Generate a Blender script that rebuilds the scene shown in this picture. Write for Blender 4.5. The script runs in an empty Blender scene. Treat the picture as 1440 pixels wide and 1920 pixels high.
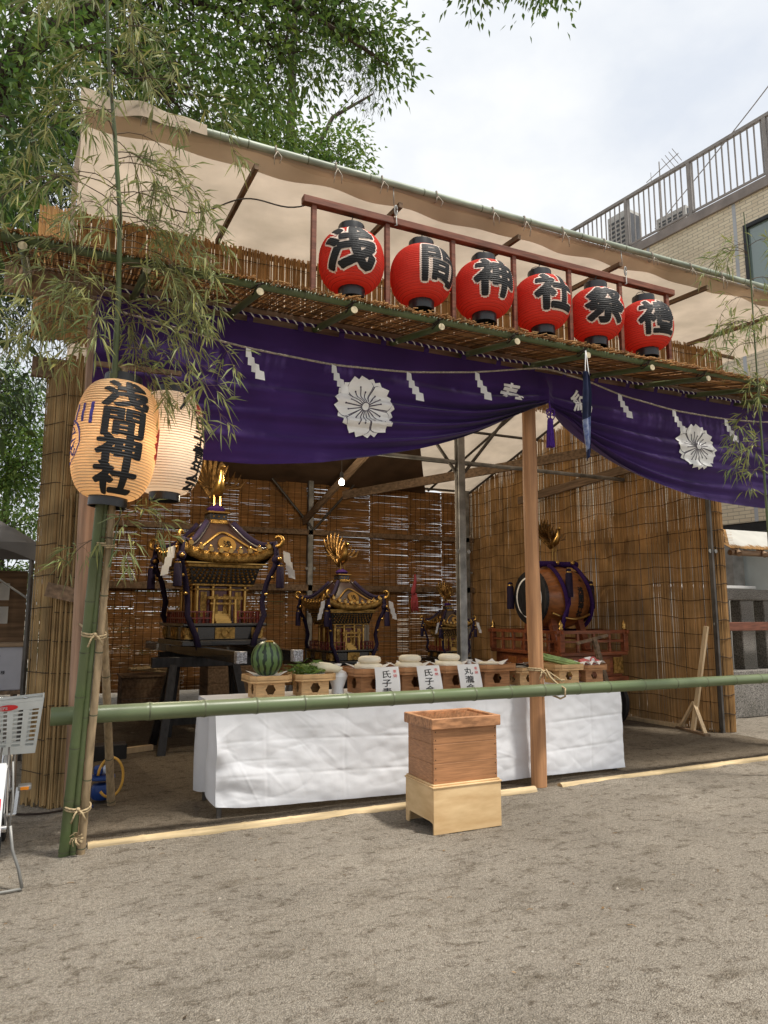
import bpy, bmesh, math, random
import numpy as np
from mathutils import Vector, Matrix, noise

random.seed(7)
rng = np.random.default_rng(11)
R = math.radians
SC = bpy.context.scene
COL = SC.collection

# ------------------------------------------------------------------ camera
cam_d = bpy.data.cameras.new('camera')
cam_d.sensor_fit = 'VERTICAL'
cam_d.sensor_height = 36.0
cam_d.lens = 1330.0 / 1920.0 * 36.0
cam_d.clip_start = 0.05
cam_d.clip_end = 3000
cam = bpy.data.objects.new('camera', cam_d)
COL.objects.link(cam)
cam.location = (0, 0, 1.6)
cam.rotation_euler = (R(90 + 8.1), 0, R(-25))
SC.camera = cam

# ------------------------------------------------------------------ light
SUN_EL, SUN_AZ = 67.0, 146.0            # azimuth clockwise from +Y: front right of the stage
wd = bpy.data.worlds.new('World')
SC.world = wd
wd.use_nodes = True
wt = wd.node_tree
wt.nodes.clear()
w_out = wt.nodes.new('ShaderNodeOutputWorld')
w_bg = wt.nodes.new('ShaderNodeBackground')
w_bg.inputs['Strength'].default_value = 0.115
w_sky = wt.nodes.new('ShaderNodeTexSky')
w_sky.sky_type = 'NISHITA'
w_sky.sun_disc = False
w_sky.sun_elevation = R(SUN_EL)
w_sky.sun_rotation = R(SUN_AZ)
w_tc = wt.nodes.new('ShaderNodeTexCoord')
w_map = wt.nodes.new('ShaderNodeMapping')
w_map.inputs['Scale'].default_value = (1.0, 1.0, 1.7)
w_map.inputs['Location'].default_value = (0.35, 0.2, 0.1)
w_n = wt.nodes.new('ShaderNodeTexNoise')
w_n.inputs['Scale'].default_value = 2.6
w_n.inputs['Detail'].default_value = 7
w_n.inputs['Roughness'].default_value = 0.55
w_r = wt.nodes.new('ShaderNodeValToRGB')
w_r.color_ramp.elements[0].position = 0.36
w_r.color_ramp.elements[0].color = (3.9, 4.15, 4.55, 1)
w_r.color_ramp.elements[1].position = 0.60
w_r.color_ramp.elements[1].color = (5.0, 5.08, 5.15, 1)
w_n2 = wt.nodes.new('ShaderNodeTexNoise')
w_n2.inputs['Scale'].default_value = 1.3
w_n2.inputs['Detail'].default_value = 4
w_r2 = wt.nodes.new('ShaderNodeValToRGB')
w_r2.color_ramp.elements[0].position = 0.30
w_r2.color_ramp.elements[0].color = (0.93, 0.93, 0.93, 1)
w_r2.color_ramp.elements[1].position = 0.45
w_r2.color_ramp.elements[1].color = (1, 1, 1, 1)
w_mix = wt.nodes.new('ShaderNodeMix')
w_mix.data_type = 'RGBA'
L = wt.links.new
L(w_tc.outputs['Generated'], w_map.inputs['Vector'])
L(w_map.outputs['Vector'], w_n.inputs['Vector'])
L(w_map.outputs['Vector'], w_n2.inputs['Vector'])
L(w_n.outputs['Fac'], w_r.inputs['Fac'])
L(w_n2.outputs['Fac'], w_r2.inputs['Fac'])
L(w_r2.outputs['Color'], w_mix.inputs['Factor'])
L(w_sky.outputs['Color'], w_mix.inputs['A'])
L(w_r.outputs['Color'], w_mix.inputs['B'])
L(w_mix.outputs['Result'], w_bg.inputs['Color'])
L(w_bg.outputs['Background'], w_out.inputs['Surface'])

sun_d = bpy.data.lights.new('sun', 'SUN')
sun_d.energy = 2.7
sun_d.angle = R(5)
sun_d.color = (1.0, 0.95, 0.87)
sun = bpy.data.objects.new('sun', sun_d)
COL.objects.link(sun)
sdir = Vector((math.sin(R(SUN_AZ)) * math.cos(R(SUN_EL)), math.cos(R(SUN_AZ)) * math.cos(R(SUN_EL)), math.sin(R(SUN_EL))))
sun.rotation_euler = sdir.to_track_quat('Z', 'Y').to_euler()
sun.location = sdir * 40

SC.render.engine = 'CYCLES'
SC.view_settings.view_transform = 'Standard'
SC.view_settings.look = 'None'
SC.view_settings.exposure = 0.82
SC.view_settings.gamma = 1.0
SC.view_settings.use_curve_mapping = False
SC.cycles.max_bounces = 8
SC.cycles.diffuse_bounces = 4
SC.cycles.glossy_bounces = 3
SC.cycles.transmission_bounces = 6
SC.cycles.transparent_max_bounces = 6
SC.cycles.caustics_reflective = False
SC.cycles.caustics_refractive = False
SC.cycles.sample_clamp_indirect = 4.0
SC.cycles.use_denoising = True

# ------------------------------------------------------------------ materials
MATS = {}

def mat(name, col, rough=0.7, var=0.12, scale=6.0, stretch=(1, 1, 1), bump=0.0, bscale=None, metal=0.0,
        island=None, trans=0.0, spec=0.3, col2=None, coat=0.0, detail=5, coords='Object', dirt=0.0, sheen=0.0):
    """principled material: colour broken up by noise, optional per-piece variation, bump and translucency"""
    m = bpy.data.materials.new(name)
    m.use_nodes = True
    t = m.node_tree
    t.nodes.clear()
    N = t.nodes.new
    K = t.links.new
    out = N('ShaderNodeOutputMaterial')
    b = N('ShaderNodeBsdfPrincipled')
    b.inputs['Roughness'].default_value = rough
    b.inputs['Metallic'].default_value = metal
    b.inputs['Specular IOR Level'].default_value = spec
    b.inputs['Coat Weight'].default_value = coat
    b.inputs['Sheen Weight'].default_value = sheen
    tc = N('ShaderNodeTexCoord')
    mp = N('ShaderNodeMapping')
    mp.inputs['Scale'].default_value = stretch
    K(tc.outputs[coords], mp.inputs['Vector'])
    nz = N('ShaderNodeTexNoise')
    nz.inputs['Scale'].default_value = scale
    nz.inputs['Detail'].default_value = detail
    K(mp.outputs['Vector'], nz.inputs['Vector'])
    rp = N('ShaderNodeValToRGB')
    c2 = col2 if col2 else tuple(max(0.0, c * (1 - 2.2 * var)) for c in col)
    c1 = tuple(min(1.0, c * (1 + var)) for c in col)
    rp.color_ramp.elements[0].position = 0.32
    rp.color_ramp.elements[0].color = (*c2, 1)
    rp.color_ramp.elements[1].position = 0.68
    rp.color_ramp.elements[1].color = (*c1, 1)
    K(nz.outputs['Fac'], rp.inputs['Fac'])
    cs = rp.outputs['Color']
    if island:
        g = N('ShaderNodeNewGeometry')
        r2 = N('ShaderNodeValToRGB')
        els = r2.color_ramp.elements
        n = len(island)
        els[0].color = (*island[0], 1)
        els[1].color = (*island[-1], 1)
        for i in range(1, n - 1):
            e = els.new(i / (n - 1))
            e.color = (*island[i], 1)
        K(g.outputs['Random Per Island'], r2.inputs['Fac'])
        mx = N('ShaderNodeMix')
        mx.data_type = 'RGBA'
        mx.blend_type = 'MULTIPLY'
        mx.inputs['Factor'].default_value = 1.0
        K(cs, mx.inputs['A'])
        K(r2.outputs['Color'], mx.inputs['B'])
        cs = mx.outputs['Result']
    if dirt > 0:
        n3 = N('ShaderNodeTexNoise')
        n3.inputs['Scale'].default_value = 1.7
        n3.inputs['Detail'].default_value = 6
        K(tc.outputs[coords], n3.inputs['Vector'])
        r3 = N('ShaderNodeValToRGB')
        r3.color_ramp.elements[0].position = 0.38
        r3.color_ramp.elements[0].color = (1 - dirt, 1 - dirt, 1 - dirt * 1.1, 1)
        r3.color_ramp.elements[1].position = 0.6
        K(n3.outputs['Fac'], r3.inputs['Fac'])
        mx = N('ShaderNodeMix')
        mx.data_type = 'RGBA'
        mx.blend_type = 'MULTIPLY'
        mx.inputs['Factor'].default_value = 1.0
        K(cs, mx.inputs['A'])
        K(r3.outputs['Color'], mx.inputs['B'])
        cs = mx.outputs['Result']
    K(cs, b.inputs['Base Color'])
    if bump > 0:
        nb = N('ShaderNodeTexNoise')
        nb.inputs['Scale'].default_value = bscale or scale * 3
        nb.inputs['Detail'].default_value = 6
        K(mp.outputs['Vector'], nb.inputs['Vector'])
        bp = N('ShaderNodeBump')
        bp.inputs['Strength'].default_value = bump
        bp.inputs['Distance'].default_value = 0.02
        K(nb.outputs['Fac'], bp.inputs['Height'])
        K(bp.outputs['Normal'], b.inputs['Normal'])
    if trans > 0:
        tl = N('ShaderNodeBsdfTranslucent')
        K(cs, tl.inputs['Color'])
        ms = N('ShaderNodeMixShader')
        ms.inputs['Fac'].default_value = trans
        K(b.outputs['BSDF'], ms.inputs[1])
        K(tl.outputs['BSDF'], ms.inputs[2])
        K(ms.outputs['Shader'], out.inputs['Surface'])
    else:
        K(b.outputs['BSDF'], out.inputs['Surface'])
    MATS[name] = m
    return m

def mat_emit(name, col, s):
    m = bpy.data.materials.new(name)
    m.use_nodes = True
    t = m.node_tree
    t.nodes.clear()
    o = t.nodes.new('ShaderNodeOutputMaterial')
    e = t.nodes.new('ShaderNodeEmission')
    e.inputs['Color'].default_value = (*col, 1)
    e.inputs['Strength'].default_value = s
    t.links.new(e.outputs['Emission'], o.inputs['Surface'])
    MATS[name] = m

REEDI = [(0.62, 0.55, 0.45), (1.0, 0.92, 0.78), (0.82, 0.7, 0.52), (1.18, 1.1, 0.95), (0.7, 0.55, 0.38)]
mat('reed', (0.50, 0.325, 0.16), 0.75, 0.15, 3, (1, 1, 1), island=REEDI, trans=0.16)
mat('reed_fine', (0.50, 0.295, 0.14), 0.7, 0.15, 3, island=REEDI, trans=0.2)
mat('reed_eave', (0.42, 0.25, 0.12), 0.7, 0.2, 3, island=[(0.35, 0.28, 0.22), (0.9, 0.8, 0.65), (0.55, 0.42, 0.3), (1.3, 1.2, 1.0), (0.6, 0.45, 0.3)], trans=0.1)
mat('reed_grey', (0.40, 0.30, 0.17), 0.8, 0.2, 3, island=REEDI, trans=0.05)
mat('cord_dark', (0.035, 0.024, 0.018), 0.9)
mat('bamboo_green', (0.075, 0.108, 0.038), 0.42, 0.25, 3.0, (1, 1, 1), col2=(0.12, 0.14, 0.07), spec=0.4, dirt=0.25)
mat('bamboo_rail', (0.088, 0.122, 0.052), 0.4, 0.2, 2.6, (0.35, 6, 6), col2=(0.14, 0.165, 0.09), spec=0.4, dirt=0.18)
mat('bamboo_node', (0.11, 0.12, 0.07), 0.6, 0.2, 20)
mat('bamboo_dry', (0.42, 0.31, 0.185), 0.55, 0.18, 4, (8, 8, 1), dirt=0.3)
mat('bamboo_cut', (0.55, 0.46, 0.30), 0.8, 0.15, 30)
mat('bamboo_ground', (0.62, 0.47, 0.27), 0.65, 0.18, 5, (0.4, 6, 6), bump=0.2, dirt=0.35)
LEAFI = [(0.55, 0.75, 0.5), (1, 1, 1), (1.3, 1.15, 0.8), (0.8, 0.9, 0.7), (1.5, 1.2, 0.75)]
mat('bamboo_leaf', (0.25, 0.27, 0.125), 0.6, 0.1, 3, island=[(0.7, 0.85, 0.65), (1, 1, 1), (1.35, 1.2, 0.85), (0.9, 1.0, 0.95), (1.6, 1.4, 0.95)], trans=0.25)
mat('bamboo_leaf_fresh', (0.25, 0.29, 0.13), 0.55, 0.1, 3, island=[(0.7, 0.85, 0.65), (1, 1, 1), (1.5, 1.3, 0.8), (0.9, 1.0, 0.9), (1.7, 1.45, 0.9)], trans=0.3)
mat('tree_leaf', (0.10, 0.17, 0.042), 0.5, 0.1, 2, island=LEAFI, trans=0.38)
mat('tree_leaf_dark', (0.045, 0.085, 0.03), 0.55, 0.1, 2, island=LEAFI, trans=0.25)
mat('tree_leaf_light', (0.13, 0.21, 0.055), 0.5, 0.1, 2, island=LEAFI, trans=0.42)
mat('conifer_leaf', (0.038, 0.06, 0.032), 0.6, 0.1, 2, island=LEAFI, trans=0.15)
mat('bark', (0.075, 0.058, 0.042), 0.95, 0.3, 6, (3, 3, 0.6), bump=0.8)
mat('twig', (0.12, 0.085, 0.055), 0.9, 0.2, 6)
mat('wood_red', (0.20, 0.075, 0.045), 0.55, 0.2, 5, (1, 8, 8), dirt=0.15)
mat('wood_beam', (0.30, 0.19, 0.115), 0.7, 0.18, 3, (0.6, 9, 9), bump=0.1, dirt=0.2)
mat('wood_old', (0.22, 0.145, 0.09), 0.75, 0.22, 3, (9, 0.6, 9), bump=0.1, dirt=0.2)
mat('wood_post', (0.47, 0.245, 0.115), 0.6, 0.2, 4, (7, 7, 0.4), bump=0.12, col2=(0.33, 0.165, 0.08), dirt=0.15)
mat('wood_pink', (0.38, 0.235, 0.155), 0.7, 0.2, 4, (7, 7, 0.4), bump=0.1, dirt=0.2)
mat('wood_pale', (0.58, 0.43, 0.26), 0.65, 0.1, 4, (7, 7, 0.5), dirt=0.15)
mat('wood_box', (0.43, 0.205, 0.093), 0.5, 0.13, 5, (1.0, 4, 26), bump=0.06, dirt=0.3)
mat('wood_boxtop', (0.45, 0.22, 0.105), 0.5, 0.2, 4, (3, 10, 10), bump=0.05, dirt=0.15)
mat('plywood', (0.66, 0.475, 0.26), 0.55, 0.14, 2.4, (1.6, 1.6, 6), bump=0.03, col2=(0.58, 0.38, 0.185), dirt=0.12)
mat('hinoki', (0.66, 0.41, 0.19), 0.5, 0.12, 4, (2, 2, 12), dirt=0.12)
mat('hinoki_dark', (0.43, 0.205, 0.088), 0.5, 0.15, 4, (2, 2, 12), dirt=0.12)
mat('stage_red', (0.24, 0.072, 0.03), 0.4, 0.2, 5, (1, 6, 6), coat=0.2)
mat('drum_wood', (0.30, 0.105, 0.03), 0.35, 0.15, 3, (1, 8, 8), coat=0.3)
mat('lacquer', (0.012, 0.011, 0.011), 0.25, 0.2, 5, coat=0.4, spec=0.5)
mat('lacquer_roof', (0.022, 0.009, 0.008), 0.4, 0.2, 5, coat=0.2, spec=0.5)
mat('lacquer_red', (0.16, 0.018, 0.012), 0.3, 0.2, 5, coat=0.3)
mat('black_wood', (0.022, 0.021, 0.022), 0.5, 0.3, 6, (4, 4, 1))
mat('gold', (0.42, 0.25, 0.075), 0.42, 0.25, 24, metal=1.0, bump=0.5, bscale=60)
mat('gold_smooth', (0.50, 0.31, 0.10), 0.32, 0.1, 10, metal=1.0)
mat('bronze', (0.24, 0.135, 0.045), 0.4, 0.3, 20, metal=0.8, bump=0.4, bscale=50)
mat('silver_foil', (0.62, 0.62, 0.64), 0.35, 0.3, 45, metal=0.6, bump=0.8, bscale=90)
mat('purple', (0.045, 0.0165, 0.112), 0.72, 0.10, 2.5, sheen=0.15, trans=0.06, spec=0.15)
mat('purple_rope', (0.036, 0.012, 0.085), 0.75, 0.2, 60, bump=0.3, spec=0.15)
mat('purple_tassel', (0.10, 0.03, 0.30), 0.7, 0.2, 8, (40, 40, 1), bump=0.4)
mat('purple_dark', (0.013, 0.006, 0.03), 0.75, 0.2, 8, (40, 40, 1), bump=0.4)
mat('white_print', (0.88, 0.87, 0.85), 0.8, 0.05, 5)
mat('ink_line', (0.045, 0.03, 0.07), 0.8)
mat('paper', (0.80, 0.79, 0.77), 0.75, 0.03, 4, trans=0.2)
mat('white_cloth', (0.74, 0.75, 0.78), 0.7, 0.03, 3, bump=0.12, bscale=9, trans=0.05)
mat('red_paper', (0.93, 0.11, 0.075), 0.62, 0.05, 3, trans=0.55, spec=0.2)
mat('lantern_cream', (0.86, 0.66, 0.42), 0.7, 0.06, 3, trans=0.55, spec=0.15)
mat('lantern_white', (0.86, 0.76, 0.64), 0.7, 0.05, 3, trans=0.5, spec=0.15)
mat('rib_red', (0.58, 0.035, 0.025), 0.7)
mat('rib_cream', (0.36, 0.21, 0.11), 0.7)
mat('ink', (0.012, 0.012, 0.013), 0.55, 0.1, 6)
mat('ink_red', (0.62, 0.03, 0.03), 0.6, 0.1, 6)
mat('ink_blue', (0.05, 0.04, 0.22), 0.6, 0.1, 6)
mat('outline_cream', (0.80, 0.66, 0.56), 0.7, 0.05, 6)
mat('black_plastic', (0.018, 0.018, 0.019), 0.35, 0.2, 8, spec=0.5)
mat('wire', (0.09, 0.08, 0.075), 0.5, metal=0.5)
mat('straw_rope', (0.50, 0.38, 0.22), 0.9, 0.2, 60, bump=0.5)
mat('straw_grey', (0.42, 0.36, 0.29), 0.9, 0.2, 60, bump=0.5)
mat('canvas', (0.62, 0.51, 0.395), 0.85, 0.08, 2.2, bump=0.15, bscale=5, trans=0.45, spec=0.1, dirt=0.14)
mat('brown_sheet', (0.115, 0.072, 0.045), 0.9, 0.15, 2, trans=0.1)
mat('tarp_white', (0.62, 0.61, 0.56), 0.7, 0.06, 3, trans=0.3)
mat('steel', (0.36, 0.355, 0.34), 0.5, 0.2, 6, metal=0.3, dirt=0.25)
mat('steel_dark', (0.10, 0.09, 0.08), 0.5, 0.2, 6, metal=0.3)
mat('pipe_green', (0.33, 0.37, 0.29), 0.45, 0.15, 5, (1, 5, 5), dirt=0.2)
mat('rail_metal', (0.30, 0.275, 0.255), 0.5, 0.08, 5, metal=0.2)
mat('coping', (0.27, 0.235, 0.215), 0.6, 0.1, 4)
mat('ac_white', (0.52, 0.51, 0.48), 0.5, 0.06, 4)
mat('ac_dark', (0.10, 0.105, 0.115), 0.6, 0.1, 4)
mat('concrete', (0.33, 0.32, 0.30), 0.9, 0.15, 5, bump=0.3, dirt=0.2)
mat('granite', (0.25, 0.23, 0.205), 0.85, 0.35, 70, bump=0.3, dirt=0.35)
mat('granite_light', (0.42, 0.42, 0.42), 0.8, 0.2, 60, bump=0.2)
mat('teal_wall', (0.62, 0.68, 0.67), 0.7, 0.06, 2)
mat('window_frame', (0.03, 0.032, 0.036), 0.4)
mat('sealant', (0.42, 0.44, 0.47), 0.7, 0.05, 3)
mat('grey_tarp', (0.17, 0.158, 0.148), 0.7, 0.12, 2, bump=0.1, trans=0.12)
mat('basket_plastic', (0.60, 0.61, 0.58), 0.5, 0.06, 6, dirt=0.15)
mat('rubber', (0.022, 0.022, 0.022), 0.8, 0.2, 20)
mat('chrome', (0.62, 0.62, 0.62), 0.25, 0.05, 6, metal=1.0)
mat('bike_white', (0.72, 0.73, 0.74), 0.35, 0.03, 6, coat=0.3)
mat('reflector_red', (0.75, 0.02, 0.03), 0.2, 0.05, 6, coat=0.5)
mat('reflector_orange', (0.80, 0.26, 0.02), 0.3, 0.05, 6)
mat('blue_plastic', (0.018, 0.05, 0.19), 0.35, 0.1, 6)
mat('hose_yellow', (0.60, 0.33, 0.06), 0.4, 0.1, 6)
mat('clear_plastic', (0.55, 0.60, 0.68), 0.2, 0.1, 6)
mat('mochi', (0.80, 0.72, 0.55), 0.6, 0.05, 6)
mat('ceramic', (0.80, 0.80, 0.78), 0.15, 0.02, 6, coat=0.5)
mat('daikon', (0.70, 0.64, 0.46), 0.5, 0.08, 8)
mat('greens', (0.13, 0.22, 0.05), 0.5, 0.2, 8, island=LEAFI, trans=0.2)
mat('scallion', (0.33, 0.46, 0.16), 0.45, 0.2, 8, island=[(0.7, 0.8, 0.6), (1, 1, 1), (1.5, 1.3, 1.6)], trans=0.2)
mat('fish_red', (0.50, 0.10, 0.09), 0.4, 0.2, 12)
mat('squid', (0.13, 0.10, 0.085), 0.6, 0.3, 10)
mat('pink_cloth', (0.55, 0.10, 0.12), 0.8, 0.1, 6, trans=0.15)
mat('towel_blue', (0.016, 0.022, 0.06), 0.8, 0.2, 10)
mat('towel_light', (0.04, 0.06, 0.15), 0.8, 0.5, 26, col2=(0.30, 0.33, 0.42))
mat('corrugated', (0.46, 0.47, 0.47), 0.5, 0.06, 4)
mat('cardboard', (0.34, 0.24, 0.15), 0.85, 0.1, 5)
mat('box_white', (0.42, 0.42, 0.46), 0.7, 0.05, 5)
mat('dark_fill', (0.05, 0.042, 0.036), 0.9, 0.2, 5)
mat('pebble', (0.34, 0.31, 0.27), 0.85, 0.2, 20, island=[(0.55, 0.53, 0.5), (1, 1, 1), (1.3, 1.25, 1.15), (0.8, 0.75, 0.7)])
mat('litter', (0.20, 0.13, 0.07), 0.9, 0.2, 20, island=[(0.35, 0.33, 0.3), (1, 1, 1), (1.6, 1.5, 1.2), (0.8, 0.75, 0.7)])
mat_emit('bulb_glow', (1.0, 0.88, 0.68), 25.0)

# dirt ground
def ground_material(mname='dirt', tint=(1, 1, 1)):
    m = bpy.data.materials.new(mname)
    m.use_nodes = True
    t = m.node_tree
    N, K = t.nodes.new, t.links.new
    b = t.nodes['Principled BSDF']
    b.inputs['Roughness'].default_value = 0.95
    b.inputs['Specular IOR Level'].default_value = 0.12
    tc = N('ShaderNodeTexCoord')
    def nz(scale, detail=6, rough=0.6, st=(1, 1, 1)):
        mp = N('ShaderNodeMapping')
        mp.inputs['Scale'].default_value = st
        K(tc.outputs['Object'], mp.inputs['Vector'])
        n = N('ShaderNodeTexNoise')
        n.inputs['Scale'].default_value = scale
        n.inputs['Detail'].default_value = detail
        n.inputs['Roughness'].default_value = rough
        K(mp.outputs['Vector'], n.inputs['Vector'])
        return n.outputs['Fac']
    def ramp(f, p0, c0, p1, c1):
        r = N('ShaderNodeValToRGB')
        r.color_ramp.elements[0].position = p0
        r.color_ramp.elements[0].color = (*c0, 1)
        r.color_ramp.elements[1].position = p1
        r.color_ramp.elements[1].color = (*c1, 1)
        K(f, r.inputs['Fac'])
        return r.outputs['Color']
    def mul(a, c, f=1.0):
        x = N('ShaderNodeMix')
        x.data_type = 'RGBA'
        x.blend_type = 'MULTIPLY'
        x.inputs['Factor'].default_value = f
        K(a, x.inputs['A'])
        K(c, x.inputs['B'])
        return x.outputs['Result']
    c = ramp(nz(0.7, 5), 0.3, (0.325, 0.295, 0.25), 0.68, (0.46, 0.42, 0.36))
    c = mul(c, ramp(nz(3.2, 7, 0.62, (0.8, 1.5, 1)), 0.32, (0.70, 0.68, 0.65), 0.46, (1, 1, 1)))     # damp trodden patches
    c = mul(c, ramp(nz(9, 8, 0.72, (0.9, 1.3, 1)), 0.36, (0.55, 0.52, 0.49), 0.47, (1, 1, 1)))
    c = mul(c, ramp(nz(28, 6, 0.7), 0.34, (0.74, 0.72, 0.69), 0.48, (1, 1, 1)))
    c = mul(c, ramp(nz(55, 4, 0.7), 0.30, (0.62, 0.6, 0.58), 0.62, (1.12, 1.1, 1.08)))
    vo = N('ShaderNodeTexVoronoi')
    vo.inputs['Scale'].default_value = 120
    K(tc.outputs['Object'], vo.inputs['Vector'])
    c = mul(c, ramp(vo.outputs['Distance'], 0.1, (1.25, 1.22, 1.18), 0.55, (0.78, 0.77, 0.75)))
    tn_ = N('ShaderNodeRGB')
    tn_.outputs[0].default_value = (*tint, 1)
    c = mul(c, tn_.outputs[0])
    K(c, b.inputs['Base Color'])
    add = N('ShaderNodeMath')
    add.operation = 'ADD'
    K(nz(60, 5, 0.75), add.inputs[0])
    inv = N('ShaderNodeMath')
    inv.operation = 'MULTIPLY'
    inv.inputs[1].default_value = -0.8
    K(vo.outputs['Distance'], inv.inputs[0])
    K(inv.outputs[0], add.inputs[1])
    bp = N('ShaderNodeBump')
    bp.inputs['Strength'].default_value = 0.95
    bp.inputs['Distance'].default_value = 0.02
    K(add.outputs[0], bp.inputs['Height'])
    K(bp.outputs['Normal'], b.inputs['Normal'])
    MATS[mname] = m
ground_material()
ground_material('dirt_shade_tint', (0.56, 0.52, 0.47))  # same dirt, tinted darker to paint in the shade under the roof

def brick_material():
    m = bpy.data.materials.new('tile_brick')
    m.use_nodes = True
    t = m.node_tree
    N, K = t.nodes.new, t.links.new
    b = t.nodes['Principled BSDF']
    b.inputs['Roughness'].default_value = 0.6
    uv = N('ShaderNodeUVMap')
    br = N('ShaderNodeTexBrick')
    br.inputs['Color1'].default_value = (0.78, 0.69, 0.51, 1)
    br.inputs['Color2'].default_value = (0.68, 0.58, 0.42, 1)
    br.inputs['Mortar'].default_value = (0.40, 0.35, 0.27, 1)
    br.inputs['Scale'].default_value = 1.0
    br.inputs['Brick Width'].default_value = 0.235
    br.inputs['Row Height'].default_value = 0.072
    br.inputs['Mortar Size'].default_value = 0.007
    br.inputs['Mortar Smooth'].default_value = 0.2
    K(uv.outputs['UV'], br.inputs['Vector'])
    nz = N('ShaderNodeTexNoise')
    nz.inputs['Scale'].default_value = 0.7
    nz.inputs['Detail'].default_value = 6
    K(uv.outputs['UV'], nz.inputs['Vector'])
    rp = N('ShaderNodeValToRGB')
    rp.color_ramp.elements[0].position = 0.3
    rp.color_ramp.elements[0].color = (0.82, 0.81, 0.8, 1)
    rp.color_ramp.elements[1].position = 0.65
    K(nz.outputs['Fac'], rp.inputs['Fac'])
    mx = N('ShaderNodeMix')
    mx.data_type = 'RGBA'
    mx.blend_type = 'MULTIPLY'
    mx.inputs['Factor'].default_value = 1
    K(br.outputs['Color'], mx.inputs['A'])
    K(rp.outputs['Color'], mx.inputs['B'])
    K(mx.outputs['Result'], b.inputs['Base Color'])
    bp = N('ShaderNodeBump')
    bp.inputs['Strength'].default_value = 0.6
    bp.inputs['Distance'].default_value = 0.01
    bp.invert = True
    K(br.outputs['Fac'], bp.inputs['Height'])
    K(bp.outputs['Normal'], b.inputs['Normal'])
    MATS['tile_brick'] = m
brick_material()

def glass_material():
    m = bpy.data.materials.new('window_glass')
    m.use_nodes = True
    b = m.node_tree.nodes['Principled BSDF']
    b.inputs['Base Color'].default_value = (0.16, 0.22, 0.20, 1)
    b.inputs['Roughness'].default_value = 0.04
    b.inputs['Specular IOR Level'].default_value = 1.0
    b.inputs['Coat Weight'].default_value = 0.6
    MATS['window_glass'] = m
glass_material()

def melon_material():
    m = bpy.data.materials.new('melon')
    m.use_nodes = True
    t = m.node_tree
    N, K = t.nodes.new, t.links.new
    b = t.nodes['Principled BSDF']
    b.inputs['Roughness'].default_value = 0.35
    tc = N('ShaderNodeTexCoord')
    nz = N('ShaderNodeTexNoise')
    nz.inputs['Scale'].default_value = 16
    K(tc.outputs['Object'], nz.inputs['Vector'])
    sp = N('ShaderNodeSeparateXYZ')
    K(tc.outputs['Object'], sp.inputs[0])
    at = N('ShaderNodeMath'); at.operation = 'ARCTAN2'
    K(sp.outputs['Y'], at.inputs[0]); K(sp.outputs['X'], at.inputs[1])
    m1 = N('ShaderNodeMath'); m1.operation = 'MULTIPLY'; m1.inputs[1].default_value = 13
    K(at.outputs[0], m1.inputs[0])
    m2 = N('ShaderNodeMath'); m2.operation = 'MULTIPLY_ADD'; m2.inputs[1].default_value = 5.0
    K(nz.outputs['Fac'], m2.inputs[0]); K(m1.outputs[0], m2.inputs[2])
    sn = N('ShaderNodeMath'); sn.operation = 'SINE'
    K(m2.outputs[0], sn.inputs[0])
    rp = N('ShaderNodeValToRGB')
    rp.color_ramp.elements[0].position = 0.15
    rp.color_ramp.elements[0].color = (0.10, 0.17, 0.055, 1)
    rp.color_ramp.elements[1].position = 0.55
    rp.color_ramp.elements[1].color = (0.012, 0.028, 0.012, 1)
    K(sn.outputs[0], rp.inputs['Fac'])
    K(rp.outputs['Color'], b.inputs['Base Color'])
    MATS['melon'] = m
melon_material()

# ------------------------------------------------------------------ mesh helpers
def V3(*a):
    return np.array(a, dtype=float)

def nrm(v):
    v = np.asarray(v, float)
    n = np.linalg.norm(v)
    return v / n if n > 1e-12 else v

def frame(d):
    d = nrm(d)
    a = V3(0, 0, 1) if abs(d[2]) < 0.9 else V3(1, 0, 0)
    s = nrm(np.cross(a, d))
    return s, np.cross(d, s)

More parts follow.
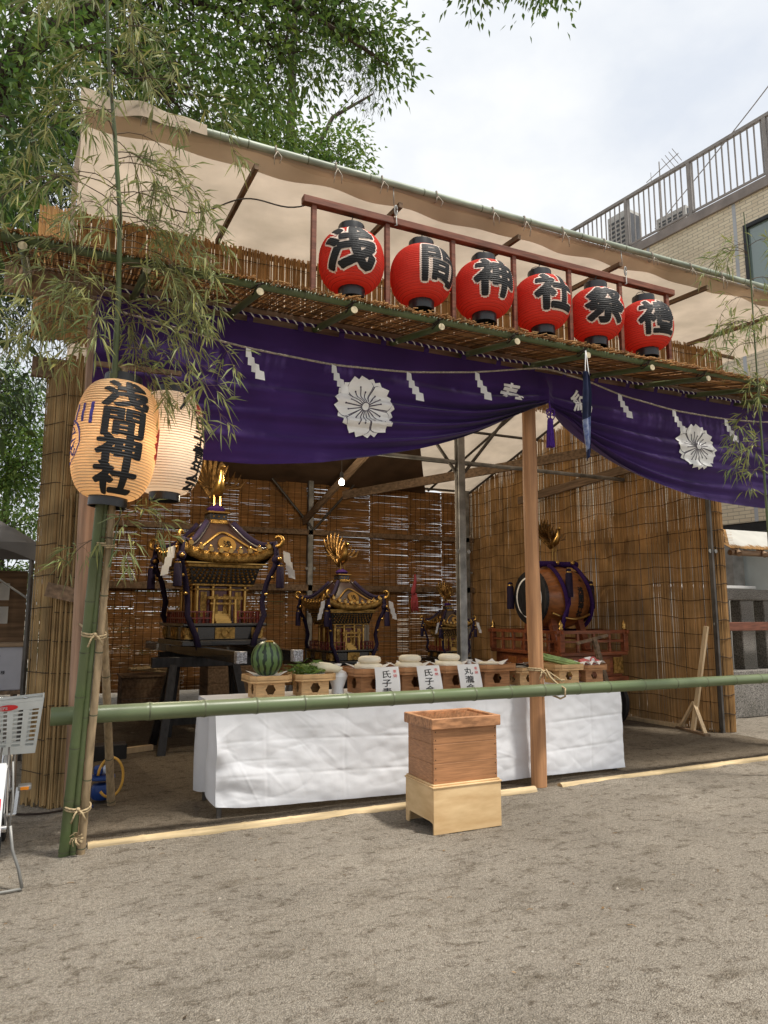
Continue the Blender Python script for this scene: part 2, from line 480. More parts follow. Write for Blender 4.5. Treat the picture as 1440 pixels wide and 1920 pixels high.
class MB:
    def __init__(self):
        self.v = []
        self.f = []
        self.n = 0

    def add(self, verts, faces):
        self.v.append(np.asarray(verts, float).reshape(-1, 3))
        o = self.n
        self.f.extend([tuple(i + o for i in f) for f in faces])
        self.n += len(self.v[-1])
        return self

    def box(self, x0, x1, y0, y1, z0, z1):
        v = [(x, y, z) for z in (z0, z1) for y in (y0, y1) for x in (x0, x1)]
        return self.add(v, [(0, 2, 3, 1), (4, 5, 7, 6), (0, 1, 5, 4), (2, 6, 7, 3), (0, 4, 6, 2), (1, 3, 7, 5)])

    def bbox(self, x0, x1, y0, y1, z0, z1, b=0.006):
        """box with chamfered vertical and top edges"""
        b = min(b, (x1 - x0) * .3, (y1 - y0) * .3, (z1 - z0) * .3)
        ring = lambda i, z: [(x0 + i + b, y0 + i, z), (x1 - i - b, y0 + i, z), (x1 - i, y0 + i + b, z), (x1 - i, y1 - i - b, z),
                             (x1 - i - b, y1 - i, z), (x0 + i + b, y1 - i, z), (x0 + i, y1 - i - b, z), (x0 + i, y0 + i + b, z)]
        v = ring(b * .7, z0) + ring(0, z0 + b) + ring(0, z1 - b) + ring(b * .7, z1)
        f = [tuple(range(7, -1, -1)), tuple(range(24, 32))]
        for k in range(3):
            for i in range(8):
                j = (i + 1) % 8
                f.append((k * 8 + i, k * 8 + j, k * 8 + 8 + j, k * 8 + 8 + i))
        return self.add(v, f)

    def beam(self, p0, p1, w, h, up=None):
        p0, p1 = V3(*p0), V3(*p1)
        d = nrm(p1 - p0)
        s, u = frame(d)
        if up is not None:
            s = nrm(np.cross(V3(*up), d))
            u = np.cross(d, s)
        c = [(-1, -1), (1, -1), (1, 1), (-1, 1)]
        v = [p + s * a * w / 2 + u * b_ * h / 2 for p in (p0, p1) for a, b_ in c]
        return self.add(v, [(0, 3, 2, 1), (4, 5, 6, 7)] + [(i, (i + 1) % 4, 4 + (i + 1) % 4, 4 + i) for i in range(4)])

    def tube(self, path, r, n=8, caps=True):
        P = [V3(*p) for p in path]
        m = len(P)
        rr = [r] * m if np.isscalar(r) else list(r)
        t0 = nrm(P[1] - P[0])
        s, u = frame(t0)
        vs = []
        for i in range(m):
            a, b = P[max(i - 1, 0)], P[min(i + 1, m - 1)]
            t = nrm(b - a)
            s = nrm(s - t * np.dot(s, t))
            u = np.cross(t, s)
            for k in range(n):
                an = 2 * math.pi * k / n
                vs.append(P[i] + (s * math.cos(an) + u * math.sin(an)) * rr[i])
        f = []
        for i in range(m - 1):
            for k in range(n):
                k2 = (k + 1) % n
                f.append((i * n + k, i * n + k2, i * n + n + k2, i * n + n + k))
        if caps:
            f.append(tuple(range(n - 1, -1, -1)))
            f.append(tuple(range((m - 1) * n, m * n)))
        return self.add(vs, f)

    def cyl(self, p0, p1, r0, r1=None, n=12):
        return self.tube([p0, p1], [r0, r0 if r1 is None else r1], n)

    def lathe(self, prof, c=(0, 0, 0), n=24, axis='z', cap=True):
        vs = []
        for r, h in prof:
            for k in range(n):
                a = 2 * math.pi * k / n
                q = (r * math.cos(a), r * math.sin(a), h)
                if axis == 'x':
                    q = (h, r * math.cos(a), r * math.sin(a))
                elif axis == 'y':
                    q = (r * math.sin(a), h, r * math.cos(a))
                vs.append((q[0] + c[0], q[1] + c[1], q[2] + c[2]))
        f = []
        m = len(prof)
        for i in range(m - 1):
            for k in range(n):
                k2 = (k + 1) % n
                f.append((i * n + k, i * n + k2, i * n + n + k2, i * n + n + k))
        if cap:
            f.append(tuple(range(n - 1, -1, -1)))
            f.append(tuple(range((m - 1) * n, m * n)))
        return self.add(vs, f)

    def ball(self, c, r, n=10, sc=(1, 1, 1)):
        m = max(4, n // 2)
        prof = [(max(1e-4, math.sin(math.pi * i / m)), -math.cos(math.pi * i / m)) for i in range(m + 1)]
        vs, f = [], []
        for a, h in prof:
            for k in range(n):
                t = 2 * math.pi * k / n
                vs.append((c[0] + r * sc[0] * a * math.cos(t), c[1] + r * sc[1] * a * math.sin(t), c[2] + r * sc[2] * h))
        for i in range(m):
            for k in range(n):
                k2 = (k + 1) % n
                f.append((i * n + k, i * n + k2, i * n + n + k2, i * n + n + k))
        return self.add(vs, f)

    def sheet(self, fn, nu, nv):
        """fn(u, v) for u, v in 0..1 gives a point"""
        vs = [fn(i / nu, j / nv) for j in range(nv + 1) for i in range(nu + 1)]
        w = nu + 1
        return self.add(vs, [(j * w + i, j * w + i + 1, j * w + w + i + 1, j * w + w + i) for j in range(nv) for i in range(nu)])

    def prism(self, poly, y0, y1, axis='y'):
        """polygon in x,z pulled from y0 to y1"""
        n = len(poly)
        if axis == 'y':
            v = [(p[0], y0, p[1]) for p in poly] + [(p[0], y1, p[1]) for p in poly]
        elif axis == 'x':
            v = [(y0, p[0], p[1]) for p in poly] + [(y1, p[0], p[1]) for p in poly]
        else:
            v = [(p[0], p[1], y0) for p in poly] + [(p[0], p[1], y1) for p in poly]
        return self.add(v, [tuple(range(n)), tuple(range(2 * n - 1, n - 1, -1))] + [(i, n + i, n + (i + 1) % n, (i + 1) % n) for i in range(n)])

    def mesh(self, name, m, smooth=False):
        me = bpy.data.meshes.new(name)
        v = np.concatenate(self.v) if self.v else np.zeros((0, 3))
        me.from_pydata(v.tolist(), [], self.f)
        me.materials.append(MATS[m])
        if smooth:
            me.polygons.foreach_set('use_smooth', [True] * len(me.polygons))
            if smooth == 'auto':
                me.set_sharp_from_angle(angle=R(40))
        me.update()
        return me

    def build(self, name, m, parent=None, smooth=False, label=None, cat=None, group=None, kind=None, loc=None, local=False):
        me = self.mesh(name, m, smooth)
        o = bpy.data.objects.new(name, me)
        COL.objects.link(o)
        if parent is not None:
            o.parent = parent
            if not local:
                off = Vector((0, 0, 0))
                p = parent
                while p is not None:
                    off += p.location
                    p = p.parent
                o.location = -off + (Vector(loc) if loc is not None else Vector((0, 0, 0)))
            elif loc is not None:
                o.location = loc
        elif loc is not None:
            o.location = loc
        tag(o, label, cat, group, kind)
        return o

def tag(o, label=None, cat=None, group=None, kind=None):
    for k, v in (('label', label), ('category', cat), ('group', group), ('kind', kind)):
        if v:
            o[k] = v
    return o

def thing(name, label, cat, loc=(0, 0, 0), group=None):
    o = bpy.data.objects.new(name, None)
    o.empty_display_size = 0.1
    COL.objects.link(o)
    o.location = loc
    return tag(o, label, cat, group)

def copy_tree(o, parent=None):
    c = o.copy()
    COL.objects.link(c)
    if parent is not None:
        c.parent = parent
    for ch in list(o.children):
        copy_tree(ch, c)
    return c

def lerp(a, b, t):
    return a + (b - a) * t

def interp(x, pts):
    xs, ys = zip(*pts)
    return float(np.interp(x, xs, ys))

def smooth_interp(x, pts):
    """monotone-ish cosine blend between points, softened"""
    return (interp(x, pts) * 2 + interp(x - 0.12, pts) + interp(x + 0.12, pts)) / 4

# leaves as folded blades, all at once
def add_leaves(mb, P, D, length, width, droop=0.15, rng=rng):
    n = len(P)
    D = D / np.linalg.norm(D, axis=1, keepdims=True)
    up = rng.normal(size=(n, 3)) * 0.6 + np.array([0, 0, 1.0])
    S = np.cross(D, up)
    S /= np.linalg.norm(S, axis=1, keepdims=True) + 1e-9
    U = np.cross(S, D)
    ln = length if np.ndim(length) else np.full(n, length)
    wd_ = width if np.ndim(width) else np.full(n, width)
    ln = ln[:, None]
    wd_ = wd_[:, None]
    dz = np.array([0, 0, -1.0])[None]
    b = P
    mid = P + D * ln * 0.42
    l = mid + S * wd_ * 0.5 + U * wd_ * 0.16
    r = mid - S * wd_ * 0.5 + U * wd_ * 0.16
    m2 = P + D * ln * 0.5 - U * wd_ * 0.02 + dz * ln * droop * 0.25
    t = P + D * ln + dz * ln * droop
    vs = np.stack([b, l, r, m2, t], 1).reshape(-1, 3)
    base = np.array([[0, 3, 1], [0, 2, 3], [1, 3, 4], [3, 2, 4]])
    f = (np.arange(n)[:, None, None] * 5 + base[None]).reshape(-1, 3)
    mb.add(vs, f.tolist())

# reed rods: o + along*s, each rod runs for length along rod
def add_reeds(mb, o, along, rod, width, length, pitch, r, jit=0.25, bend=0.006, lenjit=0.02, segs=3, depth=0.006, topfn=None, gapfn=None, skip=0.0):
    o, along, rod = V3(*o), nrm(along), nrm(rod)
    nv = np.cross(along, rod)
    s = 0.0
    while s < width:
        s += pitch * (1 + jit * random.gauss(0, 1) * 0.5)
        if random.random() < skip:
            continue
        l0, l1 = random.uniform(-lenjit, lenjit), length + random.uniform(-lenjit, lenjit)
        if topfn:
            l1 = topfn(s) + random.uniform(-lenjit, lenjit)
        spans = [(l0, l1)]
        if gapfn:
            spans = gapfn(s, l0, l1)
        rr = r * random.uniform(0.75, 1.15)
        off = random.uniform(-depth, depth)
        for a, b in spans:
            if b - a < 0.02:
                continue
            vs = []
            dx = 0.0
            for k in range(segs + 1):
                h = lerp(a, b, k / segs)
                p = o + along * (s + dx) + rod * h + nv * (off + random.uniform(-.3, .3) * depth)
                dx += random.gauss(0, 1) * bend
                vs += [p + along * rr, p + nv * rr, p - along * rr, p - nv * rr]
            f = []
            for k in range(segs):
                for q in range(4):
                    q2 = (q + 1) % 4
                    f.append((k * 4 + q, k * 4 + q2, k * 4 + 4 + q2, k * 4 + 4 + q))
            f += [(3, 2, 1, 0), (segs * 4, segs * 4 + 1, segs * 4 + 2, segs * 4 + 3)]
            mb.add(vs, f)

def add_cords(mb, o, along, rod, width, heights, r=0.003, wob=0.015, front=0.014, step=0.11):
    o, along, rod = V3(*o), nrm(along), nrm(rod)
    nv = np.cross(along, rod)
    for h in heights:
        ph = random.uniform(0, 9)
        for sd in (1, -1):
            pts = []
            n = max(2, int(width / step))
            for i in range(n + 1):
                s = width * i / n
                w = noise.noise(Vector((s * 1.6, ph, h))) * wob * 2 + noise.noise(Vector((s * 7, ph, h + 5))) * wob * 0.5
                pts.append(o + along * s + rod * (h + w) + nv * front * sd)
            mb.tube(pts, r, 4, False)

# bamboo pole: a culm with swollen nodes, each node a ring of its own
def bamboo(parent, p0, p1, r0, r1, spacing, m='bamboo_green', n=14, part='culm', node_m='bamboo_node', bow=0.0, start=0.1):
    p0, p1 = V3(*p0), V3(*p1)
    d = p1 - p0
    ln = np.linalg.norm(d)
    s_, u_ = frame(d)
    def P(t):
        return p0 + d * t + u_ * bow * math.sin(math.pi * t)
    ts = [0.0]
    nodes = []
    q = start * spacing
    while q < ln - 0.02:
        nodes.append(q / ln)
        q += spacing * random.uniform(0.88, 1.12)
    rad = []
    path = []
    e = 0.012 / ln
    last = 0.0
    path.append(P(0)); rad.append(r0)
    for t in nodes:
        rr = lerp(r0, r1, t)
        path.append(P((last + t) / 2)); rad.append(rr * 0.985)
        for k, g in ((-2.2, 0.99), (-0.6, 1.045), (0.0, 1.0), (0.6, 1.05), (2.2, 0.985)):
            tt = min(max(t + k * e, 1e-4), 0.9999)
            path.append(P(tt)); rad.append(rr * g)
        last = t
    path.append(P((last + 1) / 2)); rad.append(lerp(r0, r1, (last + 1) / 2))
    path.append(P(1)); rad.append(r1)
    # drop duplicates
    pp, rr_ = [path[0]], [rad[0]]
    for a, b in zip(path[1:], rad[1:]):
        if np.linalg.norm(a - pp[-1]) > 5e-4:
            pp.append(a); rr_.append(b)
    mb = MB().tube(pp, rr_, n)
    culm = mb.build(part, m, parent, smooth='auto')
    for t in nodes:
        rr = lerp(r0, r1, t) * 1.062
        MB().tube([P(max(t - 0.35 * e, 0)), P(t + 0.35 * e)], [rr, rr], n, False).build('node', node_m, parent, smooth=True)
    return culm

def rope_wrap(parent, c, axis, r, turns=2, th=0.009, m='straw_rope', name='lashing', tails=True):
    c = V3(*c)
    s, u = frame(axis)
    ax = nrm(axis)
    mb = MB()
    n = 18 * turns
    pts = []
    for i in range(n + 1):
        a = 2 * math.pi * i / 18
        pts.append(c + (s * math.cos(a) + u * math.sin(a)) * (r + 0.004) + ax * (i / n - 0.5) * th * 2.2 * turns)
    mb.tube(pts, th, 6)
    if tails:
        k = V3(0, -1, 0) * (r + 0.012) + c
        for dx, dz in ((0.05, -0.07), (-0.04, -0.08)):
            mb.tube([k, k + V3(dx * .5, -0.02, dz * .3), k + V3(dx, -0.015, dz)], th * 0.9, 5)
        mb.ball(k, th * 2.1, 8)
    return mb.build(name, m, parent, smooth=True)

# writing: outlines of characters, cut into a fine grid so they can follow curved things
TEXT_CACHE = {}
def text_mesh(s, bold=0.0, nx=0, ny=0):
    key = (s, bold, nx, ny)
    if key in TEXT_CACHE:
        return TEXT_CACHE[key]
    c = bpy.data.curves.new('writing', 'FONT')
    c.body = s
    c.size = 1
    c.offset = bold
    c.resolution_u = 2
    o = bpy.data.objects.new('writing', c)
    COL.objects.link(o)
    dg = bpy.context.evaluated_depsgraph_get()
    me = bpy.data.meshes.new_from_object(o.evaluated_get(dg))
    bm = bmesh.new()
    bm.from_mesh(me)
    bpy.data.objects.remove(o)
    bpy.data.curves.remove(c)
    bpy.data.meshes.remove(me)
    wdt = len(s)
    for i in range(1, nx):
        bmesh.ops.bisect_plane(bm, geom=bm.verts[:] + bm.edges[:] + bm.faces[:], plane_co=(wdt * i / nx, 0, 0), plane_no=(1, 0, 0))
    for i in range(1, ny):
        bmesh.ops.bisect_plane(bm, geom=bm.verts[:] + bm.edges[:] + bm.faces[:], plane_co=(0, -0.15 + 1.08 * i / ny, 0), plane_no=(0, 1, 0))
    bm.normal_update()
    bm.verts.index_update()
    V = np.array([v.co[:] for v in bm.verts])
    V[:, 1] -= 0.38
    V[:, 0] -= wdt / 2
    F = []
    for f in bm.faces:
        ids = [v.index for v in f.verts]
        F.append(ids if f.normal.z > 0 else ids[::-1])
    bm.free()
    TEXT_CACHE[key] = (V, F)
    return V, F

def put_text(s, fn, name, m, parent, bold=0.0, nx=0, ny=0, lift=None):
    """fn((N,2)) in em units centred on the character gives (N,3) points; strokes are widened with shifted copies"""
    V, F = text_mesh(s, min(bold, 0.012), nx, ny)
    mb = MB()
    r = bold - 0.012
    if r <= 0.004:
        mb.add(fn(V[:, :2]), F)
    else:
        k = 8 if r > 0.03 else 6
        for i in range(k):
            a = 2 * math.pi * i / k
            mb.add(fn(V[:, :2] + np.array([[math.cos(a) * r, math.sin(a) * r * 0.9]])), F)
        if r > 0.055:
            for i in range(4):
                a = math.pi / 2 * i
                mb.add(fn(V[:, :2] + np.array([[math.cos(a) * r * .5, math.sin(a) * r * 0.5]])), F)
    return mb.build(name, m, parent)

# ------------------------------------------------------------------ ground
def ground_z(x, y):
    f = max(0.0, 1 - max(0, math.hypot(x - 3, y - 5) - 8) / 8)
    z = noise.noise(Vector((x * 0.9, y * 0.9, 0))) * 0.012 + noise.noise(Vector((x * 3.7, y * 4.5, 3))) * 0.008
    z += noise.noise(Vector((x * 12, y * 14, 7))) * 0.0055
    z += 0.04 * max(0, noise.noise(Vector((x * 1.7, 4.2, 0)))) * math.exp(-((y - 5.485) / .05) ** 2)
    return z * f
gx = np.concatenate([[-900, -300, -100, -40, -15, -6], np.arange(-3, 10.01, 0.045), [12, 16, 25, 50, 120, 300, 900]])
gy = np.concatenate([[-900, -200, -60, -20, -5, 0], np.arange(1.5, 9.01, 0.045), np.arange(9.2, 14, 0.3), [16, 20, 30, 60, 150, 400, 1400]])
gm = MB()
gv = [(x, y, ground_z(x, y)) for y in gy for x in gx]
gw = len(gx)
gm.add(gv, [(j * gw + i, j * gw + i + 1, j * gw + gw + i + 1, j * gw + gw + i) for j in range(len(gy) - 1) for i in range(gw - 1)])
gm.build('ground', 'dirt', smooth=True, kind='structure', label='trodden sandy dirt yard in front of the stage')

fl = MB()  # extra sheet over the ground, its dark tint stands in for stage shade
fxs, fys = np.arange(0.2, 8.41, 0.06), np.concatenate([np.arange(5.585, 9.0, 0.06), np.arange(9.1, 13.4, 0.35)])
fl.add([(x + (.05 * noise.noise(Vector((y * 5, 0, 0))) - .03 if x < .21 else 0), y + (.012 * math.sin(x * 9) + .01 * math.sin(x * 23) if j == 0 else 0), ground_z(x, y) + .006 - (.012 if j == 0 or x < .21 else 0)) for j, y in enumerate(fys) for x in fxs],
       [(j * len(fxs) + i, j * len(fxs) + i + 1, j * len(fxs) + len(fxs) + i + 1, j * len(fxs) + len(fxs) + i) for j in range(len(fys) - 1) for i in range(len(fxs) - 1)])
fl.build('shade_tinted_floor', 'dirt_shade_tint', smooth=True, kind='structure', label='earth floor inside the stage with shade painted into its tint')
pm = MB()
for i in range(2600):
    x, y = random.uniform(-0.8, 8.5), 1.7 + random.random() ** 1.5 * 6
    r = random.uniform(0.002, 0.005) if random.random() < 0.93 else random.uniform(0.005, 0.010)
    z = ground_z(x, y) + r * 0.2
    a = random.uniform(0, 6)
    vs = [(x + r * math.cos(a + k * 1.571) * random.uniform(.7, 1.3), y + r * math.sin(a + k * 1.571) * random.uniform(.7, 1.3), z + random.uniform(-.2, .2) * r) for k in range(4)]
    vs += [(x, y, z + r * 0.7), (x, y, z - r * .7)]
    pm.add(vs, [(0, 1, 4), (1, 2, 4), (2, 3, 4), (3, 0, 4), (1, 0, 5), (2, 1, 5), (3, 2, 5), (0, 3, 5)])
pm.build('gravel', 'pebble', kind='stuff', label='small pale stones scattered over the dirt yard', cat='gravel')
lm = MB()
for i in range(150):
    x, y = random.uniform(-0.6, 8), random.uniform(1.8, 5.4)
    a = random.uniform(0, 6.3)
    l = random.uniform(0.012, 0.05)
    z = ground_z(x, y) + 0.003
    if random.random() < 0.6:
        lm.tube([(x, y, z), (x + l * .5 * math.cos(a), y + l * .5 * math.sin(a), z + .004), (x + l * math.cos(a + .3), y + l * math.sin(a + .3), z)], 0.0016, 4)
    else:
        add_leaves(lm, V3(x, y, z + .003)[None], V3(math.cos(a), math.sin(a), 0.05)[None], l * 0.8, l * 0.3, 0.0)
lm.build('leaf_litter', 'litter', kind='stuff', label='dry twigs and leaf scraps lying on the dirt', cat='litter')

# ------------------------------------------------------------------ building on the right
BP, BS = V3(12.0, 8.283, 0), V3(-0.127, 0.992, 0)
BN = V3(-0.992, -0.127, 0)                      # outward, towards the yard
def bpt(s, z, out=0.0):
    return BP + BS * s + BN * out + V3(0, 0, z)
bld = thing('apartment_building', 'tan tiled building with a railed flat roof behind the stage', 'building', tuple(bpt(2, 0)))
def bquad(mb, s0, s1, z0, z1, out, th):
    v = [bpt(s, z, o) for z in (z0, z1) for o in (out, out - th) for s in (s0, s1)]
    mb.add(v, [(0, 1, 3, 2), (4, 6, 7, 5), (0, 4, 5, 1), (2, 3, 7, 6), (0, 2, 6, 4), (1, 5, 7, 3)])
    return mb
WIN = (-1.05, 0.56, 7.35, 9.15)
me_ = MB()
for (s0, s1, z0, z1) in ((-1.3, WIN[0], 3.3, 9.7), (WIN[1], 10, 3.3, 9.7), (WIN[0], WIN[1], WIN[3], 9.7), (WIN[0], WIN[1], 3.3, WIN[2])):
    bquad(me_, s0, s1, z0, z1, 0, 0.3)
wall = me_.build('wall', 'tile_brick', bld)
uvl = wall.data.uv_layers.new(name='UVMap')
wl = wall.location
for lp in wall.data.loops:
    co = wall.data.vertices[lp.vertex_index].co
    uvl.data[lp.index].uv = (float(np.dot(np.array(co) - BP, BS)), co.z)
mb = MB(); bquad(mb, -1.3, 10, 9.7, 9.9, 0.06, 0.45); mb.build('coping', 'coping', bld)
mb = MB(); bquad(mb, -1.3, 10, 9.4, 9.55, -0.4, 9); mb.build('roof', 'concrete', bld)
mb = MB(); bquad(mb, -1.3, 10, 0, 3.1, -0.45, 0.2); mb.build('lower_wall', 'teal_wall', bld)
mb = MB(); bquad(mb, -1.3, 10, 3.12, 3.298, -0.02, .7); mb.build('soffit', 'window_frame', bld)
for s in (0.72, 2.74, 5.2):
    mb = MB(); bquad(mb, s - 0.035, s + 0.035, 3.3, 9.695, 0.006, 0.05); mb.build('joint_strip', 'sealant', bld)
for s in (1.4, 3.6, 5.8):
    mb = MB(); mb.prism([(-0.15, 0), (0.15, 0), (0.15, 3.11), (-0.15, 3.11)], -0.15, 0.15)
    o = mb.build('column', 'concrete', bld, loc=tuple(bpt(s, 0, -0.2)))
fr = MB()
for a in ((WIN[0], WIN[0] + .07, WIN[2], WIN[3]), (WIN[1] - .07, WIN[1], WIN[2], WIN[3]), (WIN[0] + .07, WIN[1] - .07, WIN[3] - .07, WIN[3]), (WIN[0] + .07, WIN[1] - .07, WIN[2], WIN[2] + .07)):
    bquad(fr, *a, 0.02, 0.14)
wn = fr.build('window', 'window_frame', bld)
mb = MB(); bquad(mb, WIN[0] + .07, WIN[1] - .07, WIN[2] + .07, WIN[3] - .07, -0.05, 0.02); mb.build('pane', 'window_glass', wn)
# roof railing
def bbar(mb, s, z0, z1, w, out=-0.1):
    return bquad(mb, s - w / 2, s + w / 2, z0, z1, out + w / 2, w)
mb = MB(); bquad(mb, -1.3, 7, 11.19, 11.26, -0.06, 0.08); mb.build('handrail', 'rail_metal', bld)
mb = MB(); bquad(mb, -1.3, 7, 10.03, 10.07, -0.08, 0.04); mb.build('bottom_rail', 'rail_metal', bld)
posts = [-1.25, 0.04, 1.7, 3.34, 5.0, 6.6]
for s in posts:
    mb = MB(); bbar(mb, s, 9.9, 11.19, 0.075); mb.build('railing_post', 'rail_metal', bld)
proto_me = None
s = -1.25
while s < 6.6:
    s += 0.1366
    if min(abs(s - p) for p in posts) > 0.06:
        if proto_me is None:
            mb = MB(); bbar(mb, 0, 10.07, 11.19, 0.024); o = mb.build('baluster', 'rail_metal', bld); proto_me = o
            o.location = Vector(o.location) + Vector(tuple(BS * s))
        else:
            o = bpy.data.objects.new('baluster', proto_me.data); COL.objects.link(o); o.parent = bld
            o.location = -bld.location + Vector(tuple(BS * s))

def aircon(s, z, w, h, d, lab, out):
    t = thing('air_conditioner', lab, 'air conditioner', tuple(bpt(s, z, out)), 'air conditioning units on the flat roof')
    mb = MB(); bquad(mb, s - w / 2, s + w / 2, z, z + h, out, d); mb.build('casing', 'ac_white', t)
    nf = 8
    for k in range(nf):
        mb = MB(); bquad(mb, s - w * .42, s + w * .42, z + h * (.1 + .8 * k / nf), z + h * (.1 + .8 * k / nf + .05), out + 0.012, 0.02)
        mb.build('grille_slat', 'ac_dark', t)
    for q in (-.35, .35):
        mb = MB(); bquad(mb, s + w * (q - .06), s + w * (q + .06), 9.55, z, out - .05, d - .1); mb.build('foot', 'ac_dark', t)
    mb = MB(); bquad(mb, s - w * .5 - .015, s - w * .5 - .002, z + h * .08, z + h * .92, out - .05, d - .1); mb.build('side_panel', 'ac_dark', t)
aircon(3.95, 10.15, 0.6, 1.15, 0.5, 'tall beige rooftop cooling unit, largest of the three', -0.55)
aircon(5.3, 10.2, 0.7, 0.8, 0.4, 'small grey rooftop cooling unit farthest along the railing', -0.5)
aircon(2.6, 9.95, 0.75, 0.75, 0.4, 'low rooftop cooling unit below the television antenna', -0.7)
# antenna
ab = bpt(3.1, 9.45, -1.1)
an = thing('television_antenna', 'spiky television antenna on a thin mast above the roof railing', 'antenna', tuple(ab))
MB().cyl(ab, ab + V3(0, 0, 2.95), 0.014, n=6).build('mast', 'rail_metal', an)
bo = ab + V3(0, 0, 2.72)
boomd = nrm(BS * -0.85 + BN * 0.25)
MB().cyl(bo - boomd * 0.5, bo + boomd * 0.68, 0.010, n=6).build('boom', 'rail_metal', an)
side = nrm(np.cross(boomd, V3(0, 0, 1)))
for k, q in enumerate((-0.32, 0.25, 0.38, 0.51, 0.63)):
    l = (0.18 if q > 0 else 0.15)
    vd = V3(0, 0, 1) if q < 0 else side * 0.7 + V3(0, 0, 0.7)
    c = bo + boomd * q
    MB().cyl(c - vd * l, c + vd * l, 0.007, n=5).build('element', 'rail_metal', an)
lb = ab + V3(0, 0, 1.15)
for k in range(5):
    c = lb + boomd * (k - 1) * 0.09
    MB().cyl(c - side * .16 - V3(0, 0, .1), c + side * .16 + V3(0, 0, .1), 0.007, n=5).build('element', 'rail_metal', an)
MB().cyl(lb - boomd * .2, lb + boomd * .4, 0.009, n=5).build('boom', 'rail_metal', an)
w0, w1 = bpt(3.1, 10.9, -1.1), bpt(-6, 14.6, 1.5)
MB().tube([w0 + (w1 - w0) * t - V3(0, 0, .35 * math.sin(math.pi * t)) for t in np.linspace(0, 1, 14)], 0.012, 5).build('overhead_cable', 'rail_metal', label='thin overhead cable rising from the antenna across the sky', cat='cable')

# ------------------------------------------------------------------ stone fence and little roof at the right
sf = thing('stone_fence', 'dark granite shrine fence of square posts beside the stage', 'fence', (10.2, 8.0, 0))
fx0, fx1, fy = 8.85, 11.5, 8.0
MB().bbox(fx0, fx1, fy - .18, fy + .2, 0.0, 0.72, .02).build('plinth', 'granite', sf)
MB().bbox(fx0, fx1, fy - .13, fy + .13, 1.80, 1.97, .015).build('top_rail', 'granite', sf)
x = fx0 + 0.15
first = None
while x < fx1:
    if first is None:
        first = MB().bbox(-.15, .15, -.1, .1, 0.721, 1.799, .012).build('post', 'granite', sf, loc=(x, fy, 0))
    else:
        o = bpy.data.objects.new('post', first.data); COL.objects.link(o); o.parent = sf
        o.location = Vector((x, fy, 0)) - sf.location
    x += 0.54
MB().bbox(fx0 - .3, fx1, fy - 0.33, fy - 0.26, 1.33, 1.46, .005).build('wooden_rail', 'wood_red', label='reddish wooden rail running in front of the stone fence', cat='rail')
rf = thing('kiosk_roof', 'small straw edged white roof poking in at the right', 'roof', (10.2, 7.9, 0))
MB().sheet(lambda u, v: (lerp(9.28 + .55 * v, 11.2, u), 7.5 + v * .5, 2.60 + v * 0.34), 8, 6).build('roof_sheet', 'tarp_white', rf)
mb = MB()
add_reeds(mb, (9.22, 7.44, 2.57), (1, 0, 0), (0.03, 0.2, 0.1), 1.9, 0.2, 0.016, 0.009)
add_reeds(mb, (9.22, 7.5, 2.59), (.55, .5, .34), (0.2, 0.0, 0.0), .82, 0.16, 0.016, 0.009)
mb.build('straw_edge', 'reed', rf, kind='stuff')
MB().cyl((9.3, 7.52, 2.51), (11.2, 7.52, 2.51), 0.045, n=10).build('eave_log', 'wood_beam', rf, smooth='auto')
for x in (9.38, 9.95, 10.6):
    MB().cyl((x, 7.42, 2.48), (x + .3, 8.0, 2.87), 0.042, n=10).build('rafter', 'wood_beam', rf, smooth='auto')
for yy in (7.58, 7.92):
    MB().cyl((11.05, yy, 0), (11.05, yy, 2.5 + (yy - 7.6) * .6), 0.06, n=10).build('post', 'wood_beam', rf, smooth='auto')
ww = thing('white_wall', 'bright white low wall behind the stone fence posts', 'wall', (10.1, 8.75, 0))
MB().bbox(8.9, 11.3, 8.7, 8.8, 0, 2.02, .005).build('wall_face', 'tarp_white', ww)
MB().bbox(8.88, 11.32, 8.67, 8.83, 2.021, 2.07, .005).build('cap', 'paper', ww)

# ------------------------------------------------------------------ the festival stage frame
YF = 5.6
st = thing('festival_stage', 'open timber and steel framework of the festival stage', 'stage', (4.2, 9, 0))
MB().bbox(-0.45, 9.0, YF + 0.02, YF + 0.13, 3.97, 4.17, .006).build('front_beam', 'wood_beam', st)
MB().bbox(-0.55, 9.0, YF + 0.02, YF + 0.10, 3.62, 3.72, .006) if False else None
# centre log post
zs = np.linspace(0, 3.99, 16)
MB().tube([(4.235 + 0.006 * math.sin(z * 2.1), 5.655, z) for z in zs], [0.073 - 0.004 * z / 4 + 0.0025 * math.sin(z * 5) for z in zs], 16).build('log_post', 'wood_post', st, smooth='auto')
MB().tube([(0.24 - 0.012 * z, 5.70, z) for z in np.linspace(0, 3.97, 8)], [0.075 - 0.002 * k for k in range(8)], 14).build('log_post', 'wood_pink', st, smooth='auto')
MB().tube([(8.35, 5.68, z) for z in np.linspace(0, 3.97, 8)], 0.075, 14).build('log_post', 'wood_post', st, smooth='auto')
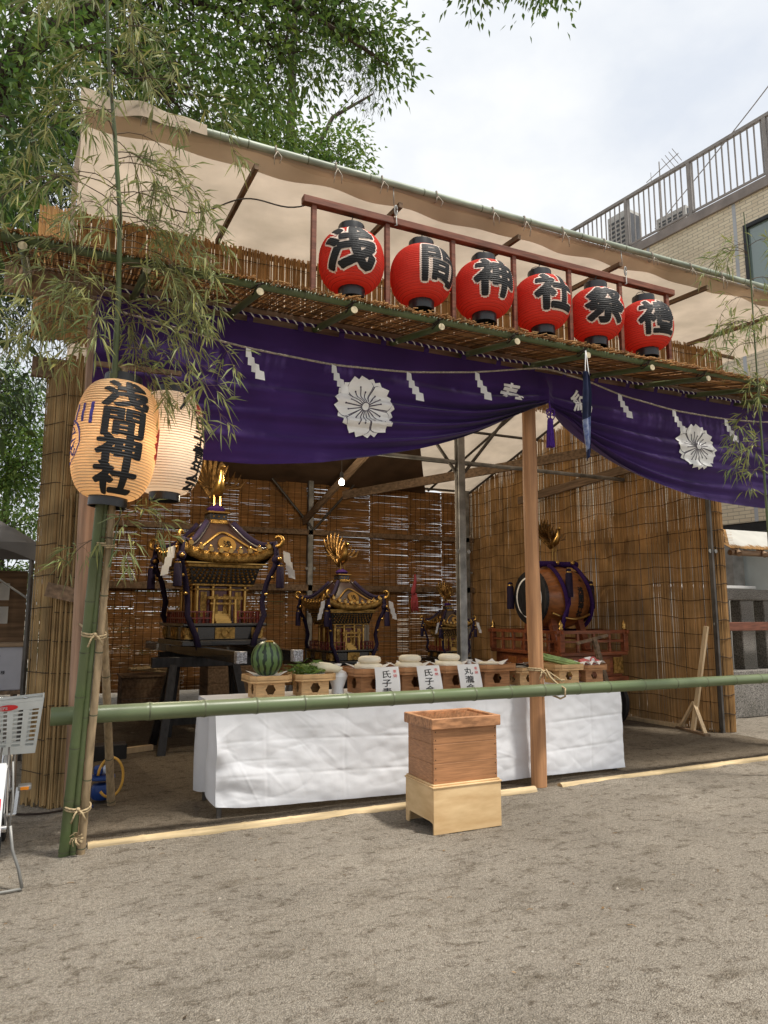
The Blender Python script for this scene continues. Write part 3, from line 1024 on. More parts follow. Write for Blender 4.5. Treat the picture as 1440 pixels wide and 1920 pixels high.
# steel posts and roof truss of the tent behind
def steel_post(x, y, h, w=0.1, m='steel'):
    mb = MB().bbox(x - w / 2, x + w / 2, y - w / 2, y + w / 2, 0, h, .008)
    o = mb.build('steel_post', m, st)
    MB().box(x - w / 2 - .012, x - w / 2 - 0.002, y - .04, y + .02, 0.05, h - .02).build('flange', 'steel_dark', o)
    for s_ in (-1, 1):
        MB().lathe([(0.028, -.006), (0.028, .006)], (x + s_ * (w / 2 + .03), y - w / 2 - .0, 2.45), 10, 'y').build('bolt_eye', 'steel', o)
    return o
steel_post(5.18, 8.55, 4.3, 0.115)
steel_post(4.5, 13.05, 4.2, .1)
steel_post(0.35, 13.05, 4.2, .1)
steel_post(8.05, 13.05, 4.2, .1)
steel_post(8.29, 7.0, 4.9, .05, 'steel_dark')
steel_post(0.36, 7.05, 4.6, .09)
def pipe(p0, p1, r=0.024, m='steel_dark', name='roof_pipe'):
    MB().cyl(p0, p1, r, n=8).build(name, m, st, smooth='auto')
RIDGE = 9.7
def roof_z(y):
    if y <= 6.55:
        return lerp(5.15, 5.21, (y - 5.0) / 1.55)
    if y <= RIDGE:
        return lerp(5.21, 5.24, (y - 6.55) / (RIDGE - 6.55))
    return lerp(5.24, 4.27, (y - RIDGE) / (13.3 - RIDGE))
for y, m in ((13.2, 'steel_dark'), (12.0, 'steel_dark'), (10.8, 'steel_dark'), (RIDGE, 'steel_dark'), (8.2, 'steel_dark'), (6.6, 'wood_old')):
    pipe((-0.2, y, roof_z(y) - 0.06), (8.5, y, roof_z(y) - 0.06), 0.026, m, 'purlin')
for x in (0.3, 1.3, 2.4, 3.6, 4.8, 6.0, 7.2, 8.2):
    pipe((x, RIDGE, roof_z(RIDGE) - .1), (x, 13.2, roof_z(13.2) - .1), 0.024, 'steel_dark', 'rafter')
for x in (1.25, 2.5, 3.72, 4.94, 6.15, 7.5):
    MB().beam((x, 5.02, roof_z(5.02) - .115), (x, 6.5, roof_z(6.5) - .06), 0.035, 0.045).build('rafter', 'wood_old', st)
# sloping timber braces seen under the curtain
for x, ya, za, yb, zb in ((4.35, 13.0, 3.35, 7.2, 4.75),):
    MB().beam((x, ya, za), (x + .02, yb, zb), 0.05, 0.13).build('timber_brace', 'wood_old', st)
MB().beam((5.0, 12.6, 3.85), (8.2, 9.0, 4.3), 0.05, 0.16).build('timber_brace', 'wood_old', st)
pipe((4.55, 13.0, 3.2), (3.7, 13.0, 4.15), .025, 'steel_dark', 'knee_brace')
pipe((4.55, 13.0, 3.2), (5.4, 13.0, 4.15), .025, 'steel_dark', 'knee_brace')
pipe((5.18, 8.55, 3.5), (4.3, 8.55, 4.6), .025, 'steel_dark', 'knee_brace')
pipe((5.18, 8.55, 3.5), (6.1, 8.55, 4.6), .025, 'steel_dark', 'knee_brace')
pipe((-.1, 8.55, 3.75), (8.3, 8.55, 3.72), .03, 'steel', 'tie_pipe')
MB().bbox(0.4, 8.2, 13.0, 13.06, 2.02, 2.14, .004).build('wall_batten', 'wood_old', st)
MB().bbox(0.4, 8.2, 13.0, 13.06, 3.1, 3.2, .004).build('wall_batten', 'wood_old', st)
MB().beam((8.1, 8.2, 3.85), (8.1, 11.2, 3.75), 0.05, 0.14).build('wall_batten', 'wood_old', st)
MB().beam((0.31, 6.62, 1.72), (-0.04, 6.66, 1.80), 0.03, 0.12).build('side_board', 'wood_old', st)
MB().bbox(-0.28, 0.35, 6.9, 6.97, 3.72, 3.9, .005).build('side_beam', 'wood_old', st)

# canvas roof in sagging bays
bays = [0.0, 1.25, 2.5, 3.72, 4.94, 6.15, 7.5, 8.75]
def canvas_pt(u, v):
    x = lerp(0.0, 8.75, u)
    y = lerp(5.0, 13.42, v)
    z = roof_z(y) + 0.012
    for a, b in zip(bays, bays[1:]):
        if a <= x <= b:
            q = (x - a) / (b - a)
            if y < 6.6:
                z += 0.0
            z -= 0.05 * math.sin(math.pi * q) * (0.4 if y < 6.55 else 1) * (0.0 if y < 5.08 else 1)
    z += noise.noise(Vector((x * 1.3, y * 1.5, 2))) * 0.02 * min(1, (y - 5.0) * 2)
    return (x, y, z)
can = thing('canvas_roof', 'weathered tan canvas sheet stretched over the stage as a roof', 'canvas roof', (4.2, 9, 0))
MB().sheet(canvas_pt, 110, 90).build('roof_sheet', 'canvas', can, smooth=True)
def valance(u, v):
    x = lerp(0.02, 8.7, u)
    q = 0.075 * v + 0.02 * v * math.sin(x * 5.2 + 1) * math.sin(x * 1.3)
    dy = 0.14 * v ** 0.8 + 0.02 * v * math.sin(x * 9)
    return (x, 5.03 + dy, 5.155 - q * 0.9 + 0.012)
MB().sheet(valance, 160, 6).build('folded_hem', 'canvas', can, smooth=True)
for x in np.linspace(0.3, 8.3, 17):
    x += random.uniform(-.12, .12)
    mb = MB()
    mb.tube([(x + .012 * math.cos(a), 5.0 + .047 * math.cos(a), 5.185 + .047 * math.sin(a)) for a in np.linspace(0, 6.28, 14)], 0.0055, 5)
    for k in (-1, 1):
        l = random.uniform(.06, .16)
        mb.tube([(x, 4.95, 5.16), (x + k * .03, 4.93, 5.16 - l * .5), (x + k * random.uniform(.01, .05), 4.94, 5.16 - l)], 0.004, 4)
    mb.build('lashing', 'straw_grey', can, smooth=True)
fp = thing('awning_pole', 'long pale green pole holding the front edge of the canvas', 'pole', (4.2, 5.0, 5.18))
bamboo(fp, (0.03, 5.0, 5.185), (8.8, 5.0, 5.215), 0.031, 0.028, 0.55, 'pipe_green', 12, 'pole')
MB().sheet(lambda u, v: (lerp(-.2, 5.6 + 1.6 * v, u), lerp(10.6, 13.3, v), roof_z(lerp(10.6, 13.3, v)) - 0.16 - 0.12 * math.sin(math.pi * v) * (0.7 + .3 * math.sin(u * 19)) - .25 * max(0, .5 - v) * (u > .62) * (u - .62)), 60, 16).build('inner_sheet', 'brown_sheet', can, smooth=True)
tw = thing('canvas_corner_sheet', 'pale tarpaulin hanging over the left end of the canvas roof', 'tarpaulin', (0.1, 5.3, 4.9))
MB().sheet(lambda u, v: (lerp(-.02, 0.85, u), 4.955 - .03 * v + .02 * math.sin(u * 9), lerp(5.235, 5.13 - .06 * (1 - u), v) + .012 * math.sin(u * 17)), 30, 6).build('sheet', 'canvas', tw, smooth=True)
MB().sheet(lambda u, v: (-.02 + .02 * math.sin(v * 7 + u * 3), lerp(5.0, 6.6, u), lerp(5.2 - .12 * u, 4.25 - .1 * u, v)), 16, 10).build('side_sheet', 'canvas', tw, smooth=True)

# ------------------------------------------------------------------ reed screens
def screen(name, label, o, along, rod, width, length, pitch, r, m, cords, **kw):
    t = thing(name, label, 'reed screen', tuple(o))
    cw = kw.pop('cordwob', 0.015)
    cm = MB()
    mb = MB()
    add_reeds(mb, o, along, rod, width, length, pitch, r, **kw)
    mb.build('reeds', m, t, kind='stuff')
    add_cords(cm, o, along, rod, width, cords, wob=cw, front=r + 0.008)
    cm.build('tie_cord', 'cord_dark', t, kind='stuff')
    return t
# strip above the eave
screen('reed_strip', 'orange lit reed strip standing above the eave under the canvas', (-0.3, 6.56, 3.95), (1, 0, 0), (0, 0, 1), 8.5, 1.23, 0.0118, 0.0085, 'reed', (0.22, 0.45, 0.68, 0.9, 1.1), lenjit=0.025, bend=0.003)
# right wall, with a top edge that follows the roof
def rtop(s):
    y = 7.02 + s
    return min(roof_z(y) - 0.10, 4.95) + noise.noise(Vector((s * 1.4, 0, 0))) * 0.06
rw = screen('reed_wall', 'tall brown reed wall closing the right side of the stage', (8.25, 7.02, 0.0), (0, 1, 0), (0, 0, 1), 6.3, 4.6, 0.0135, 0.0079, 'reed', [0.15 + 0.235 * i for i in range(20)], topfn=rtop, cordwob=0.03, lenjit=0.05, bend=0.004)
mb = MB(); add_reeds(mb, (8.285, 7.02, 0), (0, 1, 0), (0, 0, 1), 6.3, 4.4, 0.019, 0.008, topfn=lambda s: rtop(s) - 0.35 if int(s / 0.9) % 2 else min(3.2, rtop(s) - .2), lenjit=0.08, bend=0.006)
mb.build('backing_reeds', 'reed', rw, kind='stuff')
# left wall
lw = screen('reed_wall', 'grey brown reed wall along the left side of the stage', (0.30, 6.9, 0.0), (0, 1, 0), (0, 0, 1), 6.3, 4.3, 0.0135, 0.0085, 'reed_grey', [0.3 + 0.33 * i for i in range(12)], lenjit=0.05)
# left corner column: a mat folded round the corner
lc = thing('reed_column', 'reed mat folded round the front left corner of the stage', 'reed screen', (0.08, 6.78, 0))
mb = MB()
add_reeds(mb, (0.035, 6.76, 0.0), (0.93, -0.1, 0), (0, 0, 1), 0.25, 3.9, 0.0145, 0.0088, lenjit=0.05, bend=0.004)
add_reeds(mb, (-0.135, 6.98, 0.02), (0.62, -0.78, 0), (-0.004, 0, 1), 0.27, 3.85, 0.0145, 0.0088, lenjit=0.05, bend=0.004)
add_reeds(mb, (0.07, 6.72, 0.0), (0.9, 0.2, 0), (-0.004, -0.006, 1), 0.17, 2.6, 0.016, 0.0085, lenjit=0.05, bend=0.006)
add_reeds(mb, (0.05, 6.80, 0.0), (0.93, -0.1, 0), (0, 0, 1), 0.28, 3.85, 0.0125, 0.0088, lenjit=0.05, bend=0.004)
add_reeds(mb, (-0.11, 7.0, 0.02), (0.62, -0.78, 0), (0, 0, 1), 0.27, 3.85, 0.0125, 0.0088, lenjit=0.05, bend=0.004)
mb.build('reeds', 'reed_grey', lc, kind='stuff')
cm = MB()
hs = [0.28 + 0.27 * i for i in range(13)]
add_cords(cm, (0.035, 6.76, 0), (0.93, -0.1, 0), (0, 0, 1), 0.25, hs, wob=.02, front=.02, step=.04)
add_cords(cm, (-0.135, 6.98, 0.02), (0.62, -0.78, 0), (0, 0, 1), 0.27, hs, wob=.02, front=.02, step=.04)
cm.build('tie_cord', 'cord_dark', lc, kind='stuff')
MB().tube([(0.05 + .26 * math.cos(a), 6.72 + .2 * math.sin(a), .02) for a in np.linspace(3.3, 6.2, 14)], .009, 6).build('ground_cord', 'cord_dark', lc, smooth=True)
# right corner column
rc = thing('reed_column', 'slim reed wrapped column at the front right corner of the wall', 'reed screen', (8.42, 7.06, 0))
mb = MB()
for k in range(46):
    a = 2 * math.pi * k / 46
    c = (8.44 + 0.115 * math.cos(a), 7.06 + .1 * math.sin(a))
    h = 4.0 + random.uniform(-.05, .05)
    rr = random.uniform(.007, .0105)
    pts = [(c[0] + random.gauss(0, .004), c[1] + random.gauss(0, .004), z) for z in np.linspace(0.01, h, 6)]
    mb.tube(pts, rr, 5)
mb.build('reeds', 'reed', rc, kind='stuff', smooth=False)
MB().tube([(8.44, 7.06, 0), (8.44, 7.06, 3.9)], 0.09, 10).build('core_post', 'wood_old', rc)
cm = MB()
for h in np.arange(0.25, 3.9, 0.25):
    cm.tube([(8.44 + .13 * math.cos(a), 7.06 + .115 * math.sin(a), h + .01 * math.sin(a * 3 + h * 9)) for a in np.linspace(0, 6.28, 20)], .0045, 4)
cm.build('tie_cord', 'cord_dark', rc, kind='stuff')
MB().lathe([(0.03, 0), (0.035, .012), (0.02, .03)], (8.28, 6.99, 1.45), 12, 'y').build('pulley_knob', 'steel', rc, smooth='auto')
# back wall: blinds of thin horizontal splints in separate panels
edges = [0.42, 1.32, 2.22, 3.12, 4.02, 4.92, 5.82, 6.72, 7.5, 8.2]
bw = thing('splint_blind_wall', 'dark splint blinds hung side by side across the back of the stage', 'blind', (4.2, 13.2, 0))
for k, (a, b) in enumerate(zip(edges, edges[1:])):
    mb = MB()
    y = 13.16 + 0.03 * (k % 2)
    def gapf(s, l0, l1, k=k):
        # the loose weave of the lower half opens in places
        return [(l0, l1)]
    z = 0.25
    top = 4.16
    hole = (k == 5)
    while z < top:
        n_ = noise.noise(Vector((k * 3.1, z * 1.1, 0)))
        step = 0.0094 + max(0, n_ - 0.15) * 0.0034 * (1 if 0.9 < z < 2.6 and k in (3, 4, 5, 6) else 0.0)
        z += step * random.uniform(0.8, 1.25)
        if random.random() < (0.009 if k > 2 and z < 2.7 else 0.004):
            continue
        x0, x1 = a + random.uniform(-.015, .01), b + random.uniform(-.01, .015)
        if hole and 0.9 < z < 2.05:
            x1 = a + 0.16
        rr = random.uniform(0.0048, 0.0068)
        pts = []
        zz = z
        m_ = 5
        vs = []
        for q in range(m_ + 1):
            zz += random.gauss(0, .0022)
            p = V3(lerp(x0, x1, q / m_), y + random.uniform(-.004, .004), zz)
            vs += [p + V3(0, 0, rr), p + V3(0, rr, 0), p - V3(0, 0, rr), p - V3(0, rr, 0)]
        f = []
        for q in range(m_):
            for c in range(4):
                c2 = (c + 1) % 4
                f.append((q * 4 + c, q * 4 + c2, q * 4 + 4 + c2, q * 4 + 4 + c))
        mb.add(vs, f)
    z = 0.25
    while z < top:
        z += random.uniform(.011, .019) if z < 2.6 else random.uniform(.009, .013)
        x0, x1 = a + random.uniform(-.015, .01), b + random.uniform(-.01, .015)
        if hole and 0.9 < z < 2.05:
            x1 = a + 0.16
        mb.beam((x0, y + .016, z), (x1, y + .016, z + random.gauss(0, .004)), .008, .0095)
    o = mb.build('blind_panel', 'reed_fine', bw, kind='stuff')
    cm = MB()
    for q in range(7):
        x = lerp(a + .05, b - .05, q / 6)
        if hole and q > 1:
            continue
        cm.tube([(x + .006 * math.sin(z * 3 + q), y - .012, z) for z in np.linspace(.25, top, 14)], .0036, 4)
    cm.build('tie_cord', 'cord_dark', o, kind='stuff')

# corrugated sheet seen through the gap in the blinds
cg = thing('corrugated_panel', 'pale corrugated metal panel showing through the gap in the blinds', 'metal panel', (5.4, 14.1, 0))
MB().sheet(lambda u, v: (lerp(4.4, 6.9, u), 14.1 + 0.025 * math.sin(u * 2 * math.pi * 17), lerp(0.0, 2.7, v)), 170, 2).build('sheet', 'corrugated', cg, smooth=True)
MB().box(4.35, 6.95, 14.16, 14.2, 2.6, 2.7).build('frame_bar', 'steel_dark', cg)
pk = thing('hanging_ribbon', 'faded pink tasselled cloth hanging by the gap in the back blinds', 'ribbon', (5.03, 12.4, 2.0))
MB().tube([(6.43 + .03 * math.sin(z * 9), 12.4, z) for z in np.linspace(1.95, 2.35, 8)], [0.035, .05, .045, .04, .035, .03, .025, .02], 8).build('knot', 'pink_cloth', pk, smooth=True)
for k in range(5):
    MB().tube([(6.43 + .02 * (k - 2), 12.39, 1.98), (6.43 + .035 * (k - 2), 12.38, 1.8), (6.43 + .03 * (k - 2) + .01, 12.38, 1.62 + .03 * (k % 2))], .014, 6).build('strand', 'pink_cloth', pk, smooth=True)

# ------------------------------------------------------------------ eave of reeds on bamboo
ev = thing('reed_eave', 'sloping reed eave tied over bamboo outriggers along the stage front', 'eave', (4.2, 5.2, 4.0))
def eave_z(y):
    return lerp(3.92, 4.10, (y - 4.8) / 0.8)
mb = MB()
add_reeds(mb, (-0.5, 4.70, eave_z(4.70) + 0.055), (1, 0, 0), (0, 0.975, 0.219), 9.4, 1.12, 0.0142, 0.0068, lenjit=0.045, bend=0.012, depth=0.010, jit=0.5)
mb.build('reeds', 'reed_eave', ev, kind='stuff')
cm = MB()
add_cords(cm, (-0.5, 4.70, eave_z(4.70) + 0.055), (1, 0, 0), (0, 0.975, 0.219), 9.4, (0.1, 0.3, 0.5, 0.7, 0.9), wob=.012, front=.016)
cm.build('tie_cord', 'cord_dark', ev, kind='stuff')
# ragged wrapped edge lying over the front pole
mb = MB()
for i in range(420):
    x = random.uniform(-0.5, 8.8)
    y = 4.71 + random.uniform(-.03, .08)
    z = eave_z(y) + 0.068 + random.uniform(0, .018)
    a = random.gauss(0, .55)
    l = random.uniform(.03, .1)
    d = V3(math.sin(a), math.cos(a) * .9, random.gauss(0.1, .15)) * l
    p = V3(x, y, z)
    s_, u_ = frame(d)
    r_ = random.uniform(.003, .006)
    vs = [q + k * r_ for q in (p, p + d) for k in (s_, u_, -s_, -u_)]
    mb.add(vs, [(0, 1, 5, 4), (1, 2, 6, 5), (2, 3, 7, 6), (3, 0, 4, 7), (3, 2, 1, 0), (4, 5, 6, 7)])
mb.build('frayed_edge', 'reed', ev, kind='stuff')
PUR = [-0.29, 0.45, 1.22, 1.945, 2.70, 3.43, 4.19, 4.95, 5.68, 6.45, 7.2, 7.95]
for x in PUR:
    p0 = (x, 4.705, eave_z(4.705) - 0.035)
    p1 = (x + random.uniform(-.02, .02), 6.0, eave_z(6.0) - 0.035 - .02)
    pr = MB().tube([p0, p1], [0.026, 0.031], 12).build('outrigger', 'bamboo_green', ev, smooth='auto')
    MB().lathe([(0.0272, 0), (0.0272, .006), (0.012, .006), (0.011, .012)], (x, 4.697, p0[2]), 14, 'y', True).build('cut_end', 'bamboo_cut', pr)
    mb = MB()
    mb.tube([(x + .03 * math.cos(a), 4.79 + .05 * math.sin(a), eave_z(4.79) + .045 * math.cos(a * 1) + .005) for a in np.linspace(0, 6.28, 12)], .006, 5)
    mb.tube([(x - .05, 4.755, eave_z(4.79) - .02), (x + .0, 4.74, eave_z(4.79) + .02), (x + .05, 4.755, eave_z(4.79) + .045)], .006, 5)
    mb.build('lashing', 'cord_dark', ev, smooth=True)
eb = thing('eave_bamboo', 'long green bamboo running along the front edge of the reed eave', 'bamboo pole', (4.2, 4.79, 3.95))
bamboo(eb, (-0.42, 4.785, 3.945), (4.9, 4.785, 3.94), 0.033, 0.029, 0.36, 'bamboo_green', 14, bow=0.006)
bamboo(eb, (4.7, 4.80, 3.965), (8.9, 4.80, 3.985), 0.032, 0.027, 0.36, 'bamboo_green', 14)

# ------------------------------------------------------------------ rail, ground log, corner bamboos
rl = thing('bamboo_rail', 'thick green bamboo rail tied across the front of the stage', 'rail', (4.2, 5.42, 0.88))
bamboo(rl, (0.045, 5.44, 0.905), (9.2, 5.44, 0.885), 0.062, 0.046, 0.40, 'bamboo_rail', 22, start=0.62)
MB().lathe([(0.055, 0), (0.055, .01), (0.046, .010), (0.04, .06)], (0.043, 5.44, 0.905), 18, 'x').build('cut_end', 'bamboo_dry', rl)
rope_wrap(rl, (4.235, 5.655, 1.06), (0.1, 0, 1), 0.08, 2, .008)
rp_ = MB()
rp_.tube([(4.29, 5.57, 1.07), (4.30, 5.52, 1.0), (4.33, 5.47, 0.95), (4.34, 5.36, 0.91), (4.335, 5.36, 0.84), (4.33, 5.42, 0.815), (4.32, 5.55, .84)], 0.009, 7)
rp_.tube([(4.3, 5.55, 1.05), (4.36, 5.5, 1.0), (4.40, 5.47, .96)], 0.008, 6)
rp_.tube([(4.29, 5.56, 1.06), (4.34, 5.52, .98), (4.42, 5.46, .975)], 0.008, 6)
rp_.build('lashing', 'straw_rope', rl, smooth=True)
gl = thing('ground_bamboo', 'split tan bamboo half buried along the edge of the stage floor', 'bamboo pole', (3.7, 5.53, 0))
bamboo(gl, (0.33, 5.535, -0.008), (4.1, 5.545, -0.004), 0.046, 0.044, 0.36, 'bamboo_ground', 14, node_m='bamboo_ground', part='culm')
bamboo(gl, (4.4, 5.56, -0.01), (8.8, 5.62, -0.004), 0.042, 0.040, 0.36, 'bamboo_ground', 14, node_m='bamboo_ground', part='culm')

tb = thing('corner_bamboo', 'bundle of green and dry bamboo poles tied at the left corner', 'bamboo pole', (0.22, 5.45, 0))
bamboo(tb, (0.178, 5.43, 0.0), (0.285, 4.80, 3.15), 0.034, 0.027, 0.33, 'bamboo_green', 14)
bamboo(tb, (0.232, 5.43, 0.0), (0.312, 4.81, 3.2), 0.023, 0.018, 0.30, 'bamboo_green', 12)
bamboo(tb, (0.284, 5.425, 0.0), (0.352, 4.80, 3.2), 0.027, 0.021, 0.42, 'bamboo_dry', 12)
lean = (0.03, -0.2, 1)
rope_wrap(tb, (0.245, 5.375, 0.32), lean, 0.078, 2, .007)
rope_wrap(tb, (0.275, 5.15, 1.46), lean, 0.072, 2, .007)
rope_wrap(tb, (0.305, 5.03, 2.05), lean, 0.06, 2, .006, tails=False)
MB().tube([(0.27, 5.16, 1.46), (0.22, 5.4, 1.5), (0.2, 5.63, 1.52)], .008, 6).build('tie_rope', 'straw_rope', tb, smooth=True)
mb = MB()
for k in range(26):
    a = random.uniform(0, 6.3)
    mb.tube([(0.245, 5.36, 0.13), (0.245 + .03 * math.cos(a), 5.345, .13 + .03 * math.sin(a)), (0.245 + .045 * math.cos(a + .4), 5.34 + random.uniform(-.01, .01), .12 + .045 * math.sin(a + .4))], .0035, 4)
mb.build('frayed_knot', 'straw_rope', tb, smooth=True)
sb = thing('short_prop', 'short dry bamboo leaning behind the left corner post', 'bamboo pole', (0.5, 6.2, 0))
bamboo(sb, (0.56, 6.6, 0.02), (0.36, 5.72, 1.6), 0.034, 0.03, 0.4, 'bamboo_dry', 12)

# ------------------------------------------------------------------ purple curtain
CTOP = 3.985
HEM = [(-0.3, 2.86), (0.49, 2.83), (0.885, 2.79), (1.43, 2.785), (1.97, 2.84), (2.46, 2.945), (2.99, 3.08), (3.27, 3.175), (3.56, 3.29), (3.87, 3.445), (4.18, 3.59), (4.36, 3.66),
       (4.51, 3.55), (4.83, 3.32), (5.18, 3.15), (5.53, 3.02), (5.90, 2.925), (6.29, 2.855), (6.70, 2.815), (7.13, 2.81), (7.6, 2.81), (8.3, 2.84), (9, 2.9)]
GX = 4.36
def hem(u):
    if abs(u - GX) < 0.3:
        return interp(u, HEM)
    return smooth_interp(u, HEM)
def cur_y(u, t, h):
    """how far the cloth bulges towards the yard"""
    gath = max(0.0, min(1.0, (1.22 - h) / 0.85))
    dist = abs(u - GX)
    ph = 0.35 * noise.noise(Vector((u * 0.7, t * 2.0, 1.0))) + 0.12 * math.sin(u * 1.3)
    tt = t ** 1.25
    fold = math.sin(2 * math.pi * (5.2 * tt + ph)) + 0.45 * math.sin(2 * math.pi * (9.7 * tt + ph * 1.7 + .3))
    near = math.exp(-dist / 1.1)
    amp = (0.014 + 0.07 * gath ** 1.1) * min(1, (t * 2.2)) ** 1.5 * (1 if dist > .25 else dist / .25)
    amp2 = 0.03 * t * (1 - near)
    far = math.sin(2 * math.pi * (2.6 * t + 0.32 * dist + 0.4 * noise.noise(Vector((u * .6, 3, 0)))))
    y = amp * fold + amp2 * far
    y += 0.05 * math.sin(math.pi * min(1, t)) * (1 - near)
    y += 0.055 * near * max(0, 1 - dist / 0.09) * min(1, t * 6) * (1 if dist < .09 else 0)
    return y
def cur_pt(u, t):
    h = CTOP - hem(u)
    k = max(1.0, 1.25 / h)
    d = h * (1 - (1 - t) ** k)
    return (u, 5.53 - cur_y(u, t, h), CTOP - d)
def cur_surf(x, z, off):
    h = CTOP - hem(x)
    k = max(1.0, 1.25 / h)
    q = min(0.9999, max(0.0, (CTOP - z) / h))
    t = 1 - (1 - q) ** (1 / k)
    return (x, 5.53 - cur_y(x, t, h) - off, z)
ct = thing('stage_curtain', 'deep purple swagged curtain with white blossom crests across the stage', 'curtain', (4.2, 5.53, 3.98))
us = np.concatenate([np.linspace(0.18, 4.0, 170), np.linspace(4.01, 4.72, 70), np.linspace(4.73, 8.9, 180)])
mb = MB()
NV = 84
vs = [cur_pt(u, j / NV) for j in range(NV + 1) for u in us]
w_ = len(us)
mb.add(vs, [(j * w_ + i, j * w_ + i + 1, j * w_ + w_ + i + 1, j * w_ + w_ + i) for j in range(NV) for i in range(w_ - 1)])
mb.build('cloth', 'purple', ct, smooth=True)
for x in np.arange(0.55, 8.8, 0.405):
    x += random.uniform(-.03, .03)
    MB().sheet(lambda u, v: (x + (u - .5) * .052, 5.545 - 0.035 * math.sin(math.pi * v * 1.0) + (0.05 if v > .8 else 0), CTOP - .03 + v * .125), 3, 6).build('loop', 'purple', ct, smooth=True)
# cord through the loops, purple with a white strand
def twisted(parent, path, r, ma, mbn, pitch=0.07, names=('cord', 'strand')):
    path = [V3(*p) for p in path]
    MB().tube(path, r, 8).build(names[0], ma, parent, smooth=True)
    seg = [0]
    for a, b in zip(path, path[1:]):
        seg.append(seg[-1] + np.linalg.norm(b - a))
    n = int(seg[-1] / 0.008)
    pts = []
    P = np.array(path)
    for i in range(n + 1):
        s_ = seg[-1] * i / n
        p = np.array([np.interp(s_, seg, P[:, k]) for k in range(3)])
        q = np.array([np.interp(min(s_ + .01, seg[-1]), seg, P[:, k]) for k in range(3)])
        a_, b_ = frame(q - p if np.linalg.norm(q - p) > 1e-6 else V3(1, 0, 0))
        an_ = 2 * math.pi * s_ / pitch
        pts.append(p + (a_ * math.cos(an_) + b_ * math.sin(an_)) * r * 0.72)
    MB().tube(pts, r * 0.5, 5).build(names[1], mbn, parent, smooth=True)
twisted(ct, [(x, 5.502 - .004 * math.sin(x * 7), 4.045 - 0.012 * abs(math.sin(x / .405 * math.pi))) for x in np.linspace(0.2, 8.8, 90)], 0.0145, 'purple_rope', 'white_print', 0.075, ('hanging_cord', 'cord_strand'))

def petal_poly(L_, W_, notch=0.12, n=9, jag=False):
    """outline of one notched petal, root at origin, along +y"""
    pts = []
    for i in range(n + 1):
        t = i / n
        w = min(W_ * math.sin(math.pi * (0.05 + 0.83 * t ** 1.1)) ** 0.8, L_ * 0.93 * t * 0.70 + .002)
        pts.append((-w, L_ * t * 0.93))
    top = [(-W_ * .28, L_ * 1.0), (-W_ * 0.02, L_ * (1 - notch)), (W_ * .28, L_ * 1.0)]
    return pts + top + [(-x, y) for x, y in pts[::-1]]
def curtain_shape(polys, cx, cz, off, name, m, parent, grid=6):
    mb = MB()
    for poly in polys:
        bm = bmesh.new()
        vv = [bm.verts.new((p[0], p[1], 0)) for p in poly]
        f = bm.faces.new(vv)
        bmesh.ops.triangulate(bm, faces=[f])
        for ax in (0, 1):
            lo, hi = min(p[ax] for p in poly), max(p[ax] for p in poly)
            m_ = max(1, int((hi - lo) / 0.02))
            for i in range(1, m_):
                co = [0, 0, 0]; no = [0, 0, 0]
                co[ax] = lerp(lo, hi, i / m_); no[ax] = 1
                bmesh.ops.bisect_plane(bm, geom=bm.verts[:] + bm.edges[:] + bm.faces[:], plane_co=co, plane_no=no)
        bm.verts.index_update()
        bm.normal_update()
        mb.add([cur_surf(cx + v.co.x, cz + v.co.y, off) for v in bm.verts],
               [[v.index for v in (f.verts if f.normal.z > 0 else list(f.verts)[::-1])] for f in bm.faces])
        bm.free()
    return mb.build(name, m, parent)
def rot2(poly, a, sx=1, sy=1):
    c, s = math.cos(a), math.sin(a)
    return [((x * c - y * s) * sx, (x * s + y * c) * sy) for x, y in poly]
def crest(cx, cz, rad, sx, rot):
    cr = None
    back = [rot2(petal_poly(rad * 0.97, rad * 0.42, .10), rot + R(36 + 72 * k), sx) for k in range(5)]
    cr = curtain_shape(back, cx, cz, 0.012, 'blossom_crest', 'white_print', ct)
    for k in range(5):
        a = rot + R(72 * k)
        curtain_shape([rot2(petal_poly(rad * 0.985, rad * 0.47, .12), a, sx)], cx, cz, 0.015, 'petal_outline', 'ink_line', cr)
        curtain_shape([rot2([(x * .935, y * .98 + .006) for x, y in petal_poly(rad * 1.0, rad * 0.47, .12)], a, sx)], cx, cz, 0.018, 'petal', 'white_print', cr)
        lines = []
        for q, ll in ((-17, .50), (0, .64), (17, .56)):
            b = a + R(q)
            d = (-math.sin(b), math.cos(b))
            nx_, ny_ = d[1], -d[0]
            th = rad * 0.015
            p0 = (d[0] * rad * .13, d[1] * rad * .13)
            p1 = (d[0] * rad * ll, d[1] * rad * ll)
            lines.append([((p[0] + s_ * nx_ * th) * sx, p[1] + s_ * ny_ * th) for p, s_ in ((p0, -1), (p1, -1), (p1, 1), (p0, 1))])
            lines.append([((p1[0] + math.cos(w) * rad * .027) * sx, p1[1] + math.sin(w) * rad * .027) for w in np.linspace(0, 6.28, 9)[:-1]])
        curtain_shape(lines, cx, cz, 0.021, 'stamen', 'ink_line', cr)
    curtain_shape([[(math.cos(w) * rad * .13 * sx, math.sin(w) * rad * .13) for w in np.linspace(0, 6.28, 15)[:-1]]], cx, cz, 0.023, 'pistil_outline', 'ink_line', cr)
    curtain_shape([[(math.cos(w) * rad * .11 * sx, math.sin(w) * rad * .11) for w in np.linspace(0, 6.28, 15)[:-1]]], cx, cz, 0.026, 'pistil', 'white_print', cr)
crest(2.372, 3.368, 0.275, 1.05, R(14))
crest(6.365, 3.412, 0.26, 1.13, R(8))
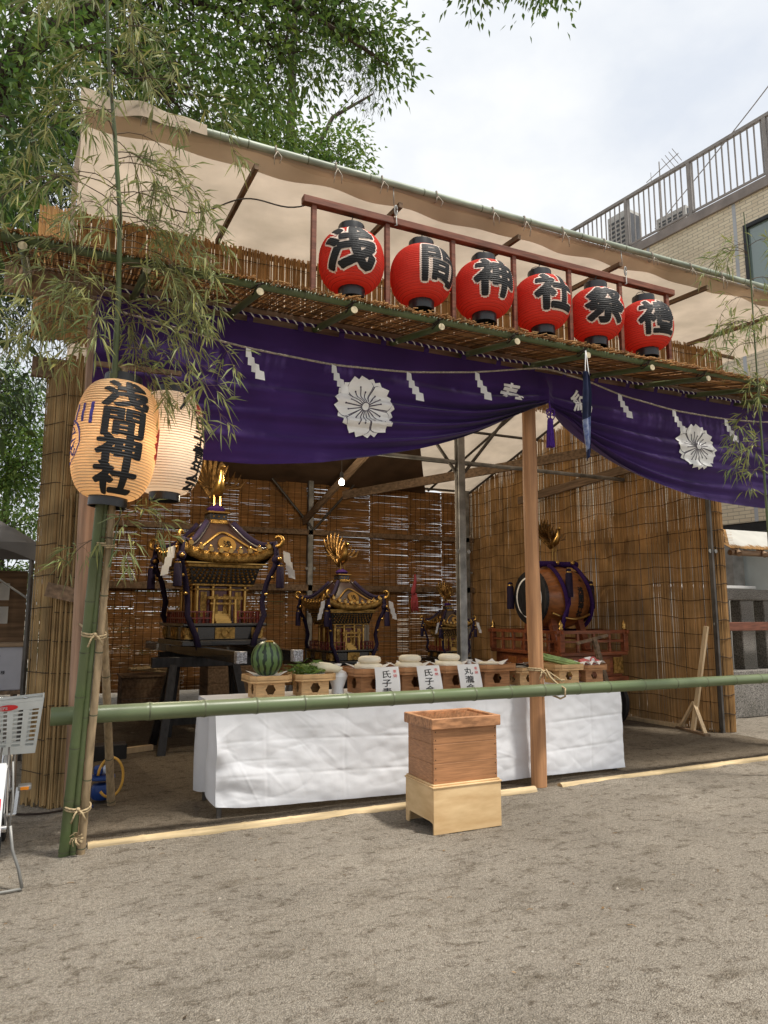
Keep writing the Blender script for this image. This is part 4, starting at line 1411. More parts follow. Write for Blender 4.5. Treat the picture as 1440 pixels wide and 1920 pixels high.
def cur_text(ch, cx, cz, size):
    put_text(ch, lambda P: np.array([cur_surf(cx + p[0] * size, cz + p[1] * size, 0.014) for p in P]), 'printed_character', 'white_print', ct, 0.026, 20, 20)
cur_text('奉', 3.935, 3.70, 0.235)
cur_text('納', 4.80, 3.735, 0.24)

# tassel at the gather
ts = thing('curtain_tassel', 'purple silk tassel hanging where the curtain is gathered', 'tassel', (4.32, 5.43, 3.2))
MB().tube([(4.33, 5.44, 3.66), (4.325, 5.42, 3.56), (4.32, 5.42, 3.47)], .008, 6).build('cord', 'purple_tassel', ts, smooth=True)
mb = MB()
for k, (sx_, sz_) in enumerate(((.05, .02), (-.045, .03), (.04, -.025))):
    mb.tube([(4.32 + sx_ * math.sin(a) , 5.41 - .012 * math.sin(a * 2), 3.515 + sz_ * 1.3 * (1 - math.cos(a)) / 2 * 1.6) for a in np.linspace(0, 3.14 * 1.9, 16)], .006, 5)
mb.build('bow', 'purple_tassel', ts, smooth=True)
MB().lathe([(0.012, 3.485), (0.026, 3.475), (0.030, 3.45), (0.030, 3.435)], (4.32, 5.42, 0), 14).build('cap', 'purple_tassel', ts, smooth='auto')
mb = MB()
for k in range(60):
    a, q = random.uniform(0, 6.28), math.sqrt(random.random())
    mb.tube([(4.32 + .026 * q * math.cos(a), 5.42 + .026 * q * math.sin(a), 3.44), (4.318 + .042 * q * math.cos(a), 5.42 + .042 * q * math.sin(a), 3.195 + random.uniform(-.006, .006))], .0042, 4)
mb.build('fringe', 'purple_tassel', ts, kind='stuff')
# towel
tl = thing('hanging_towel', 'narrow indigo cotton towel hanging from the eave by a white string', 'towel', (4.13, 4.68, 3.3))
mb = MB()
mb.tube([(4.16, 4.70, 3.90), (4.13, 4.685, 3.62)], .004, 5)
mb.tube([(4.165, 4.70, 3.90), (4.175, 4.685, 3.66)], .004, 5)
mb.build('string', 'white_print', tl)
def towel(u, v):
    w = 0.028 + 0.03 * math.sin(math.pi * min(1, v * 1.15))
    a = (u - .5) * 2
    return (4.135 + a * w * (1 - .3 * v) - .01 * v, 4.68 - .018 * math.cos(a * 5) - .02 * math.sin(v * 8) * .4, lerp(3.70, 2.93 + .04 * a, v))
MB().sheet(lambda u, v: towel(u, v * .55), 12, 20).build('upper_cloth', 'towel_blue', tl, smooth=True)
MB().sheet(lambda u, v: towel(u, .55 + v * .35), 12, 14).build('printed_cloth', 'towel_light', tl, smooth=True)
MB().sheet(lambda u, v: towel(u, .90 + v * .10), 12, 6).build('hem', 'towel_blue', tl, smooth=True)

# straw rope with zigzag papers
RP = [(0.30, 3.80), (0.977, 3.703), (1.29, 3.668), (2.02, 3.64), (2.71, 3.68), (3.42, 3.785), (4.08, 3.925), (4.22, 3.94), (4.69, 3.89), (5.11, 3.80), (5.85, 3.725), (6.63, 3.72), (7.15, 3.75), (8.3, 3.86)]
sr = thing('shrine_rope', 'thin straw rope strung in front of the purple curtain', 'rope', (4.2, 5.3, 3.7))
xs_ = np.linspace(0.30, 8.3, 120)
MB().tube([(x, 5.31, smooth_interp(x, RP)) for x in xs_], 0.0085, 6).build('rope', 'straw_grey', sr, smooth=True)
def shide(x, y, z, s, lab=None, parent=None, group=None, tilt=0.0, flip=1):
    t = thing('zigzag_paper', lab, 'paper streamer', (x, y, z), group)
    w = 0.062 * s
    pts = [(0, 0), (0.018, -.085), (0.05, -.155), (0.085, -.225)]
    for k in range(4):
        x0, z0 = pts[k]
        hgt = 0.10 * s
        ww = w * (0.7 + .18 * k)
        a = flip * (0.35 + .05 * k) + tilt
        c, s_ = math.cos(a), math.sin(a)
        P_ = []
        for dx, dz in ((0, 0), (ww, -.018 * s), (ww + .012 * s, -hgt), (.0, -hgt * 0.9)):
            P_.append((x + flip * (x0 * s + dx * 1.0) - .012, y - 0.012 * k * s - 0.01 * (dx > 0), z + z0 * s * 0.92 + dz))
        P2 = [(p[0], p[1] + .0015, p[2]) for p in P_]
        MB().add(P_ + P2, [(0, 1, 2, 3), (7, 6, 5, 4), (0, 4, 5, 1), (1, 5, 6, 2), (2, 6, 7, 3), (3, 7, 4, 0)]).build('fold', 'paper', t)
    return t
for i, (x, w) in enumerate(((1.285, 'first from the left, over plain cloth'), (2.005, 'touching the left blossom crest'), (2.70, 'just right of the left blossom crest'), (3.40, 'beside the white character left of centre'), (5.10, 'first to the right of the hanging towel'), (5.84, 'just left of the right blossom crest'), (6.62, 'right of the right blossom crest'))):
    shide(x, 5.295, smooth_interp(x, RP) - .004, 0.78 + .08 * random.random(), 'white zigzag paper on the rope, ' + w, group='zigzag paper streamers on the straw rope')

# ------------------------------------------------------------------ paper lanterns
def lantern_body(Rm, H, ribs, p=2.4, ripple=0.012, caps=0.55):
    """radius at height h in 0..1 of a ribbed lantern"""
    def rad(h, k=1.0):
        q = abs(2 * h - 1)
        r = Rm * (caps + (1 - caps) * (1 - q ** p) ** (1 / 1.9) if q < 1 else caps)
        rib = abs(math.sin(math.pi * ribs * h))
        return r * (1 + ripple * k * (rib ** 0.5 - 0.6))
    return rad
def make_lantern(name, label, loc, Rm, H, ribs, m, face, chars, tilt=(0, 0), p=2.4, caps=0.5, group=None, capr=0.5, caph=0.085, outline=True, csize=None, hook=None, rib_m='rib_red'):
    t = thing(name, label, 'lantern', loc, group)
    rad = lantern_body(Rm, H, ribs, p, 0.03, caps)
    n = ribs * 4
    prof = [(rad(i / n), (i / n - .5) * H) for i in range(n + 1)]
    MB().lathe(prof, (0, 0, 0), 48, 'z', False).build('paper_body', m, t, smooth=True, local=True)
    mb = MB()
    for i in range(1, ribs):
        rr_ = rad(i / ribs) + .0012
        mb.lathe([(rr_ - .002, (i / ribs - .5) * H - .0021), (rr_ + .0012, (i / ribs - .5) * H), (rr_ - .002, (i / ribs - .5) * H + .0021)], (0, 0, 0), 40, 'z', False)
    mb.build('rib_wires', rib_m, t, kind='stuff', smooth=False, local=True)
    for s_, nm in ((1, 'top_ring'), (-1, 'bottom_ring')):
        r_ = Rm * capr
        h0 = s_ * (H / 2 - .012)
        h1 = s_ * (H / 2 + caph)
        a, b = min(h0, h1), max(h0, h1)
        MB().lathe([(r_ * .9, a), (r_, a), (r_ * 1.0, b - .008), (r_ * .985, b), (r_ * .88, b), (r_ * .88, a)], (0, 0, 0), 32, 'z', False).build(nm, 'black_plastic', t, smooth='auto', local=True)
        MB().lathe([(0.001, s_ * (H / 2 + .0)), (r_ * .89, s_ * (H / 2 + .0))], (0, 0, 0), 24, 'z', False).build('ring_board', 'black_plastic', t, local=True)
    # bail wire and hook
    if hook:
        mb = MB()
        r_ = Rm * capr
        mb.tube([(r_ * 1.02 * math.cos(a), 0.0, H / 2 + .03 + math.sin(a) * hook) for a in np.linspace(0, math.pi, 16)], .0035, 5)
        mb.tube([(0, 0, H / 2 + .03 + hook), (.012, 0, H / 2 + .06 + hook), (.0, 0, H / 2 + .09 + hook), (-.012, 0, H / 2 + .075 + hook)], .005, 5)
        mb.build('hanging_wire', 'wire', t, smooth=True, local=True)
    def wrap(dang, zc, size, off, asp=1.0):
        def fn(P):
            out = np.zeros((len(P), 3))
            for i, (px, py) in enumerate(P):
                z = zc + py * size
                h = min(max(z / H + .5, 0.001), .999)
                r = rad(h) + off
                a = face + dang + px * size * asp / Rm
                out[i] = (r * math.cos(a), r * math.sin(a), z)
            return out
        return fn
    for ch, dang, zc, size, mm, bold, asp in chars:
        ny = max(6, int(size / H * ribs * 2.2))
        if outline:
            put_text(ch, wrap(dang, zc, size, .003, asp), 'character_outline', 'outline_cream', t, bold + .038, 12, ny).location = (0, 0, 0)
        put_text(ch, wrap(dang, zc, size, .0055, asp), 'painted_character', mm, t, bold, 12, ny).location = (0, 0, 0)
    t.rotation_euler = (tilt[0], tilt[1], 0)
    return t, wrap
LZ, LY = 4.412, 5.0
order = ['first', 'second', 'third', 'fourth', 'fifth', 'last']
rl_chars = [('浅', -2), ('間', 40), ('神', 27), ('社', 33), ('祭', 25), ('禮', 31)]
for i, ((ch, ang), x) in enumerate(zip(rl_chars, (2.041, 2.68, 3.304, 3.929, 4.57, 5.201))):
    view = math.atan2(-LY, -x)
    face = view + R(ang)
    make_lantern('red_lantern', 'red paper lantern with black character, %s from the left in the rack' % order[i], (x, LY, LZ + random.uniform(-.012, .012)), 0.263, 0.475, 25, 'red_paper', face,
                 [(ch, 0, 0.02, 0.362 if i else 0.385, 'ink', 0.048 if ch not in '間禮' else 0.036, 1.12)], tilt=(R(random.uniform(-2, 2)), R(random.uniform(-2, 2))), p=2.3, caps=0.36, capr=0.41, caph=0.075, hook=0.10, group='red lanterns hanging in the rack')
# rack
rk = thing('lantern_rack', 'dark red timber rack carrying the row of red lanterns', 'rack', (3.6, 5.02, 4.0))
MB().bbox(1.62, 5.60, 4.965, 5.035, 4.815, 4.875, .004).build('top_bar', 'wood_red', rk)
for x in (1.715, 2.36, 2.99, 3.63, 4.26, 4.885, 5.51):
    MB().bbox(x - .02, x + .02, 4.982, 5.022, eave_z(5.0) + .06, 4.8148, .003).build('upright', 'wood_red', rk)
for x in (2.42, 4.93):
    mb = MB()
    mb.tube([(x, 5.0, 5.16), (x, 4.99, 5.0)], .004, 5)
    mb.tube([(x + .012 * math.cos(a), 4.955, 4.93 + .045 * math.sin(a)) for a in np.linspace(0, 6.28, 14)], .0065, 6)
    mb.tube([(x, 4.95, 4.88), (x + .01, 4.955, 4.80), (x - .012, 4.955, 4.79)], .005, 5)
    mb.build('hanging_clip', 'steel', rk, smooth=True)
cb = thing('power_cable', 'thin grey cable drooping under the canvas towards the rack', 'cable', (1.2, 5.9, 4.9))
MB().tube([(lerp(.7, 1.72, t), lerp(5.6, 5.05, t), 4.86 - .05 * math.sin(t * 9) + .03 * t) for t in np.linspace(0, 1, 24)], .006, 6).build('cable', 'steel_dark', cb, smooth=True)

# the two big lit lanterns by the corner bamboos
view = math.atan2(-4.9, -0.33)
tl1, wrap1 = make_lantern('lit_lantern', 'large glowing cream lantern with four bold black characters', (0.327, 4.90, 2.725), 0.262, 0.77, 43, 'lantern_cream', view + R(9),
    [('浅', 0.0, 0.258, 0.196, 'ink', 0.052, 1.6), ('間', 0, 0.07, 0.20, 'ink', 0.038, 1.5), ('神', -.02, -0.107, 0.195, 'ink', 0.05, 1.5), ('社', -.04, -0.283, 0.20, 'ink', 0.05, 1.5)],
    tilt=(0, R(4.0)), p=3.0, caps=0.48, capr=0.46, caph=0.06, outline=False, rib_m='rib_cream')
# blue crest on its left flank and red mark on its right
put_text('川', wrap1(R(-62), 0.12, .16, .004, 1.3), 'blue_mark', 'ink_blue', tl1, .02, 6, 12).location = (0, 0, 0)
def ring_on(wrap, dang, zc, r0, r1, parent, m, name, asp=1.0):
    n = 40
    P = [(math.cos(2 * math.pi * k / n) * r, math.sin(2 * math.pi * k / n) * r) for r in (r0, r1) for k in range(n)]
    fn = wrap(dang, zc, 1.0, .004, asp)
    o = MB().add(fn(np.array(P)), [(k, (k + 1) % n, n + (k + 1) % n, n + k) for k in range(n)]).build(name, m, parent)
    o.location = (0, 0, 0)
ring_on(wrap1, R(-92), -.06, .135, .148, tl1, 'ink_blue', 'crest_ring')
put_text('浅', wrap1(R(-92), -.06, .22, .004, 1.0), 'blue_mark', 'ink_blue', tl1, .0, 6, 16).location = (0, 0, 0)
put_text('祭', wrap1(R(84), .0, .24, .004, 1.0), 'red_mark', 'ink_red', tl1, .05, 6, 16).location = (0, 0, 0)
view = math.atan2(-5.25, -0.71)
tl2, wrap2 = make_lantern('lit_lantern', 'paler glowing lantern half hidden behind the cream one', (0.71, 5.25, 2.822), 0.246, 0.735, 40, 'lantern_white', view + R(62),
    [('氏', 0, 0.14, 0.115, 'ink', 0.04, 1.5), ('子', 0, 0.03, 0.115, 'ink', 0.04, 1.5), ('青', 0, -0.08, 0.115, 'ink', 0.04, 1.5), ('年', 0, -0.18, 0.115, 'ink', 0.04, 1.5), ('会', 0, -0.29, 0.13, 'ink', 0.04, 1.6), ('八', R(-30), .265, .13, 'ink', .03, 1.2)],
    tilt=(0, R(1.5)), p=3.0, caps=0.46, capr=0.44, caph=0.055, outline=False, rib_m='rib_cream')
ring_on(wrap2, R(0), .255, .052, .058, tl2, 'ink_red', 'seal_ring', 1.2)
put_text('祭', wrap2(R(0), .255, .075, .004, 1.2), 'red_mark', 'ink_red', tl2, .04, 4, 8).location = (0, 0, 0)
def lamp(name, loc, power, col, rad, parent=None):
    d = bpy.data.lights.new(name, 'POINT')
    d.energy = power
    d.color = col
    d.shadow_soft_size = rad
    o = bpy.data.objects.new(name, d)
    COL.objects.link(o)
    if parent:
        o.parent = parent
    o.location = loc
    return o
lamp('lamp_inside_lantern', (0, 0, 0.0), 8.5, (1.0, 0.66, 0.36), 0.06, tl1)
lamp('lamp_inside_lantern', (0, 0, 0.0), 3.0, (1.0, 0.80, 0.60), 0.06, tl2)
# bracket arm carrying the pale lantern
br = thing('lantern_bracket', 'thin wooden arm with string holding the lit lanterns', 'bracket', (0.4, 5.6, 3.4))
MB().beam((0.2, 5.45, 3.42), (0.78, 5.24, 3.36), .03, .035).build('arm', 'wood_old', br)
MB().tube([(0.71, 5.25, 3.36), (0.71, 5.25, 3.23)], .004, 5).build('string', 'straw_grey', br)

# bare bulbs
def bulb(x, y, z, ztop, lab, power):
    t = thing('light_bulb', lab, 'light bulb', (x, y, z), 'bare bulbs lit inside the stage')
    MB().tube([(x, y, ztop), (x + .01, y, (z + ztop) / 2), (x, y, z + .13)], .004, 5).build('cord', 'steel_dark', t)
    MB().lathe([(.018, z + .14), (.028, z + .12), (.028, z + .06)], (x, y, 0), 12).build('socket', 'black_plastic', t, smooth='auto')
    MB().ball((x, y, z), .038, 14, (1, 1, 1.2)).build('globe', 'bulb_glow', t, smooth=True)
    lamp('bulb_light', (0, 0, -.08), power, (1.0, .85, .62), .05, t)
bulb(3.55, 9.0, 3.39, 4.95, 'bright bare bulb hanging at the middle of the stage', 60)
bulb(1.50, 8.5, 3.33, 4.9, 'bright bare bulb beside the pale lantern', 50)

# ------------------------------------------------------------------ portable shrines
def phoenix(parent, c, s, m='gold_smooth'):
    x, y, z = c
    ph = MB().tube([(x, y + .10 * s, z + .05 * s), (x, y + .03 * s, z + .10 * s), (x, y - .06 * s, z + .15 * s), (x, y - .12 * s, z + .24 * s), (x, y - .12 * s, z + .32 * s), (x, y - .155 * s, z + .355 * s), (x, y - .21 * s, z + .34 * s)],
                   [.025 * s, .05 * s, .058 * s, .032 * s, .022 * s, .028 * s, .004 * s], 10).build('phoenix', m, parent, smooth=True, local=True)
    for sd in (-1, 1):
        for k in range(6):
            a = R(8 + 17 * k)
            l = (.34 - .02 * k) * s
            p0 = V3(x + sd * .05 * s, y - .02 * s + .02 * k * s, z + .15 * s)
            d = V3(sd * math.cos(a) * .9, .25, math.sin(a) * .8 + .1)
            p1 = p0 + nrm(d) * l * .6
            p2 = p0 + nrm(d + V3(0, .1, .25)) * l
            w = .03 * s
            MB().add([p0 - V3(0, w, 0), p0 + V3(0, w, 0), p1 + V3(0, w * 1.2, w * .4), p2, p1 - V3(0, w * 1.2, w * .4), p1 + V3(sd * .006, 0, .012 * s)],
                     [(0, 1, 5), (1, 2, 5), (2, 3, 5), (3, 4, 5), (4, 0, 5)]).build('wing_feather', 'bronze', ph, local=True)
    for k in range(7):
        a = (k - 3) * .22
        pts = [(x + math.sin(a) * q * .30 * s, y + .10 * s + math.sin(q * 2.2) * .14 * s, z + .05 * s + q * .50 * s * math.cos(a)) for q in np.linspace(0, 1, 8)]
        MB().tube(pts, [.012 * s, .016 * s, .02 * s, .024 * s, .026 * s, .028 * s, .022 * s, .004 * s], 5).build('tail_feather', 'bronze', ph, smooth=True, local=True)
    for sd in (-1, 1):
        MB().tube([(x + sd * .03 * s, y - .02 * s, z + .10 * s), (x + sd * .03 * s, y - .03 * s, z - .02 * s)], .009 * s, 6).build('leg', m, ph, local=True)
    return ph
def tassel(parent, c, l, r, m='purple_dark'):
    x, y, z = c
    t = MB().lathe([(r * .3, z), (r * .75, z - l * .05), (r * .6, z - l * .12), (r * .95, z - l * .2), (r * 1.05, z - l * .98), (r * .9, z - l)], (x, y, 0), 12).build('tassel', m, parent, smooth='auto', local=True)
    MB().lathe([(r * .68, z - l * .10), (r * .78, z - l * .13), (r * .68, z - l * .16)], (x, y, 0), 12, cap=False).build('band', 'gold_smooth', t, smooth=True, local=True)
    return t
def zig(parent, c, s, flip=1):
    x, y, z = c
    for k in range(3):
        P_ = [(x + flip * (.03 * k) * s, y - .004 * k, z - .11 * k * s), (x + flip * (.03 * k + .085) * s, y - .012 - .004 * k, z - (.11 * k + .03) * s), (x + flip * (.03 * k + .10) * s, y - .012 - .004 * k, z - (.11 * k + .17) * s), (x + flip * (.03 * k + .015) * s, y - .004 * k, z - (.11 * k + .14) * s)]
        P2 = [(p[0], p[1] + .002, p[2]) for p in P_]
        MB().add(P_ + P2, [(0, 1, 2, 3), (7, 6, 5, 4), (0, 4, 5, 1), (1, 5, 6, 2), (2, 6, 7, 3), (3, 7, 4, 0)]).build('paper_streamer', 'paper', parent, local=True)

def mikoshi(label, loc, s, poles, group='portable shrines on the stage'):
    t = thing('portable_shrine', label, 'shrine', loc, group)
    B = lambda mb, name, m, parent=None, **k: mb.build(name, m, parent or t, local=True, **k)
    X = lambda *a: [q * s for q in a]
    # plinth with gold plates
    base = B(MB().bbox(*X(-.56, .56, -.56, .56, 0, .07), .01).bbox(*X(-.50, .50, -.50, .50, .07, .24), .01).bbox(*X(-.55, .55, -.55, .55, .24, .28), .01), 'plinth', 'lacquer')
    for ax in range(4):
        c, sn = [(1, 0), (0, 1), (-1, 0), (0, -1)][ax]
        def tr(x, y, z):
            return (x * c - y * sn, x * sn + y * c, z)
        for px, pw in ((-.43, .075), (.43, .075), (0, .13)):
            mb = MB()
            vs = [tr(*X(px + dx * pw, -.503 - o, zz)) for o in (0, .012) for dx, zz in ((-1, .085), (1, .085), (1, .225), (-1, .225))]
            mb.add(vs, [(4, 5, 6, 7), (0, 4, 7, 3), (1, 2, 6, 5), (0, 1, 5, 4), (3, 7, 6, 2)])
            B(mb, 'gold_plate', 'gold', base)
            q = tr(*X(px, -.52, .155))
            B(MB().tube([(q[0] + math.cos(a) * .045 * s * c - 0, q[1] + math.cos(a) * .045 * s * sn, q[2] + math.sin(a) * .045 * s) for a in np.linspace(0, 6.28, 13)], .008 * s, 5), 'scroll_ring', 'gold_smooth', base, smooth=True)
    # low fence round the floor, open at the front
    for ax in range(4):
        c, sn = [(1, 0), (0, 1), (-1, 0), (0, -1)][ax]
        for a_, b_ in (((-.46, -.14), (.14, .46)) if ax == 0 else ((-.46, .46),)):
            mb = MB()
            for i in range(11):
                x = -.45 + .09 * i
                if a_ - .001 <= x <= b_ + .001:
                    p = (x * c + .47 * sn, x * sn - .47 * c)
                    mb.cyl(X(p[0], p[1], .28), X(p[0], p[1], .47), .012 * s, n=6)
            for zz in (.36, .46):
                p, q = (a_ * c + .47 * sn, a_ * sn - .47 * c), (b_ * c + .47 * sn, b_ * sn - .47 * c)
                mb.beam(X(p[0], p[1], zz), X(q[0], q[1], zz), .018 * s, .018 * s)
            B(mb, 'fence', 'lacquer_red')
    # torii at the front, steps
    for sd in (-1, 1):
        B(MB().cyl(X(sd * .15, -.46, .28), X(sd * .14, -.46, .66), .024 * s, n=10), 'gate_post', 'gold_smooth', smooth='auto')
    B(MB().beam(X(-.23, -.46, .68), X(.23, -.46, .68), .05 * s, .045 * s).beam(X(-.19, -.46, .59), X(.19, -.46, .59), .03 * s, .03 * s), 'gate_lintel', 'gold')
    for k in range(5):
        B(MB().box(*X(-.10, .10, -.46 + .04 * k, -.42 + .04 * k, .281, .31 + .04 * k)), 'step', 'gold_smooth')
    # sanctuary body
    body = B(MB().box(*X(-.30, .30, -.30, .30, .281, .86)), 'sanctuary', 'lacquer_red')
    for sx in (-1, -.36, .36, 1):
        B(MB().cyl(X(sx * .32, -.325, .281), X(sx * .32, -.325, .88), .026 * s, n=10), 'pillar', 'gold_smooth', body, smooth='auto')
        B(MB().cyl(X(-.325, sx * .32, .281), X(-.325, sx * .32, .88), .026 * s, n=10), 'pillar', 'gold_smooth', body, smooth='auto')
    for sx in (-1, 1):
        B(MB().box(*X(min(.035 * sx, .105 * sx), max(.035 * sx, .105 * sx), -.312, -.301, .42, .74)), 'door_panel', 'gold', body)
        B(MB().box(*X(min(.19 * sx, .27 * sx), max(.19 * sx, .27 * sx), -.312, -.301, .38, .78)), 'carved_panel', 'gold', body)
        B(MB().box(*X(-.312, -.301, min(.05 * sx, .25 * sx), max(.05 * sx, .25 * sx), .38, .78)), 'carved_panel', 'gold', body)
    for zz, e in ((.80, .36), (.87, .41)):
        B(MB().bbox(*X(-e, e, -e, e, zz, zz + .035), .005), 'tie_beam', 'gold', body)
    # bracket zone, flaring outwards, with rows of gold studs
    tiers = B(MB().add([tuple(q * s for q in (sx * e, sy * e, z)) for e, z in ((.415, .905), (.465, 1.16)) for sx, sy in ((-1, -1), (1, -1), (1, 1), (-1, 1))],
                       [(3, 2, 1, 0), (4, 5, 6, 7)] + [(i, (i + 1) % 4, 4 + (i + 1) % 4, 4 + i) for i in range(4)]), 'bracket_block', 'lacquer')
    studs = MB()
    for row in range(5):
        z = .94 + .045 * row
        e = lerp(.415, .465, (z - .905) / .255)
        nst = 11 + row
        for i in range(nst):
            q = lerp(-e * .94, e * .94, (i + .5 * (row % 2)) / nst + .02)
            studs.ball(X(q, -e - .004, z), .0205 * s, 6)
            studs.ball(X(-e - .004, q, z), .0205 * s, 6)
    B(studs, 'bracket_studs', 'gold_smooth', tiers, kind='stuff')
    B(MB().bbox(*X(-.50, .50, -.50, .50, 1.162, 1.215), .006), 'eave_board', 'gold', tiers)
    B(MB().bbox(*X(-.54, .54, -.54, .54, 1.216, 1.245), .006), 'eave_board', 'gold_smooth', tiers)
    # roof: concave pyramid with lifted corners
    ZE, ZN = 1.33, 1.80
    def roofp(c, q, side):
        """c -1..1 along the eave, q 0 at neck .. 1 at eave"""
        half = lerp(.13, .60, q ** 0.9)
        z = ZN - (ZN - ZE) * (1 - (1 - q) ** 1.7) + .13 * q ** 3 * abs(c) ** 3
        swell = .05 * math.sin(math.pi * q) * (1 - c * c)
        x, y = c * half, -half - swell * .6
        z += swell
        cs, sn = [(1, 0), (0, 1), (-1, 0), (0, -1)][side]
        return (x * cs - y * sn, x * sn + y * cs, z)
    for sd in range(4):
        B(MB().sheet(lambda u, v: X(*roofp(u * 2 - 1, v, sd)), 16, 12), 'roof_face', 'lacquer_roof', smooth=True)
        # gold fascia band along the eave
        mb = MB()
        n = 20
        vs = []
        for i in range(n + 1):
            c = i / n * 2 - 1
            x, y, z = roofp(c, 1.0, sd)
            for dz, o in ((.03, .0), (.03, .012), (-.075, .012), (-.105, -.02)):
                d = nrm(V3(x, y, 0)) * 0
                cs, sn = [(1, 0), (0, 1), (-1, 0), (0, -1)][sd]
                ox, oy = (0 * cs + o * sn), (0 * sn - o * cs)
                vs.append(X(x + ox, y + oy, z + dz))
        f = []
        for i in range(n):
            for k in range(3):
                f.append((i * 4 + k, i * 4 + 4 + k, i * 4 + 5 + k, i * 4 + 1 + k))
        mb.add(vs, f)
        B(mb, 'fascia', 'gold', smooth=True)
        # gold arch on each face
        pts = []
        for i in range(25):
            a = math.pi * i / 24
            c, q = math.cos(a) * .80, 1 - math.sin(a) * .72
            p = roofp(c, q, sd)
            pts.append(X(p[0], p[1], p[2] + .012))
        B(MB().tube(pts, .020 * s, 6), 'roof_arch', 'gold_smooth', smooth=True)
        # crest disc
        p = V3(*roofp(0, .62, sd))
        cs, sn = [(1, 0), (0, 1), (-1, 0), (0, -1)][sd]
        out = V3(1 * 0 * cs + 1 * sn, -1 * cs, .55)
        out = nrm(out)
        if sd in (0, 3):
            cd = B(MB().cyl(V3(*(p * s)) + out * .012 * s, V3(*(p * s)) + out * .035 * s, .125 * s, .118 * s, 24), 'crest_disc', 'gold_smooth', smooth='auto')
            a_, b_ = V3(cs, sn, 0), None
            b_ = np.cross(out, a_)
            cen = V3(*(p * s)) + out * .039 * s
            o = put_text('浅', lambda P: np.array([cen + a_ * q[0] * .11 * s + b_ * q[1] * .11 * s for q in P]), 'crest_character', 'lacquer', cd, .02)
            o.location = (0, 0, 0)
            # row of crowned studs along the eave
            for i in range(9):
                c = (i - 4) / 4 * .86
                x, y, z = roofp(c, 1.0, sd)
                q = V3(*X(x + .02 * sn, y - .02 * cs, z + .055))
                orn = B(MB().cyl(q, q + V3(sn, -cs, 0) * .03 * s, .030 * s, n=12).ball(q + V3(0, 0, .042 * s), .02 * s, 8).ball(q + V3(cs, sn, .5) * .026 * s, .013 * s, 6).ball(q + V3(-cs, -sn, .5) * .026 * s, .013 * s, 6), 'eave_stud', 'gold_smooth', smooth='auto')
    # hips with curled ends, rope along the hips
    for sx, sy in ((-1, -1), (1, -1), (1, 1), (-1, 1)):
        pts = []
        for i in range(13):
            q = i / 12
            p = roofp(1 if True else 0, q, 0)
            pts.append(X(sx * abs(p[0]), sy * abs(p[0]), p[2] + .02))
        B(MB().tube(pts, [.030 * s] * 13, 6), 'hip_ridge', 'lacquer_roof', smooth=True)
        e = V3(*pts[-1])
        d = nrm(V3(sx, sy, 0))
        cur = []
        for i in range(15):
            a = -0.5 + i / 14 * 4.6
            rr = .085 * s * (1 - .035 * i)
            cur.append(e + d * (.06 * s + rr * math.sin(a) + .0) + V3(0, 0, .075 * s - rr * math.cos(a)))
        B(MB().tube(cur, [.034 * s * (1 - .035 * i) for i in range(15)], 8), 'curled_finial', 'gold', smooth=True)
        # thick purple rope: over the hip, knot at the corner, down to the plinth
        rp = [p_ for p_ in pts[1:]]
        rope = [(p_[0] * 1.02, p_[1] * 1.02, p_[2] + .045 * s) for p_ in rp]
        cx, cy = sx * .63 * s, sy * .63 * s
        rope += [(cx, cy, 1.36 * s), (cx * .98, cy * .98, 1.2 * s), (cx * .86, cy * .86, .95 * s), (cx * .78, cy * .80, .62 * s), (cx * .80, cy * .88, .40 * s), (cx * .62, cy * .90, .12 * s), (cx * .55, cy * .92, -.06 * s)]
        B(MB().tube(rope, .038 * s, 8), 'rope', 'purple_dark', smooth=True)
        B(MB().ball((cx, cy, 1.30 * s), .065 * s, 10), 'knot', 'purple_dark', smooth=True)
        tassel(t, (cx * 1.07, cy * 1.0 - .03 * s, 1.26 * s), .42 * s, .052 * s)
        for q in ((1.02, 1.12, 1.30), (.95, .95, 1.02), (.84, .86, .74)):
            B(MB().ball((cx * q[0], cy * q[1] if sy < 0 else cy * .9, q[2] * s), .032 * s, 10), 'bell', 'gold_smooth', smooth=True)
        if sy < 0:
            zig(t, (cx * 1.08 + sx * .03 * s, cy * 1.05, 1.42 * s), 1.1 * s, sx)
    # neck, dew basin, phoenix
    B(MB().bbox(*X(-.15, .15, -.15, .15, 1.785, 1.84), .01), 'roof_cap', 'gold')
    B(MB().bbox(*X(-.12, .12, -.12, .12, 1.84, 1.93), .01), 'dew_basin', 'lacquer')
    for i in range(3):
        B(MB().ball(X(-.07 + .07 * i, -.125, 1.885), .014 * s, 6), 'basin_stud', 'gold_smooth')
    B(MB().bbox(*X(-.15, .15, -.15, .15, 1.93, 1.955), .006), 'basin_rim', 'gold_smooth')
    B(MB().lathe([(.10 * s, 1.955 * s), (.13 * s, 2.0 * s), (.05 * s, 2.06 * s)], (0, 0, 0), 12), 'rope_collar', 'purple_rope', smooth='auto')
    phoenix(t, (0, 0, 2.06 * s), 1.42 * s)
    # carrying poles
    for x in (-.33, .33):
        y0, y1 = poles
        po = B(MB().bbox(*X(x - .055, x + .055), y0, y1, -.125 * s, -.005 * s, .006), 'carrying_pole', 'lacquer')
        B(MB().bbox(*X(x - .058, x + .058), y0 - .004, y0 + .08, -.129 * s, -.001 * s, .004), 'foil_cap', 'silver_foil', po)
    # squat proportions: the storey between plinth and eave is low
    stack = list(t.children)
